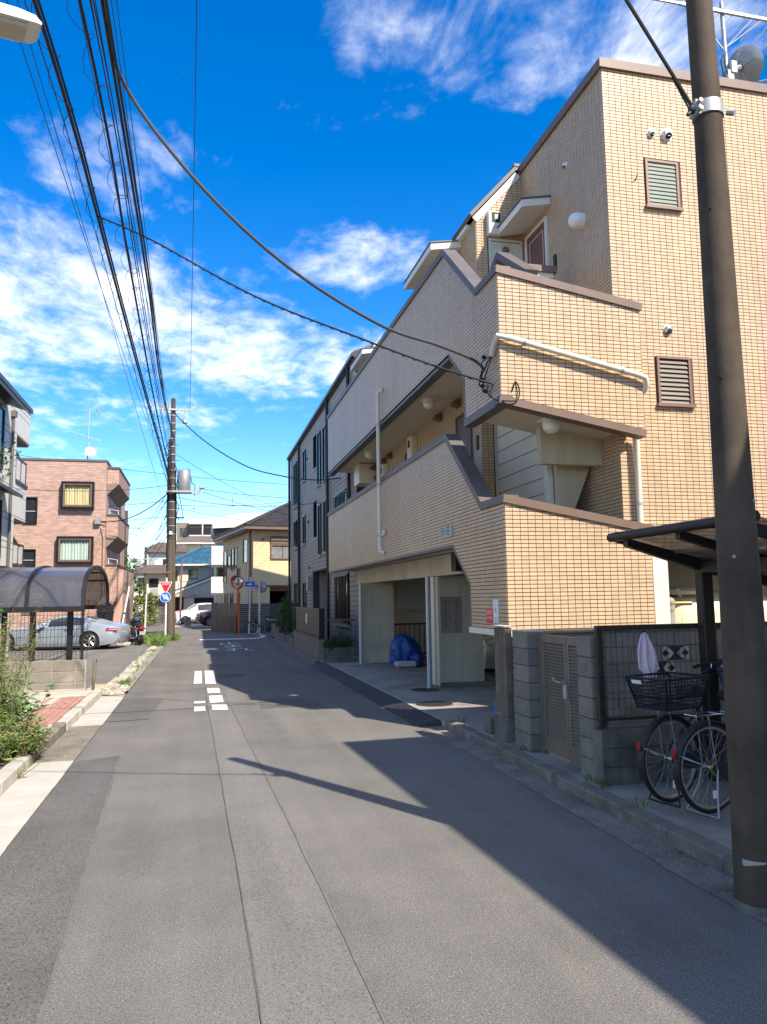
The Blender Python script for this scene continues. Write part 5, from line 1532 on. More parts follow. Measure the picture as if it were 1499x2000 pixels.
# ------------------------------------------------------------------ cycle port with a curved roof, mesh fence and block wall
WY = 15.6
lw = block_wall('low grey block wall under the mesh fence by the left pavement', -5.6, -2.09, WY, WY+0.12, 0.05, 0.66, 0.42, 0.20, ['y-'], mat='block_pale', mort='mortar_pale', stagger=False, joint=0.014)
build(MB().bbox(-5.6, -2.06, WY-0.05, WY-0.011, 0.03, 0.135, 0.006), 'footing', 'concrete', lw)
build(MB().box(-2.088, -2.06, WY-0.012, WY+0.12, 0.05, 0.655), 'wall_end', 'mortar_pale', lw)
def mesh_fence(label, p0, p1, z0, z1, dv, dh, mat, posts, rw=0.004, name='mesh_fence', frame=True, post_r=0.02, pz=None):
    p0, p1 = Vector((*p0, 0)), Vector((*p1, 0))
    d = p1-p0; Ln = d.length; d /= Ln
    t = thing(name, label, 'fence', (p0.x, p0.y, z0))
    mb = MB()
    n = int(Ln/dv)
    for k in range(n+1):
        q = p0+d*(Ln*k/n)
        mb.tube([q+Vector((0, 0, z0)), q+Vector((0, 0, z1))], rw, 4, caps=False)
    m = int((z1-z0)/dh)
    for k in range(m+1):
        z = z0+(z1-z0)*k/m
        mb.tube([p0+Vector((0, 0, z))+Vector((-d.y, d.x, 0))*rw*1.5, p1+Vector((0, 0, z))+Vector((-d.y, d.x, 0))*rw*1.5], rw, 4, caps=False)
    build(mb, 'wire_mesh', mat, t)
    for s in posts:
        q = p0+d*s+Vector((-d.y, d.x, 0))*0.03
        build(MB().box(q.x-post_r, q.x+post_r, q.y-post_r, q.y+post_r, pz if pz is not None else z0-0.08, z1+0.02), 'post', mat, t)
    return t
mesh_fence('black mesh fence panel standing on the left block wall', (-5.6, WY+0.06), (-2.06, WY+0.06), 0.69, 1.78, 0.065, 0.13, 'frame_dark', (0.1, 1.7, 3.44), rw=0.0035, pz=0.661)
cp = thing('cycle_port', 'cycle shelter with a curved smoked roof over the left block wall', 'shelter', (-2.4, 17, 0))
for x in (-4.6, -3.06, -2.40):
    build(MB().bbox(x-0.05, x+0.05, WY+0.16, WY+0.26, 0.0, 1.70, 0.008), 'post', 'shelter_metal', cp)
for x in (-5.4, -4.3):
    build(MB().bbox(x-0.05, x+0.05, 19.05, 19.15, 0.0, 1.70, 0.008), 'post', 'shelter_metal', cp)
prof = []
for k in range(15):
    t = math.pi*k/14
    prof.append((17.42-2.0*math.cos(t)*1.0, 1.66+0.82*math.sin(t)**0.62))
xs = [-6.2, -4.75, -3.95, -3.10, -2.12]
for a, b in zip(xs[:-1], xs[1:]):
    mb = MB()
    for (p, q) in zip(prof[:-1], prof[1:]):
        mb.quad((a+0.02, p[0], p[1]), (b-0.02, p[0], p[1]), (b-0.02, q[0], q[1]), (a+0.02, q[0], q[1]))
    build(mb, 'roof_panel', 'poly_blue', cp, smooth=60)
for x in xs:
    mb = MB(); band(mb, prof, -0.035, 0.035, lambda u, z, x=x: (x-0.03, u, z), (0.06, 0, 0))
    build(mb, 'roof_rib', 'shelter_metal', cp)
for yy, zz in ((prof[0][0], prof[0][1]-0.03), (prof[-1][0], prof[-1][1]-0.03)):
    build(MB().box(-6.2, -2.09, yy-0.05, yy+0.05, zz-0.06, zz+0.04), 'eaves_beam', 'shelter_metal', cp)
for k in (3, 5, 7, 9, 11):
    build(MB().box(-6.2, -2.15, prof[k][0]-0.02, prof[k][0]+0.02, prof[k][1]-0.055, prof[k][1]-0.02), 'purlin', 'shelter_metal', cp)
bo = thing('steel_bollard', 'slim steel bollard at the corner of the left block wall', 'bollard', (-1.93, 15.6, 0.0))
build(MB().cyl((-1.93, 15.55, 0), (-1.90, 15.55, 0.62), 0.030, n=14), 'tube', 'gate_bronze', bo, smooth=True)
build(MB().lathe([(0.034, 0), (0.034, 0.045), (0.02, 0.06), (0, 0.062)], (-1.899, 15.55, 0.625), 14), 'cap', 'steel', bo, smooth=True)
# wheel stop and white guide rods in the lot
ws = MB().bbox(-3.2, -2.55, 32.5, 32.68, 0.0, 0.12, 0.02)
tag(build(ws, 'wheel_stop', 'concrete_pale', loc=(-2.9, 32.6, 0)), 'pale concrete wheel stop behind the silver car', 'wheel stop')
for (a, b, lab) in (((-3.50, 37, 0.05), (-3.12, 37, 2.45), 'leaning white rod in front of the shrubs'), ((-2.42, 37, 0.0), (-2.36, 37, 2.08), 'upright white rod beside the motorcycle')):
    t = thing('marker_rod', lab, 'rod', a)
    build(MB().cyl(a, b, 0.045, n=10), 'rod', 'metal_white', t, smooth=True)
    d = Vector(b)-Vector(a)
    build(MB().cyl(Vector(b)-d*0.01, Vector(b)+d*0.006, 0.048, n=10), 'cap', 'galvanised', t)
# ================================================================== VEHICLES
def car(name, label, loc, rz, paint, st, wb_, wr, track, glass_rng, group=None, tail=True, rimmat='steel', spokes=7, head=True):
    """st: list of stations along length (x forward = negative end is tail): (x, halfwidth, z_sill, z_belt, z_roof, halfroof)"""
    t = thing(name, label, 'car', loc, rz, group)
    n = len(st)
    mb = MB()
    rows = []
    for (x, hw, zs, zb, zr, hr) in st:
        ring = [(-hw*0.90, zs), (-hw*0.985, zs+(zb-zs)*0.25), (-hw, zs+(zb-zs)*0.62), (-hw*0.965, zb-0.02), (-hw*0.93, zb)]
        if zr > zb+0.05:
            ring += [(-hr-(hw*0.93-hr)*0.45, zb+(zr-zb)*0.5), (-hr, zr-0.07), (-hr*0.82, zr-0.02), (-hr*0.4, zr+0.005)]
        else:
            ring += [(-hw*0.86, zb+(zr-zb)*0.5), (-hw*0.76, zr-0.004), (-hw*0.55, zr+0.008), (-hw*0.3, zr+0.014)]
        ring = ring+[(-a, b) for a, b in ring[::-1]]
        rows.append([(x, a, b) for a, b in ring])
    m = len(rows[0])
    vs = [p for r_ in rows for p in r_]
    fs, gs = [], []
    for i in range(n-1):
        for k in range(m-1):
            q = (i*m+k, i*m+k+1, (i+1)*m+k+1, (i+1)*m+k)
            side_glass = (4 <= k <= 5 or m-1-6 <= k <= m-1-5) and glass_rng[0] <= i < glass_rng[1]
            front_glass = i in glass_rng[2] and 4 <= k <= m-1-5
            fs.append(q)
            if side_glass or front_glass: gs.append((q, i, k))
    fs.append(tuple(range(m))[::-1]); fs.append(tuple((n-1)*m+k for k in range(m)))
    fs += [(i*m, (i+1)*m, (i+1)*m+m-1, i*m+m-1) for i in range(n-1)]
    mb.add(vs, fs)
    body = build(mb, 'body', paint, t, local=True, smooth=50)
    # wheel arches
    bm_ = bmesh.new(); bm_.from_mesh(body.data); bmesh.ops.recalc_face_normals(bm_, faces=bm_.faces); bm_.to_mesh(body.data); bm_.free()
    wx = (-wb_/2, wb_/2)
    cut = MB()
    for x in wx:
        for s in (-1, 1):
            cut.cyl((x, s*(track/2-0.30), wr), (x, s*(track/2+0.6), wr), wr*1.13, n=28)
    co = build(cut, 'cutter', None, None)
    cb = bmesh.new(); cb.from_mesh(co.data); bmesh.ops.recalc_face_normals(cb, faces=cb.faces); cb.to_mesh(co.data); cb.free()
    md = body.modifiers.new('b', 'BOOLEAN'); md.object = co; md.operation = 'DIFFERENCE'; md.solver = 'EXACT'
    dd = body.copy(); 
    pm = body.parent; body.parent = None
    dg = bpy.context.evaluated_depsgraph_get()
    me = bpy.data.meshes.new_from_object(body.evaluated_get(dg))
    body.modifiers.clear(); body.data = me; body.parent = pm
    bpy.data.objects.remove(dd); bpy.data.objects.remove(co)
    me.polygons.foreach_set('use_smooth', [True]*len(me.polygons)); me.set_sharp_from_angle(angle=R(40))
    # glass, slightly proud of the body
    gside = {}
    for q, i, k in gs:
        key = 'windscreen%d' % i if i in glass_rng[2] else ('side_window_l' if k < m/2 else 'side_window_r')
        gside.setdefault(key, []).append(q)
    for key, qs in gside.items():
        g_ = MB()
        used = sorted(set(v for q in qs for v in q))
        mp_ = {v: j for j, v in enumerate(used)}
        P = []
        cx = sum(vs[v][0] for v in used)/len(used); cz = sum(vs[v][2] for v in used)/len(used)
        for v in used:
            x, y, z = vs[v]
            s = 0.93
            if key.startswith('windscreen'):
                P.append((x, y*0.93, z+0.010))
            else:
                z = cz+(z-cz)*0.97
                P.append((x, y+(0.014 if y > 0 else -0.014), z+0.004))
        g_.add(P, [tuple(mp_[v] for v in q) for q in qs])
        build(g_, 'windscreen' if key.startswith('windscreen') else 'side_window', 'glass_dark', t, local=True, smooth=60)
    for x in wx:
        for s in (-1, 1):
            y = s*(track/2-0.09)
            w_ = build(MB().lathe([(wr*0.66, -0.10), (wr*0.93, -0.10), (wr, -0.07), (wr, 0.07), (wr*0.93, 0.10), (wr*0.66, 0.10)], (x, y, wr), 28, (0, 1, 0)), 'wheel', 'rubber', t, local=True, smooth=True)
            rim = MB().torus((x, y+s*0.085, wr), (0, 1, 0), wr*0.66, 0.018, 28, 6)
            for k in range(spokes):
                a = 2*math.pi*k/spokes+0.2
                for da in (-0.10, 0.10):
                    rim.cyl((x+0.05*math.cos(a), y+s*0.08, wr+0.05*math.sin(a)), (x+wr*0.64*math.cos(a+da), y+s*0.085, wr+wr*0.64*math.sin(a+da)), 0.017, 0.015, 5)
            rim.lathe([(0.065, 0), (0.05, 0.03), (0, 0.035)], (x, y+s*0.075, wr), 12, (0, s, 0))
            build(rim, 'rim', rimmat, w_, local=True)
            build(MB().lathe([(0, 0), (wr*0.65, 0.0)], (x, y+s*0.03, wr), 20, (0, s, 0)), 'wheel_well', 'black', w_, local=True)
    build(MB().box(-wb_/2+0.4, wb_/2-0.4, -track/2+0.25, track/2-0.25, 0.12, 0.30), 'underbody', 'black', t, local=True)
    return t, body

# silver sports coupe, tail to the right; local +x is the tail
sp_st = [(-2.42, 0.55, 0.30, 0.50, 0.52, 0.3), (-2.30, 0.78, 0.22, 0.60, 0.63, 0.4), (-2.0, 0.90, 0.16, 0.70, 0.74, 0.5), (-1.5, 0.95, 0.15, 0.78, 0.83, 0.6), (-0.95, 0.94, 0.15, 0.82, 0.88, 0.6),
         (-0.72, 0.93, 0.15, 0.84, 0.92, 0.60), (0.0, 0.92, 0.15, 0.86, 1.18, 0.52), (0.35, 0.92, 0.15, 0.87, 1.25, 0.50), (0.80, 0.93, 0.15, 0.89, 1.26, 0.50), (1.2, 0.96, 0.15, 0.91, 1.21, 0.50),
         (1.62, 0.97, 0.15, 0.92, 1.10, 0.48), (2.05, 0.95, 0.17, 0.90, 0.98, 0.5), (2.32, 0.90, 0.22, 0.87, 0.92, 0.5), (2.50, 0.80, 0.30, 0.80, 0.84, 0.45), (2.56, 0.66, 0.42, 0.66, 0.68, 0.4)]
sc_, sb_ = car('sports_car', 'silver blue two door sports coupe parked in the left lot', (-5.20, 31.2, 0.0), R(-11), 'paint_silver', sp_st, 3.02, 0.335, 1.82, (5, 10, (5, 9)))
for s in (-1, 1):
    build(MB().prism([(2.10, s*0.955, 0.70), (2.50, s*0.86, 0.66), (2.52, s*0.84, 0.76), (2.15, s*0.955, 0.80)], (0, s*0.012, 0)), 'tail_lamp', 'tail_red', sc_, local=True)
    build(MB().prism([(2.22, s*0.962, 0.735), (2.50, s*0.882, 0.715), (2.50, s*0.882, 0.735), (2.22, s*0.962, 0.755)], (0, s*0.012, 0)), 'lamp_strip', 'lamp_glass', sc_, local=True)
    build(MB().prism([(-0.62, s*0.93, 0.70), (-0.22, s*0.945, 0.70), (-0.25, s*0.945, 0.77), (-0.62, s*0.93, 0.77)], (0, s*0.015, 0)), 'side_vent', 'black', sc_, local=True)
    mi_ = build(MB().ball((-0.10, s*1.0, 0.97), 0.10, 10, 6, 0.6), 'wing_mirror', 'paint_silver', sc_, local=True, smooth=True)
    build(MB().cyl((-0.02, s*0.90, 0.93), (-0.08, s*0.96, 0.95), 0.02), 'mirror_stalk', 'black', sc_, local=True)
    build(MB().box(0.62, 0.78, s*0.935, s*0.95, 0.74, 0.765), 'door_handle', 'chrome', sc_, local=True)
    build(MB().tube([(-0.24, s*0.936, 0.82), (-0.22, s*0.95, 0.55), (-0.2, s*0.93, 0.22)], 0.004, 4).tube([(0.95, s*0.945, 0.86), (1.0, s*0.955, 0.6), (0.85, s*0.93, 0.24)], 0.004, 4), 'door_seam', 'black', sc_, local=True)
build(MB().cyl((2.40, -0.35, 0.24), (2.58, -0.35, 0.24), 0.05).cyl((2.40, 0.35, 0.24), (2.58, 0.35, 0.24), 0.05), 'exhaust', 'chrome', sc_, local=True)
# round dark tank-like thing seen over the coupe roof
tb = thing('wheelie_drum', 'black drum standing behind the silver coupe', 'drum', (-3.75, 35.2, 0))
build(MB().lathe([(0.28, 0), (0.32, 0.9), (0.36, 1.3), (0.33, 1.55), (0.2, 1.68), (0, 1.7)], (-3.95, 35.3, 0), 16), 'drum', 'plastic_black', tb, smooth=True)
build(MB().torus((-3.95, 35.3, 1.3), (0, 0, 1), 0.36, 0.02, 20, 6), 'rim', 'plastic_black', tb)

hb = [(-1.95, 0.55, 0.28, 0.62, 0.64, 0.4), (-1.86, 0.74, 0.22, 0.78, 0.82, 0.5), (-1.6, 0.84, 0.20, 0.88, 0.93, 0.55), (-1.1, 0.86, 0.20, 0.95, 1.02, 0.6), (-0.95, 0.86, 0.20, 0.97, 1.06, 0.6), (-0.35, 0.86, 0.20, 0.98, 1.46, 0.60),
      (0.3, 0.86, 0.20, 0.99, 1.53, 0.60), (1.0, 0.86, 0.20, 1.0, 1.51, 0.60), (1.6, 0.85, 0.22, 1.0, 1.44, 0.58), (1.88, 0.80, 0.26, 0.95, 1.05, 0.55), (1.95, 0.7, 0.34, 0.72, 0.74, 0.4)]
def small_car(label, loc, rz, paint, grp=None):
    t, b = car('parked_car', label, loc, rz, paint, hb, 2.5, 0.30, 1.66, (4, 8, (4, 8)), group=grp, spokes=6)
    for s in (-1, 1):
        build(MB().add([(-1.90, s*0.42, 0.62), (-1.88, s*0.70, 0.66), (-1.62, s*0.845, 0.82), (-1.70, s*0.70, 0.88), (-1.88, s*0.45, 0.78)], [(0,1,2,3,4)]).add([(-1.905, s*0.42, 0.61), (-1.895, s*0.71, 0.65), (-1.60, s*0.86, 0.80), (-1.60, s*0.86, 0.86), (-1.72, s*0.72, 0.90), (-1.895, s*0.44, 0.80)], [(0,1,2,3,4,5)]), 'headlamp', 'lamp_glass', t, local=True)
        build(MB().box(-1.965, -1.90, s*0.45, s*0.68, 0.36, 0.44), 'fog_lamp', 'plastic_black', t, local=True)
    build(MB().box(-1.97, -1.93, -0.38, 0.38, 0.50, 0.60), 'grille', 'plastic_black', t, local=True)
    build(MB().box(-1.985, -1.94, -0.17, 0.17, 0.36, 0.48), 'number_plate', 'sign_white', t, local=True)
    return t
small_car('pale car with its headlamp showing in the garage behind the board post', (7.55, 15.7, 0.05), R(0), 'paint_pearl')
small_car('white car parked nose out by the red and white post', (0.15, 58.6, 0.0), R(8), 'paint_white', 'cars on the far driveway')
small_car('pale silver car furthest back on the far driveway', (-0.1, 61.2, 0.0), R(4), 'paint_pearl', 'cars on the far driveway')
small_car('dark red car half hidden by the brown boarded wall', (1.75, 54.8, 0.0), R(10), 'paint_maroon', 'cars on the far driveway')
small_car('pinkish white car behind the mesh fence at the left edge', (-9.3, 33.2, 0.0), R(-10), 'paint_pinkish')

# motorcycle seen from behind
mc = thing('motorcycle', 'black motorcycle parked behind the silver car at the lot corner', 'motorcycle', (-2.50, 33.0, 0.0), R(108))
def mpart(mb, n_, m_, sm=True, par=None): return build(mb, n_, m_, par or mc, local=True, smooth=sm)
for x, r_ in ((-0.72, 0.31), (0.74, 0.31)):
    w_ = mpart(MB().torus((x, 0, r_), (0, 1, 0), r_-0.06, 0.062, 26, 8), 'wheel', 'rubber')
    sp = MB().torus((x, 0, r_), (0, 1, 0), r_-0.11, 0.016, 22, 5)
    for k in range(8):
        a = k*math.pi/4
        sp.cyl((x, 0, r_), (x+(r_-0.11)*math.cos(a), 0, r_+(r_-0.11)*math.sin(a)), 0.012, n=4)
    mpart(sp, 'rim', 'steel', True, w_)
mpart(MB().tube([(-0.70, 0.0, 0.66), (-0.4, 0.0, 0.70), (0.1, 0, 0.66), (0.5, 0, 0.75), (0.62, 0, 0.95)], 0.04, 8), 'frame', 'black')
mpart(MB().bbox(-0.2, 0.3, -0.19, 0.19, 0.24, 0.60, 0.06), 'engine', 'metal_grey')
mpart(MB().tube([(-0.05, 0, 0.80), (0.12, 0, 0.86), (0.34, 0, 0.88), (0.5, 0, 0.82)], [0.08, 0.16, 0.17, 0.09], 12), 'fuel_tank', 'black')
mpart(MB().tube([(-0.78, 0, 0.80), (-0.55, 0, 0.79), (-0.3, 0, 0.76), (-0.05, 0, 0.79)], [0.08, 0.13, 0.15, 0.10], 10), 'seat', 'plastic_black')
for s in (-1, 1):
    mpart(MB().cyl((0.74, s*0.09, 0.31), (0.56, s*0.09, 0.92), 0.025), 'fork', 'chrome')
    mpart(MB().cyl((-0.72, s*0.12, 0.33), (-0.48, s*0.14, 0.74), 0.028), 'shock_absorber', 'chrome')
    mpart(MB().tube([(0.5, s*0.05, 0.98), (0.47, s*0.25, 1.06), (0.36, s*0.40, 1.04)], 0.014, 6), 'handlebar', 'chrome')
    mpart(MB().cyl((0.48, s*0.27, 1.06), (0.50, s*0.33, 1.24), 0.008).ball((0.50, s*0.35, 1.26), 0.055, 10, 6, 0.7), 'mirror', 'plastic_black')
    mpart(MB().cyl((-0.86, s*0.13, 0.66), (-0.86, s*0.19, 0.66), 0.035), 'indicator', 'tail_red')
mpart(MB().tube([(0.1, 0.16, 0.3), (-0.3, 0.2, 0.26), (-0.85, 0.22, 0.32)], [0.03, 0.04, 0.05], 8), 'exhaust', 'chrome')
mpart(MB().prism([(-1.02, -0.09, 0.50), (-0.62, -0.09, 0.72), (-0.40, -0.09, 0.70), (-0.45, -0.09, 0.62), (-0.70, -0.09, 0.64), (-0.98, -0.09, 0.46)], (0, 0.18, 0)), 'rear_fender', 'black', False)
mpart(MB().bbox(-0.93, -0.84, -0.08, 0.08, 0.62, 0.72, 0.02), 'tail_lamp', 'tail_red')
mpart(MB().box(-1.04, -1.03, -0.11, 0.11, 0.42, 0.56), 'number_plate', 'galvanised', False)
mpart(MB().ball((0.66, 0, 0.93), 0.10, 12, 8), 'headlamp', 'chrome')
mpart(MB().ball((-0.15, 0.0, 1.0), 0.13, 12, 8, 0.9), 'helmet', 'basket_blue')
mpart(MB().bbox(-0.62, -0.2, 0.14, 0.30, 0.42, 0.72, 0.04), 'side_bag', 'plastic_black')
# ================================================================== POLES, CABLES, SIGNS
# brown steel pole at the right
bpole = thing('steel_pole', 'tall brown steel pole rising in front of the bicycles at right', 'pole', (3.05, 3.88, 0))
build(MB().tube([(3.055, 3.88, 0.0), (3.055, 3.88, 1.2), (3.05, 3.88, 3.0), (3.045, 3.88, 4.7), (3.035, 3.88, 5.5), (3.033, 3.88, 5.75)], [0.135, 0.122, 0.100, 0.083, 0.077, 0.073], 28), 'shaft', 'pole_brown', bpole, smooth=True)
build(MB().lathe([(0.145, 0), (0.140, 0.035), (0.137, 0.05)], (3.055, 3.88, 0), 28), 'base_collar', 'concrete_dark', bpole, smooth=True)
build(MB().lathe([(0.1295, 0.30), (0.1300, 0.345), (0.1285, 0.345)], (3.055, 3.88, 0), 28).add([], []), 'paint_ring', 'galvanised', bpole) if False else None
st_ = MB()
for k in range(7):
    a0 = R(195+k*8); a1 = R(203+k*8)
    r_ = 0.1338
    st_.add([(3.055+r_*math.cos(a0), 3.88+r_*math.sin(a0), 0.255+0.004*k), (3.055+r_*math.cos(a1), 3.88+r_*math.sin(a1), 0.252+0.004*k), (3.055+r_*math.cos(a1), 3.88+r_*math.sin(a1), 0.285), (3.055+r_*math.cos(a0), 3.88+r_*math.sin(a0), 0.288)], [(0, 1, 2, 3)])
build(st_, 'sticker', 'galvanised', bpole)
bc = build(MB().lathe([(0.086, -0.045), (0.093, -0.043), (0.093, 0.043), (0.086, 0.045)], (3.045, 3.88, 4.72), 28), 'band_clamp', 'galvanised', bpole, smooth=True)
build(MB().bbox(2.925, 2.965, 3.83, 3.90, 4.665, 4.765, 0.006).cyl((2.945, 3.86, 4.74), (2.945, 3.80, 4.74), 0.014, n=8).cyl((2.945, 3.86, 4.69), (2.945, 3.80, 4.69), 0.014, n=8).cyl((3.12, 3.80, 4.68), (3.15, 3.77, 4.66), 0.02, n=8), 'clamp_bolts', 'galvanised', bc)
build(MB().ball((2.915, 3.85, 4.70), 0.028, 8, 6).cyl((2.93, 3.85, 4.71), (2.88, 3.85, 4.66), 0.012), 'shackle', 'iron', bc)
for (a, z) in ((R(300), 2.27), (R(222), 1.95), (R(215), 4.05), (R(215), 3.0)):
    r_ = 0.135-(z/5.5)*0.058
    c = Vector((3.053+r_*math.cos(a), 3.88+r_*math.sin(a), z))
    build(MB().lathe([(0.010, 0), (0.009, 0.008), (0.004, 0.008), (0.004, -0.01)], c-Vector((math.cos(a), math.sin(a), 0))*0.002, 10, (math.cos(a), math.sin(a), 0)), 'step_hole', 'galvanised' if z < 2.5 else 'black', bpole)
    build(MB().lathe([(0, 0.0), (0.0065, 0.0)], c+Vector((math.cos(a), math.sin(a), 0))*0.003, 10, (math.cos(a), math.sin(a), 0)), 'step_hole', 'black', bpole)

def wire(name, label, cat, pts, r, mat='wire', n=6, group=None, parent=None):
    mb = MB().tube(pts, r, n)
    if parent is not None: return build(mb, name, mat, parent)
    o = build(mb, name, mat, loc=tuple(pts[0]), smooth=False)
    tag(o, label, cat, group)
    return o
def cat(p0, p1, sag, n=24):
    p0, p1 = Vector(p0), Vector(p1)
    return [p0.lerp(p1, i/n)-Vector((0, 0, 4*sag*(i/n)*(1-i/n))) for i in range(n+1)]
def helix(path, rad, pitch, seg=10, wob=0.0, phase=0.0):
    out = []
    s = 0.0; a = phase
    P = path
    for i in range(len(P)-1):
        d = P[i+1]-P[i]; Ln = d.length; t = d/Ln
        u = t.cross(Vector((0, 0, 1))).normalized(); v = u.cross(t)
        m = max(2, int(Ln/pitch*seg))
        for k in range(m):
            q = P[i]+d*(k/m)
            a += 2*math.pi*(Ln/m)/pitch
            rr = rad*(1+wob*math.sin(a*0.37+i))
            out.append(q+(u*math.cos(a)+v*(math.sin(a)-0.5))*rr)
    return out

# guy wire from the clamp over the street to the near left pole
wire('guy_wire', 'guy wire running up from the clamp on the brown pole', 'wire', cat((2.915, 3.85, 4.72), (-2.30, 2.3, 9.95), 0.05, 10), 0.012, 'wire')
wire('guy_wire', 'short twisted tail beside the guy wire at the clamp', 'wire', [(2.90, 3.85, 4.70), (2.80, 3.84, 4.86), (2.79, 3.84, 4.90)], 0.010, 'wire_grey')

# near left pole (just outside the frame) carrying the lamp and the cables
NP = Vector((-2.35, 2.4, 0))
npole = thing('utility_pole', 'concrete utility pole at the near left carrying the street lamp', 'pole', tuple(NP))
build(MB().cyl(NP, NP+Vector((0, 0, 10.6)), 0.17, 0.11, 18), 'shaft', 'pole_concrete', npole, smooth=True)
for z in (10.0, 8.4, 7.9): build(MB().box(NP.x-0.5, NP.x+1.6, NP.y-0.16, NP.y-0.09, z-0.04, z+0.04), 'crossarm', 'galvanised', npole)
lamp = thing('street_lamp', 'flat white street lamp head reaching in at the top left corner', 'lamp', (-2.2, 2.6, 4.3))
lp0, lp1 = Vector((-1.35, 3.30, 4.28)), Vector((-0.74, 3.52, 4.345))
d = (lp1-lp0).normalized(); s_ = Vector((-d.y, d.x, 0)).normalized(); up_ = d.cross(s_)*-1 if d.cross(s_).z < 0 else d.cross(s_)
def lrow(t, w_, h0, h1):
    c = lp0+(lp1-lp0)*t
    return [c-s_*w_-Vector((0, 0, h0)), c-s_*w_*1.02+Vector((0, 0, h1*0.45)), c-s_*w_*0.8+Vector((0, 0, h1)), c+s_*w_*0.8+Vector((0, 0, h1)), c+s_*w_*1.02+Vector((0, 0, h1*0.45)), c+s_*w_-Vector((0, 0, h0))]
rows = [lrow(0, 0.07, 0.012, 0.04), lrow(0.3, 0.085, 0.018, 0.045), lrow(0.85, 0.085, 0.018, 0.04), lrow(0.96, 0.078, 0.014, 0.032), lrow(1.0, 0.06, 0.005, 0.012)]
mb = MB()
mb.add([p for r_ in rows for p in r_], [(i*6+k, i*6+k+1, (i+1)*6+k+1, (i+1)*6+k) for i in range(4) for k in range(5)] + [(0,1,2,3,4,5), (29,28,27,26,25,24)] + [(i*6, (i+1)*6, (i+1)*6+5, i*6+5) for i in range(4)])
build(mb, 'lamp_housing', 'globe', lamp, smooth=30)
a_, b_ = lp0+d*0.08-Vector((0, 0, 0.014)), lp1-d*0.06-Vector((0, 0, 0.019))
mb = MB().add([a_-s_*0.068, b_-s_*0.064, b_+s_*0.064, a_+s_*0.068, a_-s_*0.055-Vector((0,0,0.02)), b_-s_*0.055-Vector((0,0,0.015)), b_+s_*0.055-Vector((0,0,0.015)), a_+s_*0.055-Vector((0,0,0.02))], [(0,1,5,4), (1,2,6,5), (2,3,7,6), (3,0,4,7), (4,5,6,7)])
build(mb, 'lamp_lens', 'cream_soffit', lamp)
build(MB().tube([NP+Vector((0.1, 0.05, 4.15)), (-1.9, 2.95, 4.25), lp0], 0.022, 8), 'lamp_arm', 'galvanised', lamp)
wire('lamp_cable', '', '', [lp0+Vector((0.12, 0, 0.05)), lp0+Vector((0.2, 0.05, 0.25)), lp0+Vector((0.05, 0.0, 0.42)), (-2.2, 2.6, 4.9)], 0.008, parent=lamp)

# far utility pole with transformer
FP = Vector((-1.25, 35.5, 0))
up = thing('utility_pole', 'cable laden utility pole with grey transformer beside the road bend', 'pole', tuple(FP))
build(MB().cyl(FP, FP+Vector((0, 0, 10.9)), 0.205, 0.10, 18), 'shaft', 'pole_concrete', up, smooth=True)
build(MB().lathe([(0.212, 0.0), (0.205, 2.0), (0.190, 4.4), (0.170, 4.42)], FP, 18), 'sleeve', 'pole_sleeve', up, smooth=True)
for k in range(16):
    z = 4.7+k*0.36
    r_ = 0.205-0.105*z/10.9
    build(MB().lathe([(r_+0.02, -0.02), (r_+0.02, 0.02)], FP+Vector((0, 0, z)), 12), 'band', 'galvanised', up)
    if k % 2: build(MB().cyl(FP+Vector((-r_-0.16, 0, z+0.1)), FP+Vector((r_+0.16, 0, z+0.1)), 0.012, n=5), 'step_bolt', 'iron', up)
for (dx, z0, z1) in ((-0.19, 3.2, 8.2), (-0.16, 4.4, 9.0), (0.15, 4.3, 7.6), (0.18, 3.8, 6.8)):
    build(MB().tube([FP+Vector((dx+rnd.uniform(-0.02, 0.02), -0.05, z0+(z1-z0)*k/8)) for k in range(9)], 0.03, 6), 'riser_cable', 'wire', up)
ca = build(MB().box(FP.x-0.52, FP.x+0.78, FP.y-0.17, FP.y-0.10, 10.32, 10.40), 'crossarm', 'galvanised', up)
for dx in (-0.48, -0.2, 0.74):
    build(MB().lathe([(0.02, 0), (0.045, 0.03), (0.03, 0.06), (0.045, 0.10), (0.02, 0.14)], FP+Vector((dx, -0.13, 10.4)), 10), 'insulator', 'metal_grey', ca)
build(MB().cyl(FP+Vector((0.50, -0.13, 10.3)), FP+Vector((0.50, -0.13, 9.9)), 0.03, n=8).lathe([(0.03, 0.0), (0.13, -0.16), (0.12, -0.22), (0, -0.23)], FP+Vector((0.52, -0.13, 9.95)), 12), 'lamp_switch', 'galvanised', ca)
tr = build(MB().lathe([(0.02, 0), (0.27, 0.0), (0.29, 0.04), (0.29, 0.86), (0.26, 0.92), (0.08, 0.98), (0, 0.98)], FP+Vector((0.52, -0.12, 6.62)), 18), 'transformer', 'metal_grey', up, smooth=True)
for a in (0.3, 1.6, 2.9):
    build(MB().lathe([(0.03, 0), (0.05, 0.03), (0.03, 0.06), (0.05, 0.09), (0.02, 0.12)], FP+Vector((0.52+0.2*math.cos(a), -0.12+0.2*math.sin(a), 7.56)), 8), 'bushing', 'metal_grey', tr)
pa_ = build(MB().box(FP.x-0.25, FP.x+0.86, FP.y-0.42, FP.y+0.15, 6.54, 6.62).box(FP.x+0.86, FP.x+1.25, FP.y-0.2, FP.y-0.12, 6.5, 6.58), 'platform', 'galvanised', up)
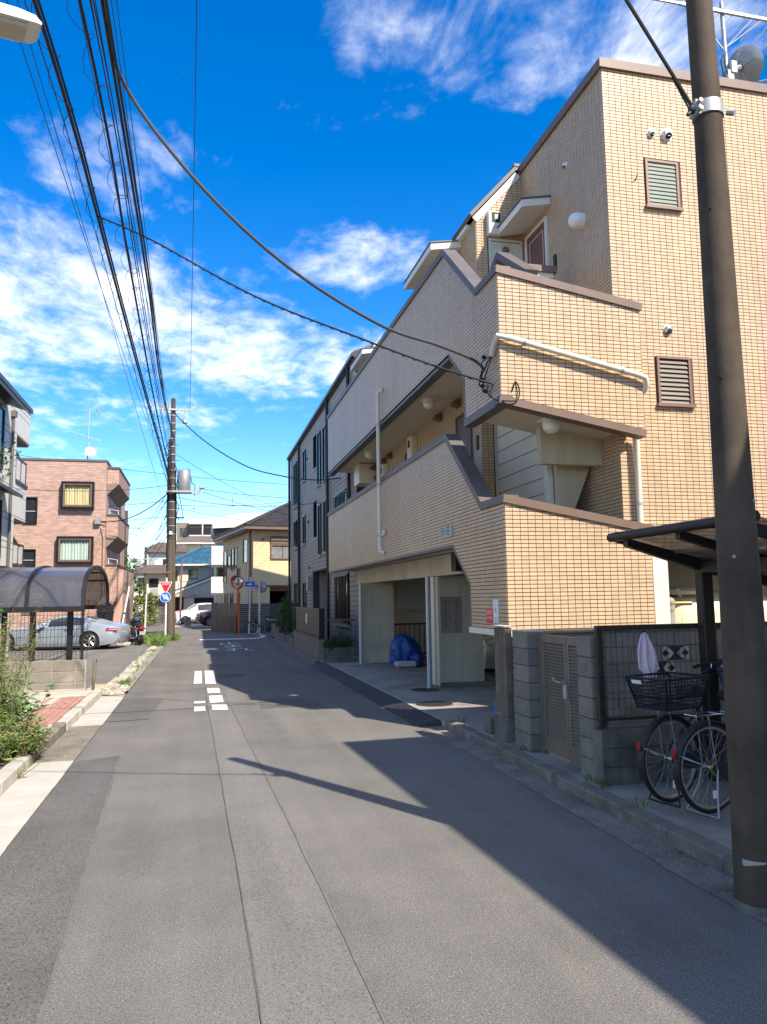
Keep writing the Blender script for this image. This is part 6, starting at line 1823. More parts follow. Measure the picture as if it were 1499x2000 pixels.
build(MB().cyl(FP+Vector((1.05, -0.15, 6.5)), FP+Vector((1.30, -0.15, 6.78)), 0.035, n=8).cyl(FP+Vector((0.98, -0.15, 6.45)), FP+Vector((1.0, -0.15, 6.95)), 0.04, n=8).bbox(FP.x+1.18, FP.x+1.42, FP.y-0.22, FP.y-0.08, 6.75, 6.86, 0.02).cyl(FP+Vector((0.98, -0.15, 6.45)), FP+Vector((0.97, -0.15, 5.9)), 0.008, n=5).ball(FP+Vector((0.97, -0.15, 5.87)), 0.05, 8, 6), 'cutout_switch', 'galvanised', pa_)
build(MB().box(FP.x, FP.x+0.55, FP.y-0.1, FP.y-0.04, 5.4, 5.46).cyl(FP+Vector((0.33, -0.08, 6.4)), FP+Vector((0.5, -0.08, 5.45)), 0.015, n=5), 'bracket', 'iron', up)
for pts in ([(0.1, 7.9), (0.26, 7.4), (0.2, 6.9), (0.32, 6.4)], [(0.75, 7.6), (0.86, 7.0), (1.0, 6.9)], [(0.15, 6.3), (0.32, 5.9), (0.2, 5.5), (0.35, 5.3)], [(-0.15, 8.9), (-0.32, 8.5), (-0.2, 8.2)]):
    build(MB().tube([FP+Vector((a, -0.14, b)) for a, b in pts], 0.018, 5), 'jumper_cable', 'wire', up)
build(MB().bbox(FP.x-0.09, FP.x+0.05, FP.y-0.21, FP.y-0.15, 4.66, 4.8, 0.01), 'tag_plate', 'sign_white', up)
build(MB().lathe([(0.213, 0), (0.213, 0.07)], FP+Vector((0, 0, 2.95)), 16), 'yellow_band', 'gold', up)

# second pole far down the street
sp2 = thing('utility_pole', 'slender utility pole far beyond the pink building', 'pole', (-5.6, 62, 0))
build(MB().cyl((-5.6, 62, 0), (-5.6, 62, 8.7), 0.22, 0.16, 12), 'shaft', 'pole_concrete', sp2, smooth=True)
build(MB().box(-6.1, -4.2, 61.85, 61.95, 7.3, 7.4), 'crossarm', 'galvanised', sp2)
sp3 = thing('utility_pole', 'small crowded pole with switch gear far behind the shrubs', 'pole', (-5.1, 76, 0))
build(MB().cyl((-5.0, 76, 0), (-5.0, 76, 6.8), 0.18, 0.13, 10), 'shaft', 'pole_concrete', sp3, smooth=True)
build(MB().box(-6.3, -3.9, 75.8, 75.9, 5.6, 5.75).box(-6.0, -4.2, 75.8, 75.9, 4.9, 5.0).bbox(-5.9, -5.4, 75.7, 76, 5.0, 5.6, 0.04).bbox(-4.7, -4.2, 75.7, 76, 5.0, 5.7, 0.04), 'switch_gear', 'galvanised', sp3)

# cable bundles along the street
A = {}
def lay(pts, ext_to):
    """smooth polyline through given points (Catmull-Rom)"""
    P = [Vector(p) for p in pts]
    P = [P[0]*2-P[1]] + P + [P[-1]*2-P[-2]]
    out = []
    for i in range(1, len(P)-2):
        for k in range(10):
            t = k/10
            a, b, c, d_ = P[i-1], P[i], P[i+1], P[i+2]
            out.append(0.5*((2*b)+(c-a)*t+(2*a-5*b+4*c-d_)*t*t+(3*b-a-3*c+d_)*t**3))
    out.append(P[-2])
    return out
b1 = lay([(-1.95, -14, 8.0), (-1.85, 2.3, 7.86), (-1.62, 8.9, 7.68), (-1.58, 12, 7.60), (-1.48, 19.3, 7.25), (-1.36, 28, 6.95), (-1.30, 35.3, 6.75)], 0)
b2 = lay([(-1.60, -14, 8.6), (-1.45, 2.3, 8.36), (-1.22, 9.1, 7.76), (-1.2, 12.6, 7.38), (-1.2, 20, 6.95), (-1.22, 29, 6.95), (-1.25, 35.3, 7.35)], 0)
b3 = lay([(-1.15, -14, 8.0), (-1.0, 2.3, 7.5), (-0.9, 7.6, 7.06), (-0.9, 13, 7.03), (-1.0, 19, 7.15), (-1.1, 27, 7.9), (-1.22, 35.3, 9.0)], 0)
def bundle(label, path, radii, offs, hel=None, name='cable_bundle'):
    t = thing(name, label, 'cable', tuple(path[0]))
    for r_, (dx, dz) in zip(radii, offs):
        build(MB().tube([p+Vector((dx, 0, dz)) for p in path], r_, 6), 'cable', 'wire', t)
    for (rad, pitch, r2, ph) in (hel or []):
        build(MB().tube(helix(path, rad, pitch, 9, 0.25, ph), r2, 4, caps=False), 'spiral_hanger', 'wire', t)
    return t
bundle('thick black cable bundle with spiral hangers, leftmost over the street', b1, [0.022, 0.015, 0.007], [(0, 0), (0.035, 0.022), (-0.12, 0.08)], [(0.10, 0.9, 0.0045, 0.4)])
bundle('black cable bundle with loose spiral loops, second from left', b2, [0.018, 0.008, 0.008], [(0, 0), (0.09, 0.06), (0.13, 0.02)], [(0.11, 0.7, 0.0045, 1.1)])
bundle('rightmost black cable bundle passing over the road', b3, [0.017, 0.014, 0.006], [(0, 0), (0.04, -0.02), (-0.07, 0.06)])
wl = [((-2.35, -14, 9.6), (-2.2, 10, 8.9), (-1.9, 30, 7.2), (-1.5, 62, 5.0)), ((-1.2, -14, 10.2), (-1.1, 10, 9.25), (-1.3, 35.4, 8.2)), ((-1.25, -14, 9.9), (-1.12, 10, 8.95), (-1.3, 35.4, 7.9)), ((-2.3, -14, 9.0), (-2.05, 10.5, 8.1), (-1.4, 35.4, 6.9))]
for pts in wl:
    wire('overhead_wire', 'thin black wire strung along the street beside the thick bundles', 'wire', lay(pts, 0), 0.006, group='thin wires along the street')
wire('high_wire', 'single high wire running to the right end of the crossarm', 'wire', cat((0.25, -14, 12.2), (FP.x+0.74, FP.y-0.13, 10.5), 0.25, 16), 0.008, 'wire')
for dx, lab_ in ((-0.48, 'thin high wire running to the left end of the crossarm'), (-0.2, 'thin high wire running to the crossarm just left of the pole')):
    wire('high_wire', lab_, 'wire', cat((-1.75+dx*0.3, -14, 12.2), (FP.x+dx, FP.y-0.13, 10.5), 0.9, 16), 0.007, 'wire')
# drops to buildings
c1 = lay([(-0.88, 6.6, 7.12), (-0.82, 7.65, 7.0), (-0.08, 7.93, 6.16), (0.92, 8.30, 5.47), (2.08, 8.74, 5.03), (2.90, 9.05, 4.93), (3.45, 9.26, 4.84), (3.60, 9.22, 4.70)], 0)
wire('service_cable', 'thick grey service cable sagging to the upper balcony corner', 'cable', c1, 0.020, 'wire_grey', 8)
c2 = lay([(-1.56, 11.9, 7.62), (-0.73, 11.34, 7.05), (0.72, 10.52, 5.98), (2.05, 9.77, 5.21), (2.93, 9.28, 4.73), (3.58, 8.92, 4.42)], 0)
wire('service_cable', 'twisted black service cable reaching the lower edge of the balcony', 'cable', c2, 0.014, 'wire', 6)
wire('cable_spiral', 'thin wire twisted round the lower black service cable', 'wire', helix(c2, 0.016, 0.16, 6), 0.005, 'wire', 4)
c3 = lay([(-1.35, 35.3, 10.3), (0.12, 32.4, 8.36), (1.66, 29.3, 6.8), (2.92, 26.7, 6.0), (3.75, 25.1, 5.66), (4.33, 23.9, 5.55)], 0)
wire('service_cable', 'black cable from the far pole top to the grey tiled building', 'cable', c3, 0.022, 'wire', 6)
for (p0, p1, sg) in (((-1.25, 35.3, 6.9), (-9.5, 22.0, 5.4), 0.5), ((-1.25, 35.3, 6.4), (4.3, 25.5, 5.0), 0.3), ((-1.25, 35.4, 6.2), (-12, 39, 5.9), 0.15), ((-1.25, 35.4, 5.5), (-12, 37.5, 4.9), 0.1), ((-1.25, 35.4, 6.0), (6, 44, 7.5), 0.2), ((-1.25, 35.4, 5.9), (8, 52, 6.6), 0.2), ((0.05, 35.4, 6.75), (8, 44, 7.6), 0.2), ((0.1, 35.4, 6.6), (9, 50, 6.9), 0.3), ((-1.25, 35.4, 8.4), (12, 60, 7.6), 0.9), ((-12, 40, 9.4), (12, 48, 8.8), 0.5)):
    wire('cross_wire', 'thin dark wire crossing the street near the far pole', 'wire', cat(p0, p1, sg, 14), 0.010, 'wire', 4, group='cross wires at the far pole')
for k in range(9):
    z0 = 6.9-k*0.25
    wire('cross_wire', 'thin wire of the tangle between the far poles', 'wire', cat((-1.3, 35.6, z0), (-5.6+rnd.uniform(-0.3, 1.2), 62, 7.6-k*0.4), rnd.uniform(0.3, 1.2), 14), 0.014, 'wire', 4, group='wires between the far poles')
for k in range(5):
    wire('cross_wire', 'thin wire fanning out from the far slender pole', 'wire', cat((-5.6, 62, 8.0-k*0.5), (rnd.uniform(-3.5, 3), rnd.uniform(72, 90), 6.5+rnd.uniform(-1, 1.5)), 0.5, 10), 0.012, 'wire', 4, group='wires of the far slender pole')
wire('house_drop', 'thick black cable sagging from the far pole to the pink building', 'cable', cat((-1.35, 35.3, 6.6), (-4.4, 35.9, 5.3), 0.45, 14), 0.022, 'wire', 6)
# cable ends at the balcony corner
ce = thing('cable_anchor', 'tangle of black cable ends clipped to the upper balcony corner', 'cable', (3.6, 9.1, 4.7))
for pts in ([(3.62, 9.25, 4.83), (3.56, 9.2, 4.78), (3.53, 9.12, 4.66), (3.56, 9.3, 4.58)], [(3.6, 8.95, 4.82), (3.54, 9.0, 4.68), (3.53, 9.15, 4.58), (3.55, 9.3, 4.50)], [(3.6, 8.93, 4.78), (3.54, 8.95, 4.62), (3.53, 9.05, 4.50), (3.56, 9.2, 4.40)], [(3.6, 8.92, 4.42), (3.55, 8.9, 4.30), (3.58, 8.85, 4.2), (3.68, 8.75, 4.16), (3.84, 8.74, 4.18), (3.88, 8.76, 4.32), (3.84, 8.78, 4.42), (3.79, 8.78, 4.30)], [(3.6, 9.1, 4.45), (3.56, 9.05, 4.36), (3.57, 8.95, 4.25)]):
    build(MB().tube(lay(pts, 0), 0.010, 5), 'cable_end', 'wire', ce)
for (y, z) in ((9.22, 4.86), (9.30, 4.58), (9.31, 4.50), (9.2, 4.40)):
    build(MB().ball((3.60, y, z), 0.035, 8, 6, 0.8), 'insulator', 'wire', ce)
build(MB().tube([(3.62, 9.0, 4.80), (3.58, 8.97, 4.84), (3.59, 8.93, 4.92)], 0.022, 6), 'grip_sleeve', 'galvanised', ce)

# ------------------------------------------------------------------ traffic signs
ys_ = thing('sign_post', 'white post with red inverted triangle sign over a blue round sign', 'road sign', (-1.42, 34.3, 0))
build(MB().cyl((-1.40, 34.3, 0), (-1.38, 34.3, 2.72), 0.038, n=12), 'post', 'metal_white', ys_, smooth=True)
def tri(cx, cz, w_, h_, y): return [(cx-w_, y, cz+h_*0.33), (cx+w_, y, cz+h_*0.33), (cx+0.03, y, cz-h_*0.67), (cx-0.03, y, cz-h_*0.67)]
t_ = build(MB().prism(tri(-1.41, 2.38, 0.27, 0.50, 34.24), (0, 0.015, 0)), 'warning_triangle', 'sign_white', ys_)
build(MB().prism(tri(-1.41, 2.385, 0.235, 0.43, 34.232), (0, 0.0075, 0)), 'triangle_face', 'sign_red', t_)
lettering('止まれ', 'sign_white', t_, (-1.41, 34.229, 2.45), (1, 0, 0), (0, 0, 1), 0.11)
d_ = build(MB().lathe([(0, 0), (0.225, 0.0), (0.225, 0.015), (0, 0.015)], (-1.42, 34.24, 1.90), 28, (0, -1, 0)), 'round_sign', 'sign_white', ys_)
build(MB().lathe([(0, 0.0), (0.207, 0.0)], (-1.42, 34.222, 1.90), 28, (0, -1, 0)), 'round_face', 'sign_blue', d_)
def arrow(cx, cz, ang, ln, w_, y):
    c, s = math.cos(ang), math.sin(ang)
    P = [(-ln/2, -w_), (ln*0.1, -w_), (ln*0.1, -w_*2.6), (ln/2, 0), (ln*0.1, w_*2.6), (ln*0.1, w_), (-ln/2, w_)]
    return [(cx+a*c-b*s, y, cz+a*s+b*c) for a, b in P]
am_ = MB()
am_.prism(arrow(-1.48, 1.925, R(112), 0.24, 0.022, 34.218), (0, 0.003, 0))
am_.prism(arrow(-1.40, 1.90, R(60), 0.22, 0.018, 34.2175), (0, 0.003, 0))
am_.prism(arrow(-1.345, 1.885, R(-70), 0.26, 0.024, 34.217), (0, 0.003, 0))
build(am_, 'white_arrows', 'sign_white', d_)
# orange convex mirror
mr = thing('convex_mirror', 'orange convex traffic mirror at the road bend', 'mirror', (1.98, 40.25, 0))
build(MB().cyl((1.98, 40.3, 0), (1.93, 40.3, 2.4), 0.055, n=12), 'post', 'mirror_orange', mr, smooth=True)
mn = Vector((-0.42, -0.9, -0.06)).normalized()
mc_ = Vector((1.88, 40.2, 2.62))
rm = build(MB().torus(mc_, mn, 0.33, 0.035, 32, 8), 'rim', 'mirror_orange', mr, smooth=True)
build(MB().lathe([(0.33, 0.0), (0.28, 0.025), (0.18, 0.055), (0.08, 0.07), (0, 0.073)], mc_, 28, mn), 'mirror_glass', 'mirror_face', rm, smooth=True)
build(MB().lathe([(0.34, 0.0), (0.25, -0.06), (0, -0.08)], mc_-mn*0.02, 24, mn), 'back_shell', 'mirror_orange', rm, smooth=True)
hd = MB()
e1 = Vector((0, 0, 1)); e2 = mn.cross(e1).normalized()
for k in range(12):
    a0, a1 = R(15+k*12.5), R(15+(k+1)*12.5)
    q = [mc_+(e2*math.cos(a)+e1*math.sin(a))*0.365+mn*b_ for a, b_ in ((a0, -0.03), (a1, -0.03), (a1, 0.20*math.sin(a1)), (a0, 0.20*math.sin(a0)))]
    hd.add(q, [(0,1,2,3)])
build(hd, 'hood', 'mirror_orange', rm)
# one way sign
ow = thing('sign_post', 'white post with blue arrow sign and small white plate', 'road sign', (2.42, 39.0, 0))
build(MB().cyl((2.40, 39.0, 0), (2.47, 39.0, 2.86), 0.035, n=12), 'post', 'metal_white', ow, smooth=True)
b_ = build(MB().bbox(2.20, 2.70, 38.94, 38.96, 2.36, 2.64, 0.004), 'blue_sign', 'sign_white', ow)
build(MB().box(2.21, 2.69, 38.932, 38.939, 2.37, 2.63), 'sign_face', 'sign_blue', b_)
build(MB().prism([(2.27, 38.93, 2.48), (2.40, 38.93, 2.53), (2.42, 38.93, 2.58), (2.46, 38.93, 2.53), (2.63, 38.93, 2.49), (2.47, 38.93, 2.46), (2.44, 38.93, 2.42), (2.41, 38.93, 2.46)], (0, -0.004, 0)), 'white_arrow', 'sign_white', b_)
p_ = build(MB().bbox(2.24, 2.62, 38.94, 38.96, 2.18, 2.34, 0.003), 'white_plate', 'sign_white', ow)
lettering('9の小路', 'ink_black', p_, (2.43, 38.936, 2.26), (1, 0, 0), (0, 0, 1), 0.13, 0.72)
# mirror seen from the back on white post
m2 = thing('convex_mirror', 'grey backed mirror on a white post turned away from the camera', 'mirror', (2.82, 38.0, 0))
build(MB().cyl((2.84, 38.0, 0), (2.84, 38.0, 2.55), 0.045, n=12), 'post', 'metal_white', m2, smooth=True)
build(MB().lathe([(0.0, -0.05), (0.15, -0.04), (0.24, 0.0), (0.25, 0.03)], (2.95, 38.1, 2.33), 24, (0.45, 0.9, 0)), 'back_shell', 'metal_grey', m2, smooth=True)
build(MB().torus((2.96, 38.12, 2.33), (0.45, 0.9, 0), 0.25, 0.02, 24, 6), 'rim', 'frame_brown', m2)
# thin brown post and red white post on the far driveway
tp = thing('thin_post', 'thin dark brown pole beside the far driveway', 'pole', (-1.3, 56.4, 0))
build(MB().cyl((-1.3, 56.4, 1.2), (-1.24, 56.4, 4.75), 0.075, 0.06, 10), 'shaft', 'frame_brown', tp, smooth=True)
build(MB().cyl((-1.3, 56.4, 0.0), (-1.3, 56.4, 1.2), 0.06, 0.06, 10), 'lower_shaft', 'sign_red', tp, smooth=True)
for z in (0.15, 0.45, 0.75): build(MB().cyl((-1.3, 56.4, z), (-1.3, 56.4, z+0.14), 0.063, n=10), 'white_band', 'sign_white', tp)
mb = MB().bbox(-0.92, -0.55, 53.8, 54.1, 0, 0.62, 0.01)
tag(build(mb, 'block_post', 'block_pale', loc=(-0.7, 54, 0)), 'short concrete block gate post on the far driveway', 'post')
flat('far_driveway', [(-1.8, 53), (3.2, 51.5), (3.2, 66), (-1.8, 66)], 'concrete_pale', 0.010)
# antennas
a2 = thing('roof_antenna', 'large television antenna on the white building', 'antenna', (2.5, 62, 8.3))
build(MB().cyl((2.5, 62, 8.2), (2.5, 62, 10.0), 0.03, n=6), 'mast', 'galvanised', a2)
yagi(a2, (2.45, 62, 9.15), (1, 0.1, 0), 2.3, 9, 0.35, (0, 1, 0), r=0.010)
yagi(a2, (2.5, 62, 9.75), (0.3, 1, 0), 0.7, 6, 0.5, (0.3, 0, 1), r=0.010)
build(MB().cyl((1.6, 62, 9.1), (2.5, 62, 8.65), 0.015, n=4).cyl((3.4, 62, 9.1), (2.5, 62, 8.65), 0.015, n=4), 'brace', 'galvanised', a2)
a3 = thing('roof_antenna', 'large antenna mast with grey dish on the tall cream tiled tower', 'antenna', (7.65, 9.8, 9.25))
build(MB().tube([(7.80, 9.8, 9.2), (7.78, 9.8, 11.2)], 0.034, 10), 'mast', 'galvanised', a3, smooth=True)
ms = MB()
mc2, mx = Vector((8.0, 9.75, 11.02)), Vector((0.93, 0.25, -0.12)).normalized()
ms.box(7.0, 9.2, 9.73, 9.77, 10.97, 11.02)
for k in range(12):
    q = Vector((6.55+0.24*k, 9.75, 11.03))
    ev = Vector((0.52, -0.1, 0.62)).normalized()
    h = 0.42+0.02*k
    ms.cyl(q-ev*h, q+ev*h, 0.006, n=5)
build(ms, 'yagi_antenna', 'metal_grey', a3)
build(MB().box(6.5, 7.0, 9.735, 9.765, 10.98, 11.01), 'boom', 'metal_grey', a3)
build(MB().cyl((7.79, 9.8, 10.35), (7.3, 9.75, 10.8), 0.010, n=5).cyl((7.79, 9.8, 10.4), (8.5, 9.75, 10.98), 0.010, n=5).cyl((7.79, 9.8, 10.4), (8.3, 9.75, 10.95), 0.010, n=5), 'brace', 'galvanised', a3)
dn = Vector((0.93, 0.30, 0.35)).normalized()
dc = Vector((8.03, 9.75, 10.07))
ds = build(MB().lathe([(0.0, 0.0), (0.15, 0.015), (0.24, 0.05), (0.31, 0.09), (0.32, 0.09), (0.25, 0.035), (0.15, 0.0), (0, -0.012)], dc, 26, dn), 'dish', 'metal_grey', a3, smooth=True)
rb = MB()
for k in range(4):
    a = R(45+90*k)
    e1 = dn.orthogonal().normalized(); e2 = dn.cross(e1)
    r0, r1 = (e1*math.cos(a)+e2*math.sin(a)), 0.24
    rb.cyl(dc-dn*0.02+r0*0.08, dc+dn*0.03+r0*r1, 0.008, n=5)
build(rb, 'dish_ribs', 'metal_grey', ds)
build(MB().cyl((7.80, 9.8, 10.0), dc-dn*0.02, 0.05, n=8).bbox(7.74, 7.88, 9.72, 9.86, 9.72, 10.0, 0.02).bbox(7.80, 7.93, 9.7, 9.8, 9.92, 10.15, 0.02), 'dish_mount', 'metal_grey', ds)
build(MB().tube([(7.72, 9.75, 10.25), (7.62, 9.7, 10.1), (7.64, 9.7, 9.9), (7.74, 9.75, 9.8)], 0.010, 5).tube([(7.76, 9.74, 10.3), (7.68, 9.7, 10.1), (7.74, 9.72, 9.9)], 0.008, 5), 'coax_cable', 'wire', a3)
build(MB().cyl((8.2, 9.6, 9.75), (9.0, 9.75, 10.1), 0.014, n=6), 'guy_rod', 'frame_brown', a3)
a3.location.x += 0.30
# ================================================================== RIGHT FOREGROUND
XW = 3.45
pz = 0.088
bpst = thing('board_post', 'weathered board clad post on a mossy concrete foot beside the gate', 'post', (3.46, 8.3, pz))
for k in range(3):
    build(MB().bbox(3.42, 3.50, 8.36+k*0.115, 8.36+k*0.115+0.113, 0.36, 1.37+rnd.uniform(-0.01, 0.01), 0.003), 'board', 'board_wood', bpst)
build(MB().bbox(3.395, 3.52, 8.34, 8.73, pz-0.02, 0.359, 0.01), 'foot', 'concrete_dark', bpst)
build(MB().bbox(3.40, 3.52, 8.34, 8.73, 1.385, 1.40, 0.003), 'cap', 'concrete_pale', bpst)
pil = block_wall('grey block pillar between the board post and the louvred gate', XW, 3.62, 7.80, 8.22, pz, 1.35, 0.41, 0.185, ['x-', 'y-'], name='block_pillar', cat='pillar', stagger=False)
build(MB().box(XW-0.012, 3.64, 7.79, 8.23, 1.351, 1.362), 'cap', 'concrete', pil)
wl2 = block_wall('grey block wall between the louvred gate and the mesh fence', XW, 3.60, 6.43, 6.68, pz, 1.36, 0.49, 0.182, ['x-', 'y-'], name='block_wall', stagger=False)
# louvred double gate
gt = thing('louvred_gate', 'bronze double gate with louvre slats and a lever handle', 'gate', (3.55, 7.1, pz))
def leaf(y0, y1, handle):
    x = 3.56
    f = MB().box(x, x+0.04, y0, y0+0.05, 0.13, 1.33).box(x, x+0.04, y1-0.05, y1, 0.13, 1.33).box(x, x+0.04, y0+0.0505, y1-0.0505, 1.25, 1.33).box(x, x+0.04, y0+0.0505, y1-0.0505, 0.13, 0.27)
    fo = build(f, 'gate_leaf', 'gate_bronze', gt)
    n = 30
    for k in range(n):
        z = 0.275+k*(0.97/n)
        mb = MB().prism([(x-0.004, y0+0.052, z), (x+0.004, y0+0.052, z-0.004), (x+0.036, y0+0.052, z+0.030), (x+0.028, y0+0.052, z+0.034)], (0, y1-y0-0.104, 0))
        build(mb, 'slat', 'gate_bronze', fo)
    return fo
l1 = leaf(7.14, 7.70, True)
l2 = leaf(6.57, 7.13, False)
build(MB().box(3.555, 3.605, 7.705, 7.795, pz, 1.35), 'gate_jamb', 'gate_bronze', gt)
build(MB().bbox(3.525, 3.559, 7.10, 7.17, 0.72, 0.86, 0.004).cyl((3.54, 7.14, 0.88), (3.48, 7.14, 0.88), 0.012, n=8).cyl((3.485, 7.14, 0.88), (3.485, 7.24, 0.885), 0.011, n=8).tube([(3.485, 7.24, 0.885), (3.47, 7.26, 0.90), (3.475, 7.27, 0.92)], 0.009, 6), 'lock', 'galvanised', gt)
build(MB().cyl((3.57, 7.135, 0.13), (3.57, 7.135, 0.10), 0.008, n=6), 'drop_bolt', 'gate_bronze', gt)
# low wall and mesh fence facing the camera
lw2 = block_wall('low mossy concrete wall under the mesh fence behind the bicycles', XW, 8.2, 6.28, 6.42, pz-0.01, 0.56, 0.58, 0.155, ['y-'], mat='concrete_dark', name='low_wall', joint=0.006)
build(MB().box(XW-0.014, XW-0.001, 6.265, 6.42, pz, 0.55), 'wall_end', 'concrete_dark', lw2)
mf = mesh_fence('dark bronze mesh fence with frame behind the bicycles', (3.50, 6.36), (8.1, 6.36), 0.66, 1.42, 0.058, 0.145, 'fence_bronze', (0.02, 1.9, 3.8), rw=0.0030, pz=0.561, post_r=0.022)
build(MB().box(3.47, 8.1, 6.335, 6.385, 1.425, 1.465).box(3.47, 8.1, 6.335, 6.385, 0.625, 0.655).box(3.47, 3.495, 6.34, 6.38, 0.656, 1.424), 'frame', 'fence_bronze', mf)
build(MB().box(3.45, 3.475, 6.14, 6.17, 0.6, 1.47).box(3.45, 3.475, 6.48, 6.51, 0.6, 1.47).box(3.45, 3.475, 6.17, 6.48, 1.43, 1.47), 'side_frame', 'fence_bronze', mf) if False else None
# yard wall against the apartment house, with pierced screen blocks
yw = thing('screen_block_wall', 'grey block wall with pierced ornamental blocks below the cream end wall', 'wall', (6, 8.5, 0.05))
build(MB().box(3.66, 10, 8.44, 8.58, 0.03, 1.29), 'wall_core', 'mortar_pale', yw)
build(MB().bbox(3.655, 10, 8.41, 8.59, 1.292, 1.335, 0.006), 'coping', 'concrete_dark', yw)
orn = ((5.62, 2), (5.22, 1), (6.42, 1), (7.22, 2))
for j in range(7):
    z0 = 0.04+j*0.178
    u = 3.66-(0.2 if j % 2 else 0)
    while u < 9.9:
        a, b = max(3.66, u)+0.004, min(10, u+0.4)-0.004
        u += 0.4
        if b-a < 0.03: continue
        # pierced blocks in two courses
        if (j == 5 and abs((a+b)/2-5.66-0.2) < 0.2) or (j == 4 and abs((a+b)/2-5.47) < 0.19) or (j == 4 and abs((a+b)/2-6.3) < 0.19) or (j == 5 and abs((a+b)/2-7.06-0.2) < 0.2):
            sb = build(MB().box(a, b, 8.437, 8.4395, z0+0.004, z0+0.174), 'screen_block', 'black', yw)
            cx, cz = (a+b)/2, z0+0.089
            m3 = MB()
            for sx in (-1, 1):
                m3.prism([(cx+sx*0.19, 8.425, cz+0.08), (cx+sx*0.10, 8.425, cz+0.08), (cx+sx*0.19, 8.425, cz+0.0)], (0, 0.011, 0))
                m3.prism([(cx+sx*0.19, 8.425, cz-0.08), (cx+sx*0.19, 8.425, cz-0.0), (cx+sx*0.10, 8.425, cz-0.08)], (0, 0.011, 0))
                m3.prism([(cx+sx*0.02, 8.425, cz), (cx+sx*0.09, 8.425, cz+0.07), (cx+sx*0.13, 8.425, cz+0.04), (cx+sx*0.08, 8.425, cz), (cx+sx*0.13, 8.425, cz-0.04), (cx+sx*0.09, 8.425, cz-0.07)], (0, 0.011, 0))
            build(m3, 'pattern', 'stone_white', sb)
            continue
        build(MB().bbox(a, b, 8.428, 8.45, z0+0.004, z0+0.174, 0.003), 'block', 'block_pale', yw)
# stickers on the balcony wall
st1 = build(MB().box(3.632, 3.6435, 9.25, 9.50, 1.40, 1.585), 'red_notice', 'sign_red', apt)
lettering('防犯灯', 'sign_white', st1, (3.6315, 9.375, 1.53), (0, -1, 0), (0, 0, 1), 0.065)
lettering('火の用心', 'sign_white', st1, (3.6315, 9.375, 1.465), (0, -1, 0), (0, 0, 1), 0.05)
st2 = build(MB().box(3.626, 3.6435, 9.08, 9.235, 1.405, 1.70), 'white_notice', 'sign_white', apt)
lettering('と', 'ink_red', st2, (3.6255, 9.15, 1.65), (0, -1, 0), (0, 0, 1), 0.075)
lettering('め', 'ink_red', st2, (3.6255, 9.15, 1.56), (0, -1, 0), (0, 0, 1), 0.09)
build(MB().box(3.6256, 3.6259, 9.10, 9.22, 1.47, 1.475).box(3.6256, 3.6259, 9.10, 9.20, 1.445, 1.45).box(3.6256, 3.6259, 9.10, 9.22, 1.42, 1.425), 'small_print', 'ink_black', st2)

# bicycle shelter
sh = thing('bicycle_shelter', 'dark framed bicycle shelter with a smoked panel roof at right', 'shelter', (4.5, 5.5, pz))
def rz_(x): return 2.26-(x-3.72)*0.255
for y in (6.20, 4.62):
    build(MB().bbox(4.44, 4.56, y-0.055, y+0.055, pz, 2.05, 0.01), 'post', 'shelter_metal', sh)
    build(MB().prism([(3.72, y-0.035, rz_(3.72)-0.09), (4.6, y-0.035, rz_(4.6)-0.13), (5.6, y-0.035, rz_(5.6)-0.06), (5.6, y-0.035, rz_(5.6)+0.0), (3.72, y-0.035, rz_(3.72)-0.02)], (0, 0.07, 0)), 'rafter', 'shelter_metal', sh)
build(MB().prism([(3.74, 5.42, rz_(3.74)-0.075), (5.6, 5.42, rz_(5.6)-0.075), (5.6, 5.42, rz_(5.6)-0.005), (3.74, 5.42, rz_(3.74)-0.005)], (0, 0.06, 0)), 'rafter', 'shelter_metal', sh)
build(MB().box(4.43, 4.57, 4.676, 6.144, 1.93, 2.03), 'beam', 'shelter_metal', sh)
build(MB().box(4.445, 4.495, 6.1435, 6.1447, 1.97, 1.99), 'maker_plate', 'galvanised', sh)
build(MB().tube([(3.70, 4.5, rz_(3.70)), (3.70, 6.42, rz_(3.70))], 0.042, 12), 'fascia', 'shelter_metal', sh, smooth=True)
for x in (4.2, 4.75, 5.3):
    build(MB().box(x-0.018, x+0.018, 4.5, 6.4, rz_(x)-0.035, rz_(x)-0.008), 'purlin', 'frame_brown', sh)
for x0, x1 in ((3.73, 4.2), (4.2, 4.75), (4.75, 5.3), (5.3, 5.62)):
    for y0, y1 in ((4.5, 5.44), (5.46, 6.4)):
        build(MB().prism([(x0+0.002, y0, rz_(x0)), (x1-0.002, y0, rz_(x1)), (x1-0.002, y0, rz_(x1)+0.006), (x0+0.002, y0, rz_(x0)+0.006)], (0, y1-y0, 0)), 'roof_panel', 'poly_smoke', sh)
build(MB().box(3.72, 5.62, 6.40, 6.44, 1.78, 1.83).prism([(3.72, 6.40, rz_(3.72)-0.03), (5.62, 6.40, rz_(5.62)-0.03), (5.62, 6.40, rz_(5.62)+0.03), (3.72, 6.40, rz_(3.72)+0.03)], (0, 0.04, 0)) if False else MB().prism([(3.72, 6.401, rz_(3.72)-0.03), (5.62, 6.401, rz_(5.62)-0.03), (5.62, 6.401, rz_(5.62)+0.03), (3.72, 6.401, rz_(3.72)+0.03)], (0, 0.035, 0)), 'end_trim', 'shelter_metal', sh)
build(MB().prism([(4.55, 4.6, 1.1), (4.62, 4.6, 1.1), (5.25, 4.6, 1.80), (5.18, 4.6, 1.84)], (0, 0.05, 0)), 'brace', 'shelter_metal', sh)

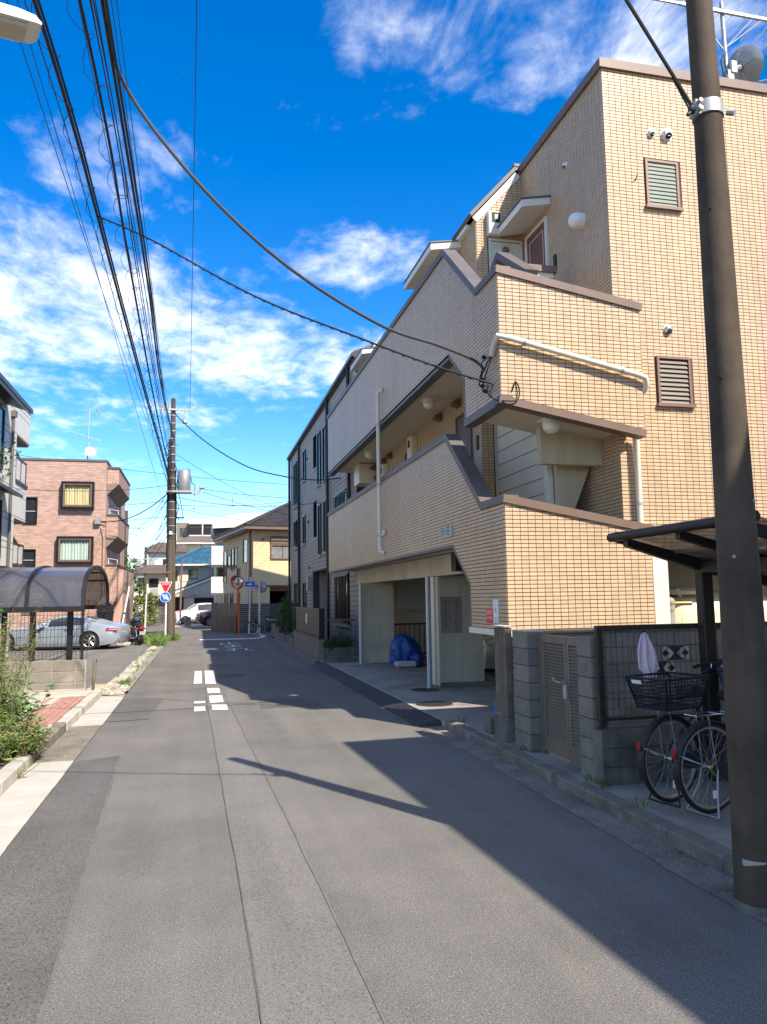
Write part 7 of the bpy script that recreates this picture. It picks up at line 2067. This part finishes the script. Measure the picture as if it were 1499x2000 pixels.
# water tank in the bay
tk = thing('water_tank', 'cream plastic water tank behind the block wall under the tower', 'tank', (7.6, 10.3, 0.1))
mb = MB()
prof = [(0.0, -0.80), (0.85, -0.80), (1.0, -0.6), (1.0, 0.50), (0.96, 0.62), (0.85, 0.68), (0.5, 0.78), (0, 0.80)]
def sq(t, k=4.0):
    c, s = math.cos(t), math.sin(t)
    r_ = (abs(c)**k+abs(s)**k)**(-1/k)
    return c*r_, s*r_
vs, fs = [], []
n_ = 40
for r_, h in prof:
    for k in range(n_):
        a, b = sq(2*math.pi*k/n_)
        vs.append((7.65+a*1.1*max(r_, 1e-4), 10.45+b*0.62*max(r_, 1e-4), 0.98+h))
for i in range(len(prof)-1):
    for k in range(n_):
        fs.append((i*n_+k, i*n_+(k+1) % n_, (i+1)*n_+(k+1) % n_, (i+1)*n_+k))
mb.add(vs, fs)
build(mb, 'tank_body', 'tank', tk, smooth=45)
build(MB().lathe([(0.42, 0), (0.42, 0.05), (0.36, 0.09), (0.1, 0.12), (0, 0.12)], (7.1, 10.3, 1.72), 24), 'lid', 'tank', tk, smooth=True)
build(MB().tube([(6.75, 10.2, 1.66), (6.72, 10.1, 1.76), (6.80, 10.0, 1.80), (6.88, 10.05, 1.70)], 0.03, 8), 'lifting_lug', 'tank', tk, smooth=True)
for x in np.arange(6.75, 8.7, 0.33): build(MB().box(x-0.008, x+0.008, 9.822, 9.832, 0.4, 1.45), 'rib', 'tank', tk)
vp = thing('valve_pipe', 'upright water pipe with brass valve in front of the tank', 'pipe', (6.42, 9.62, 0.05))
build(MB().cyl((6.42, 9.62, 0.05), (6.42, 9.62, 1.50), 0.055, n=14), 'pipe', 'galvanised', vp, smooth=True)
build(MB().cyl((6.42, 9.62, 1.50), (6.42, 9.62, 1.58), 0.065, n=14).ball((6.42, 9.62, 1.62), 0.07, 12, 8), 'valve', 'sign_plate', vp, smooth=True)
build(MB().cyl((6.18, 9.62, 1.60), (6.75, 9.62, 1.60), 0.035, n=10).torus((6.2, 9.62, 1.66), (0, 0, 1), 0.06, 0.012, 14, 6).cyl((6.27, 9.62, 1.5), (6.27, 9.62, 1.7), 0.03, n=8), 'fittings', 'gold', vp, smooth=True)
build(MB().cyl((6.40, 10.9, 0.05), (6.36, 10.9, 2.34), 0.05, n=10), 'riser', 'galvanised', vp, smooth=True)
# stone block, blue bag and tarpaulin
sb = MB().bbox(3.42, 3.78, 8.95, 9.13, pz, 0.27, 0.012)
tag(build(sb, 'concrete_block', 'block', loc=(3.5, 9.0, pz)), 'rough concrete block lying before the garage apron', 'block')
bg_ = thing('blue_bag', 'small bright blue plastic bag tucked behind the board post', 'bag', (3.72, 8.75, 0.28))
mb = MB(); rows = []
for i in range(8):
    z = 0.10+i*0.055
    w_ = 0.05+0.035*math.sin(i*0.5)+0.006*i
    rows.append([(3.70+math.cos(2*math.pi*k/14)*w_*(1+0.25*math.sin(k*2.3+i)), 9.16+math.sin(2*math.pi*k/14)*w_*(1+0.2*math.sin(k*1.7+i)), z) for k in range(14)])
mb.add([p for r_ in rows for p in r_], [(i*14+k, i*14+(k+1) % 14, (i+1)*14+(k+1) % 14, (i+1)*14+k) for i in range(7) for k in range(14)])
build(mb, 'bag', 'bag_blue', bg_, smooth=True)
tp_ = thing('blue_tarpaulin', 'dark blue tarpaulin draped over a covered heap in the garage', 'tarpaulin', (5.1, 19, 0.05))
mb = MB(); rows = []
for i in range(13):
    t = i/12
    rr = 0.46*(1-t**2.2)**0.5+0.02 if t < 1 else 0.01
    row = []
    for k in range(28):
        a = 2*math.pi*k/28
        f_ = 1+0.10*math.sin(5*a+3*t)+0.06*math.sin(9*a-5*t)+0.03*math.sin(17*a+t*8)
        lean = -0.12*t
        row.append((5.02+rr*math.cos(a)*f_*0.85+lean, 18.6+rr*math.sin(a)*f_*0.8, 0.10+t*0.74+0.02*math.sin(7*a)*(1-t)))
    rows.append(row)
rows = [[(p[0]+rnd.uniform(-0.022, 0.022), p[1]+rnd.uniform(-0.022, 0.022), p[2]+rnd.uniform(-0.02, 0.02)) for p in r_] for r_ in rows]
mb.add([p for r_ in rows for p in r_], [(i*28+k, i*28+(k+1) % 28, (i+1)*28+(k+1) % 28, (i+1)*28+k) for i in range(12) for k in range(28)])
build(mb, 'sheet', 'tarp', tp_, smooth=25)
mb = MB().bbox(4.62, 5.15, 18.15, 18.45, 0.055, 0.20, 0.04)
mb.v = [(p[0]+rnd.uniform(-0.03, 0.03), p[1]+rnd.uniform(-0.03, 0.03), p[2]+(rnd.uniform(-0.05, 0.02) if p[2] > 0.1 else 0)) for p in mb.v]
build(mb, 'sack', 'plaster_grey', tp_)
# pink cloth on the fence
pcl = thing('pink_cloth', 'pale pink towel hanging on the mesh fence over the black basket', 'cloth', (3.75, 6.05, 1.0))
mb = MB(); rows = []
for i in range(16):
    t = i/15
    z = 1.395-t*0.42
    wv = 0.012+0.082*min(1, (t*2.6)**0.6) if t < 0.76 else 0.060
    row = []
    for k in range(22):
        s = (k/21)*2-1
        fold = 0.020*math.sin(s*9+t*2)*min(1, t*3)+0.008*math.sin(s*15-t*4)
        row.append((3.93+s*wv+0.02*t+(0.015*t if s > 0 else 0), 6.315-0.035*(1-s*s)*min(1, t*3)+fold, z-0.02*abs(s)*t+(0.02*math.sin(s*3) if i == 10 else 0)))
    rows.append(row)
mb.add([p for r_ in rows for p in r_], [(i*22+k, i*22+k+1, (i+1)*22+k+1, (i+1)*22+k) for i in range(15) for k in range(21)])
o = build(mb, 'towel', 'cloth_pink', pcl, smooth=80)
sm = o.modifiers.new('solid', 'SOLIDIFY'); sm.thickness = 0.004
build(MB().cyl((3.93, 6.35, 1.40), (3.93, 6.29, 1.405), 0.006, n=6), 'peg', 'wire', pcl)

# ------------------------------------------------------------------ bicycles
def bicycle(label, loc, rz, rear_basket=False, front_basket=None, frame='black', stand='metal_grey', hub='gold'):
    t = thing('bicycle', label, 'bicycle', loc, rz)
    WR, WB = 0.335, 1.10
    def bp_(mb, n_, m_, par=None, sm=True): return build(mb, n_, m_, par or t, local=True, smooth=sm)
    for x, nm in ((0, 'rear_wheel'), (WB, 'front_wheel')):
        w_ = bp_(MB().torus((x, 0, WR), (0, 1, 0), WR-0.018, 0.019, 44, 10), nm, 'rubber')
        bp_(MB().lathe([(WR-0.036, -0.011), (WR-0.030, -0.013), (WR-0.048, -0.010), (WR-0.052, 0), (WR-0.048, 0.010), (WR-0.030, 0.013), (WR-0.036, 0.011)], (x, 0, WR), 44, (0, 1, 0)), 'rim', 'steel', w_)
        s_ = MB()
        for k in range(32):
            a = 2*math.pi*k/32; sd = 1 if k % 2 else -1
            a2 = a+(0.55 if (k//2) % 2 else -0.55)
            s_.tube([(x+0.028*math.cos(a2), sd*0.028, WR+0.028*math.sin(a2)), (x+(WR-0.05)*math.cos(a), sd*0.002, WR+(WR-0.05)*math.sin(a))], 0.0012, 4, caps=False)
        bp_(s_, 'spokes', 'metal_grey', w_)
        bp_(MB().lathe([(0.012, -0.055), (0.012, -0.035), (0.030, -0.034), (0.030, -0.028), (0.016, -0.026), (0.016, 0.026), (0.030, 0.028), (0.030, 0.034), (0.012, 0.035), (0.012, 0.055)], (x, 0, WR), 16, (0, 1, 0)), 'hub', 'steel', w_)
        if x == 0 and hub:
            bp_(MB().lathe([(0.0, 0), (0.048, 0.0), (0.050, 0.012), (0.030, 0.016), (0, 0.016)], (0, -0.052, WR), 20, (0, -1, 0)), 'brake_drum', hub, w_)
        fe = MB(); a0, a1 = (R(-22), R(172)) if x == 0 else (R(10), R(175))
        m_ = 22; FR = WR+0.018
        for k in range(m_):
            b0, b1 = a0+(a1-a0)*k/m_, a0+(a1-a0)*(k+1)/m_
            for (y0, d0, y1, d1) in ((-0.030, -0.014, -0.018, 0), (-0.018, 0, 0.018, 0), (0.018, 0, 0.030, -0.014)):
                q = []
                for (b_, yy, dd) in ((b0, y0, d0), (b1, y0, d0), (b1, y1, d1), (b0, y1, d1)):
                    sgn = -1 if x == 0 else -1
                    q.append((x-(FR+dd)*math.cos(b_) if x == 0 else x-(FR+dd)*math.cos(b_), yy, WR+(FR+dd)*math.sin(b_)))
                fe.add(q, [(0, 1, 2, 3)])
        fo = bp_(fe, 'fender', 'plastic_black')
        bp_(MB().tube([(x-FR*math.cos(R(20)), 0.03, WR+FR*math.sin(R(20))), (x, 0.06, WR)], 0.0025, 4).tube([(x-FR*math.cos(R(20)), -0.03, WR+FR*math.sin(R(20))), (x, -0.06, WR)], 0.0025, 4), 'fender_stay', 'chrome', fo)
    ST, BB, HD = Vector((0.36, 0, 0.74)), Vector((0.46, 0, 0.29)), Vector((0.93, 0, 0.80))
    fr = MB()
    fr.tube([BB, Vector((0.40, 0, 0.55)), ST], 0.016, 8)
    fr.tube([BB+Vector((0, 0, 0.02)), Vector((0.62, 0, 0.33)), Vector((0.80, 0, 0.50)), HD-Vector((0, 0, 0.12))], 0.019, 8)
    fr.tube([Vector((0.405, 0, 0.48)), Vector((0.6, 0, 0.44)), Vector((0.78, 0, 0.56)), HD-Vector((0, 0, 0.05))], 0.015, 8)
    fr.cyl(HD-Vector((-0.03, 0, 0.17)), HD+Vector((-0.015, 0, 0.03)), 0.020, n=10)
    for s in (-1, 1):
        fr.tube([BB+Vector((0, s*0.03, 0)), (0.2, s*0.045, 0.30), (0.0, s*0.065, WR)], 0.010, 6)
        fr.tube([ST+Vector((0, s*0.02, -0.09)), (0.2, s*0.05, 0.52), (0.0, s*0.065, WR)], 0.008, 6)
    bp_(fr, 'frame', frame)
    fk = MB()
    for s in (-1, 1): fk.tube([HD+Vector((0.035, s*0.03, -0.19)), HD+Vector((0.07, s*0.052, -0.26)), (WB-0.04, s*0.055, 0.46), (WB, s*0.055, WR)], 0.011, 6)
    fk.cyl(HD+Vector((0.035, -0.035, -0.185)), HD+Vector((0.035, 0.035, -0.185)), 0.016, n=8)
    bp_(fk, 'fork', frame)
    bp_(MB().cyl(ST, ST+Vector((-0.025, 0, 0.11)), 0.013, n=8), 'seat_post', 'chrome')
    sd = MB(); rows = []
    for (x, hw, z) in ((-0.13, 0.03, 0.0), (-0.12, 0.085, 0.01), (-0.06, 0.105, 0.022), (0.02, 0.07, 0.012), (0.08, 0.03, 0.004), (0.125, 0.022, 0.0), (0.14, 0.010, -0.008)):
        rows.append([(0.335+x, hw*math.cos(a), 0.865+z+0.030*math.sin(a)-(0.03 if math.sin(a) < 0 else 0)) for a in [2*math.pi*k/14 for k in range(14)]])
    sd.add([p for r_ in rows for p in r_], [(i*14+k, i*14+(k+1) % 14, (i+1)*14+(k+1) % 14, (i+1)*14+k) for i in range(6) for k in range(14)] + [tuple(range(14)), tuple(84+k for k in range(14))])
    bp_(sd, 'saddle', 'plastic_black')
    hb_ = MB().tube([HD+Vector((-0.01, 0, 0.0)), HD+Vector((-0.035, 0, 0.15)), HD+Vector((-0.02, 0, 0.18))], 0.012, 8)
    for s in (-1, 1):
        hb_.tube([HD+Vector((-0.02, 0, 0.18)), HD+Vector((0.02, s*0.08, 0.20)), HD+Vector((-0.0, s*0.17, 0.235)), HD+Vector((-0.09, s*0.24, 0.235)), HD+Vector((-0.20, s*0.275, 0.205))], 0.011, 8)
    bp_(hb_, 'handlebar', 'plastic_black' if frame == 'black' else 'chrome')
    for s in (-1, 1):
        bp_(MB().cyl(HD+Vector((-0.10, s*0.245, 0.233)), HD+Vector((-0.22, s*0.28, 0.20)), 0.017, n=10), 'grip', 'plastic_black')
        bp_(MB().tube([HD+Vector((-0.06, s*0.22, 0.225)), HD+Vector((-0.07, s*0.215, 0.18)), HD+Vector((-0.16, s*0.25, 0.15))], 0.005, 5), 'brake_lever', 'chrome')
        bp_(MB().tube([HD+Vector((-0.05, s*0.2, 0.22)), HD+Vector((0.10, s*0.10, 0.30)), HD+Vector((0.12, s*0.03, 0.1)), HD+Vector((0.05, 0, -0.1))], 0.004, 5), 'brake_cable', 'wire')
    cr_ = MB().lathe([(0.0, 0), (0.075, 0), (0.075, 0.012), (0, 0.012)], BB+Vector((0, -0.045, 0)), 18, (0, -1, 0))
    cr_.cyl(BB+Vector((0, -0.06, 0)), BB+Vector((0.06, -0.075, -0.15)), 0.009, n=6).cyl(BB+Vector((0, 0.06, 0)), BB+Vector((-0.06, 0.075, 0.15)), 0.009, n=6)
    bp_(cr_, 'crank', 'steel')
    bp_(MB().bbox(BB.x+0.02, BB.x+0.11, -0.17, -0.08, BB.z-0.165, BB.z-0.14, 0.005), 'pedal', 'plastic_black')
    bp_(MB().bbox(BB.x-0.11, BB.x-0.02, 0.08, 0.17, BB.z+0.14, BB.z+0.165, 0.005), 'pedal', 'plastic_black')
    bp_(MB().prism([(0.0, -0.058, WR+0.05), (BB.x, -0.058, BB.z+0.09), (BB.x+0.09, -0.058, BB.z), (BB.x, -0.058, BB.z-0.09), (0.0, -0.058, WR-0.05), (-0.05, -0.058, WR)], (0, -0.014, 0)), 'chain_case', 'plastic_black')
    rk_ = MB()
    for s in (-1, 1):
        rk_.tube([(-0.17, s*0.055, 0.735), (0.28, s*0.055, 0.735), (0.34, s*0.03, 0.72)], 0.006, 6)
        rk_.tube([(-0.05, s*0.058, 0.735), (0.0, s*0.07, WR)], 0.005, 6)
    for x in (-0.17, -0.05, 0.07, 0.2): rk_.cyl((x, -0.055, 0.735), (x, 0.055, 0.735), 0.005, n=6)
    bp_(rk_, 'rear_rack', 'chrome')
    sd_ = MB()
    for s in (-1, 1): sd_.tube([(0.0, s*0.075, WR), (-0.03, s*0.09, 0.20), (-0.10, s*0.15, 0.008)], 0.007, 6)
    sd_.tube([(-0.10, -0.15, 0.008), (-0.115, 0, 0.010), (-0.10, 0.15, 0.008)], 0.007, 6)
    bp_(sd_, 'stand', stand)
    bp_(MB().bbox(-0.365, -0.345, -0.018, 0.018, WR+0.10, WR+0.17, 0.006), 'reflector', 'reflector_red')
    bp_(MB().box(-0.30, -0.296, -0.02, 0.02, WR-0.12, WR-0.08) if False else MB().bbox(0.02, 0.06, -0.006, 0.006, 0.10, 0.16, 0.002), 'spoke_reflector', 'sign_white')
    bp_(MB().lathe([(0.03, 0), (0.035, 0.05), (0.02, 0.07), (0, 0.07)], (WB-0.10, 0.06, 0.62), 12, (1, 0, -0.1)), 'front_lamp', 'metal_grey')
    def basket(cx, cz, lx0, lx1, wy0, wy1, h, mat, tagp=False):
        """tapered open basket with a lattice of strips"""
        bm_ = MB()
        def pt(u, v, z):        # u,v in -1..1
            tz = z/h
            return Vector((cx+u*(lx0+(lx1-lx0)*tz), v*(wy0+(wy1-wy0)*tz), cz+z))
        for k in range(9):
            z = h*k/8
            ring = [pt(-1, -1, z), pt(1, -1, z), pt(1, 1, z), pt(-1, 1, z)]
            r_ = 0.010 if k in (0, 8) else 0.0035
            for a, b in zip(ring, ring[1:]+ring[:1]): bm_.tube([a, b], r_, 4)
        for k in range(15):
            s = -1+2*k/14
            for a, b in ((pt(s, -1, 0), pt(s, -1, h)), (pt(s, 1, 0), pt(s, 1, h)), (pt(-1, s, 0), pt(-1, s, h)), (pt(1, s, 0), pt(1, s, h))):
                bm_.tube([a, b], 0.009 if k in (0, 14) else 0.0035, 4)
            bm_.tube([pt(s, -1, 0), pt(s, 1, 0)], 0.004, 4)
        o_ = bp_(bm_, 'basket', mat, None, False)
        lid = MB().prism([pt(-0.96, -0.97, h*0.32), pt(0.96, -0.97, h*0.32), pt(0.96, -0.97, h*0.42), pt(-0.96, -0.97, h*0.42)], (0, 0.004, 0))
        lid.prism([pt(-0.97, -0.96, h*0.32), pt(-0.97, 0.96, h*0.32), pt(-0.97, 0.96, h*0.42), pt(-0.97, -0.96, h*0.42)], (0.004, 0, 0))
        bp_(lid, 'basket_band', mat, o_, False)
        if tagp:
            bp_(MB().prism([pt(-1.01, 0.25, h*0.80), pt(-1.01, 0.72, h*0.80), pt(-1.01, 0.72, h*0.92), pt(-1.01, 0.25, h*0.92)], (-0.012, 0, 0)), 'white_tag', 'sign_white', o_, False)
        return o_
    if rear_basket: basket(0.02, 0.745, 0.20, 0.26, 0.145, 0.20, 0.24, 'plastic_black', True)
    if front_basket: basket(1.06, 0.74, 0.12, 0.17, 0.13, 0.18, 0.24, front_basket)
    return t
ba_ = bicycle('black bicycle with a large black rear basket next to the mesh fence', (3.70, 5.66, pz), R(90-73), rear_basket=True, front_basket='basket_blue', hub=None, stand='wire')
bb_ = bicycle('black bicycle with a chrome rear rack and golden hub, nearest the pole', (3.80, 5.30, pz), R(90-79), front_basket='plastic_black')
bc2 = bicycle('far bicycle with a pale front wheel behind the block wall', (3.55, 37.6, 0.02), R(185), front_basket=None, hub=None)
# ================================================================== PLANTS
def leaf_quad(mb, c, d, n, L_, W_):
    d = Vector(d).normalized(); n = Vector(n)
    s = d.cross(n)
    if s.length < 1e-4: s = d.orthogonal()
    s.normalize()
    nn = s.cross(d)
    c = Vector(c)
    mb.add([c, c+d*L_*0.45+s*W_*0.5+nn*L_*0.06, c+d*L_-nn*L_*0.06, c+d*L_*0.45-s*W_*0.5+nn*L_*0.06], [(0, 1, 2, 3)])
def foliage(mb, c, r, n, L_, W_, shell=0.55, sq=(1, 1, 1), clump=None):
    cl = [sphere_pt()*rnd.uniform(0.45, 0.95) for _ in range(clump or 14)]
    for _ in range(n):
        if rnd.random() < 0.75:
            q = rnd.choice(cl)+sphere_pt()*rnd.uniform(0, 0.34)
        else:
            q = sphere_pt()*rnd.uniform(shell, 1.0)
        if q.length > 1.15: q = q.normalized()*rnd.uniform(0.8, 1.1)
        p = Vector((c[0]+q.x*r*sq[0], c[1]+q.y*r*sq[1], c[2]+q.z*r*sq[2]))
        leaf_quad(mb, p, sphere_pt()+q*0.6+Vector((0, 0, -0.2)), sphere_pt()+Vector((0, 0, 0.6)), L_*rnd.uniform(0.6, 1.3), W_*rnd.uniform(0.6, 1.3))
def shrub(name, label, cat_, base, blobs, n, L_, W_, mat, group=None, stems=5):
    t = thing(name, label, cat_, base, group=group)
    mb = MB()
    tot = sum(b[3]**2 for b in blobs)
    for (x, y, z, r_) in blobs:
        foliage(mb, (x, y, z), r_, int(n*r_*r_/tot), L_, W_, sq=(1, 1, 1))
    build(mb, 'foliage', mat, t)
    sm_ = MB()
    for k in range(stems):
        b = rnd.choice(blobs)
        p0 = Vector(base)+Vector((rnd.uniform(-0.1, 0.1), rnd.uniform(-0.1, 0.1), 0))
        p2 = Vector(b[:3])+sphere_pt()*b[3]*0.5
        p1 = p0.lerp(p2, 0.5)+sphere_pt()*0.08
        sm_.tube([p0, p1, p2], [0.022, 0.015, 0.006], 5)
    build(sm_, 'stem', 'bark', t)
    return t
def blade_patch(mb, x, y, z, h, n, spread, w_=0.006, lean=0.5):
    for _ in range(n):
        a = rnd.uniform(0, 2*math.pi)
        p0 = Vector((x+rnd.uniform(-spread, spread), y+rnd.uniform(-spread, spread), z))
        d = Vector((math.cos(a)*lean*rnd.random(), math.sin(a)*lean*rnd.random(), 1))
        hh = h*rnd.uniform(0.5, 1.2)
        s = Vector((-math.sin(a), math.cos(a), 0))*w_
        p1 = p0+d*hh*0.55; p2 = p0+d*hh+Vector((math.cos(a), math.sin(a), -0.3))*hh*0.25
        mb.add([p0-s, p0+s, p1+s*0.8, p2, p1-s*0.8], [(0, 1, 2, 3, 4)])
# tall weeds on the left planting bed
def weed(label, base, h, n_st, spread, leafmat, L_, W_, dens, dry=0.0, lean=0.15, top=False):
    t = thing('weed_clump', label, 'weeds', base, group='weeds on the left planting bed')
    st, lf, ld = MB(), MB(), MB()
    for k in range(n_st):
        a = rnd.uniform(0, 2*math.pi); rr = spread*math.sqrt(rnd.random())
        p = Vector(base)+Vector((rr*math.cos(a), rr*math.sin(a), 0))
        hh = h*rnd.uniform(0.55, 1.1)
        d = Vector((rnd.gauss(0, lean), rnd.gauss(0, lean), 1))
        bend = Vector((rnd.gauss(0, lean*0.8), rnd.gauss(0, lean*0.8), 0))
        pts = [p+d*hh*t_+bend*hh*t_*t_ for t_ in (0, 0.25, 0.5, 0.75, 1.0)]
        st.tube(pts, [0.006, 0.005, 0.004, 0.003, 0.0015], 4, caps=False)
        m = int(dens*hh)
        for j in range(m):
            t_ = rnd.random()**0.8
            q = p+d*hh*t_+bend*hh*t_*t_
            aa = rnd.uniform(0, 2*math.pi)
            dd = Vector((math.cos(aa), math.sin(aa), rnd.uniform(0.0, 0.9)))
            ln = rnd.uniform(0.01, 0.10)*(1.15-t_)
            tgt = ld if rnd.random() < dry*(0.4+t_) else lf
            leaf_quad(tgt, q+dd*ln, dd+Vector((0, 0, -0.25)), Vector((0, 0, 1))+sphere_pt()*0.5, L_*rnd.uniform(0.5, 1.3)*(1.2-0.6*t_), W_*rnd.uniform(0.5, 1.3)*(1.2-0.6*t_))
    build(st, 'stem', 'stem', t)
    build(lf, 'leaves', leafmat, t)
    if ld.v: build(ld, 'dry_leaves', 'leaf_dry', t)
    return t
z_ = 0.112
weed('tall feathery weeds growing at the left edge of the planting bed', (-2.55, 9.9, z_), 1.35, 60, 0.45, 'leaf_weed', 0.085, 0.015, 150, 0.25, 0.10)
weed('dense green weeds in front of the feathery ones', (-2.30, 9.5, z_), 0.62, 55, 0.34, 'leaf_weed', 0.085, 0.022, 140, 0.08, 0.22)
weed('broad leaved weed leaning over the white paving', (-2.18, 10.15, z_), 0.72, 22, 0.20, 'leaf_broad', 0.14, 0.09, 34, 0.0, 0.26)
weed('low yellowing weeds spilling over the left kerb', (-2.02, 9.35, z_), 0.34, 90, 0.32, 'leaf_weed', 0.06, 0.024, 170, 0.45, 0.45)
weed('tall dry brown weed stalks behind the green weeds', (-2.75, 10.9, z_), 1.65, 44, 0.42, 'leaf_dry', 0.06, 0.012, 120, 0.5, 0.13)
weed('low green weeds at the near end of the planting bed', (-2.25, 8.95, z_), 0.42, 80, 0.32, 'leaf_weed', 0.07, 0.026, 170, 0.15, 0.35)
weed('small weed growing from the left gutter joint', (-1.76, 8.55, 0.0), 0.14, 12, 0.05, 'leaf_weed', 0.05, 0.008, 90, 0.05, 0.7)
for k, (x, y, h, lx) in enumerate(((-2.42, 9.3, 1.25, 0.10), (-2.62, 9.7, 1.10, 0.05))):
    o = build(MB().cyl((x, y, z_), (x+lx, y+0.05, z_+h), 0.012, n=7), 'garden_cane', 'cane', loc=(x, y, z_))
    tag(o, ('taller bamboo cane standing among the left weeds', 'shorter bamboo cane behind the tall one among the weeds')[k], 'cane', 'canes among the weeds')
gr = MB()
for (y0, y1, n_) in ((31.0, 35.6, 200), (18, 31, 26)):
    for _ in range(n_):
        y = rnd.uniform(y0, y1)
        blade_patch(gr, rnd.uniform(-1.78, -1.36), y, 0.01, 0.32 if y > 31 else 0.10, 9 if y > 31 else 6, 0.10, 0.010, 0.6)
for _ in range(70): blade_patch(gr, rnd.uniform(-2.5, -1.5), rnd.uniform(32.8, 36), 0.01, 0.36, 9, 0.12, 0.010, 0.6)
for _ in range(16): blade_patch(gr, rnd.uniform(-1.1, -0.95), rnd.uniform(35, 36.2), 0.0, 0.30, 9, 0.10, 0.010, 0.6)
for _ in range(16): blade_patch(gr, rnd.uniform(-1.60, -1.42), rnd.uniform(17.0, 17.6), 0.0, 0.10, 12, 0.06, 0.008, 0.8)
for _ in range(18): blade_patch(gr, rnd.uniform(-2.05, -1.95), rnd.uniform(15.5, 15.7), 0.0, 0.09, 10, 0.05, 0.008, 0.8)
for y in (6.35, 6.5, 6.2, 7.9, 9.9, 5.6): blade_patch(gr, 3.40, y, 0.09, 0.07, 14, 0.05, 0.004, 1.0)
o = build(gr, 'grass', 'leaf_weed'); o['kind'] = 'stuff'; o['label'] = 'rough green grass along the lot edge and the pole foot'
# shrubs
shrub('leafy_shrub', 'yellow green bushy shrub behind the motorcycle', 'shrub', (-3.1, 44, 0), [(-3.1, 44, 1.5, 0.75), (-2.7, 44, 1.0, 0.6), (-3.6, 44.2, 1.0, 0.7), (-2.75, 44.3, 1.8, 0.5), (-3.3, 43.8, 0.6, 0.6)], 2600, 0.16, 0.09, 'leaf_yellow')
shrub('leafy_shrub', 'orange tinted small shrub beside the pink building', 'shrub', (-4.0, 41, 0), [(-3.9, 41, 0.9, 0.5), (-4.1, 41, 0.5, 0.45)], 700, 0.12, 0.07, 'leaf_dry')
def tree(label, base, h, crown, n, L_, W_, mat, group=None):
    t = thing('tree', label, 'tree', base, group=group)
    tr_ = MB()
    b = Vector(base)
    top = b+Vector((0.05, 0, h*0.62))
    tr_.tube([b, b.lerp(top, 0.5)+Vector((0.04, 0.03, 0)), top], [0.11, 0.085, 0.05], 8)
    for (x, y, z, r_) in crown:
        s = b.lerp(top, rnd.uniform(0.5, 1.0)); e = Vector((x, y, z))
        tr_.tube([s, s.lerp(e, 0.5)+Vector((0, 0, 0.08)), e+sphere_pt()*r_*0.3], [0.045, 0.028, 0.008], 6)
        for q in range(3):
            e2 = e+sphere_pt()*r_*0.7
            tr_.tube([s.lerp(e, 0.7), e2], [0.014, 0.004], 5)
    build(tr_, 'trunk', 'bark', t)
    mb = MB(); tot = sum(c[3]**2 for c in crown)
    for (x, y, z, r_) in crown: foliage(mb, (x, y, z), r_, int(n*r_*r_/tot), L_, W_)
    build(mb, 'crown', mat, t)
    return t
tree('bright green tree between the pink building and the far pole', (-4.7, 52, 0), 4.2, [(-4.7, 52, 3.4, 0.9), (-4.2, 52, 2.6, 0.8), (-5.2, 52.3, 2.7, 0.8), (-4.5, 51.6, 4.1, 0.6)], 2600, 0.16, 0.09, 'leaf_mid')
tree('sparse small tree whose twigs reach in at the left edge', (-4.2, 13.2, 0.11), 4.6, [(-4.3, 13.3, 4.6, 0.75), (-3.5, 13.6, 4.25, 0.40), (-3.18, 13.65, 4.22, 0.22), (-3.2, 13.6, 3.93, 0.20), (-4.2, 13.0, 3.4, 0.6), (-3.35, 13.4, 2.3, 0.28), (-3.2, 13.5, 1.7, 0.20)], 1100, 0.085, 0.05, 'leaf_mid')
shrub('leafy_shrub', 'tall dark green shrub in the trough before the grey building', 'shrub', (3.42, 31.4, 0.3), [(3.45, 31.4, 0.95, 0.45), (3.5, 31.2, 1.35, 0.38), (3.42, 31.9, 0.7, 0.42), (3.5, 31.5, 1.62, 0.22)], 2400, 0.11, 0.035, 'leaf_mid')
shrub('clipped_hedge', 'low clipped hedge in the mossy planter by the garage', 'hedge', (3.72, 20.95, 0.42), [(3.50, 20.9, 0.52, 0.20), (3.72, 20.88, 0.58, 0.22), (3.92, 20.9, 0.52, 0.20), (3.42, 20.75, 0.42, 0.13)], 1500, 0.055, 0.032, 'leaf_dark')
shrub('leafy_shrub', 'dark evergreen behind the water tank at the right edge', 'shrub', (10.2, 13.6, 0.0), [(9.9, 12.5, 2.0, 0.9)], 300, 0.12, 0.07, 'leaf_dark') if False else None
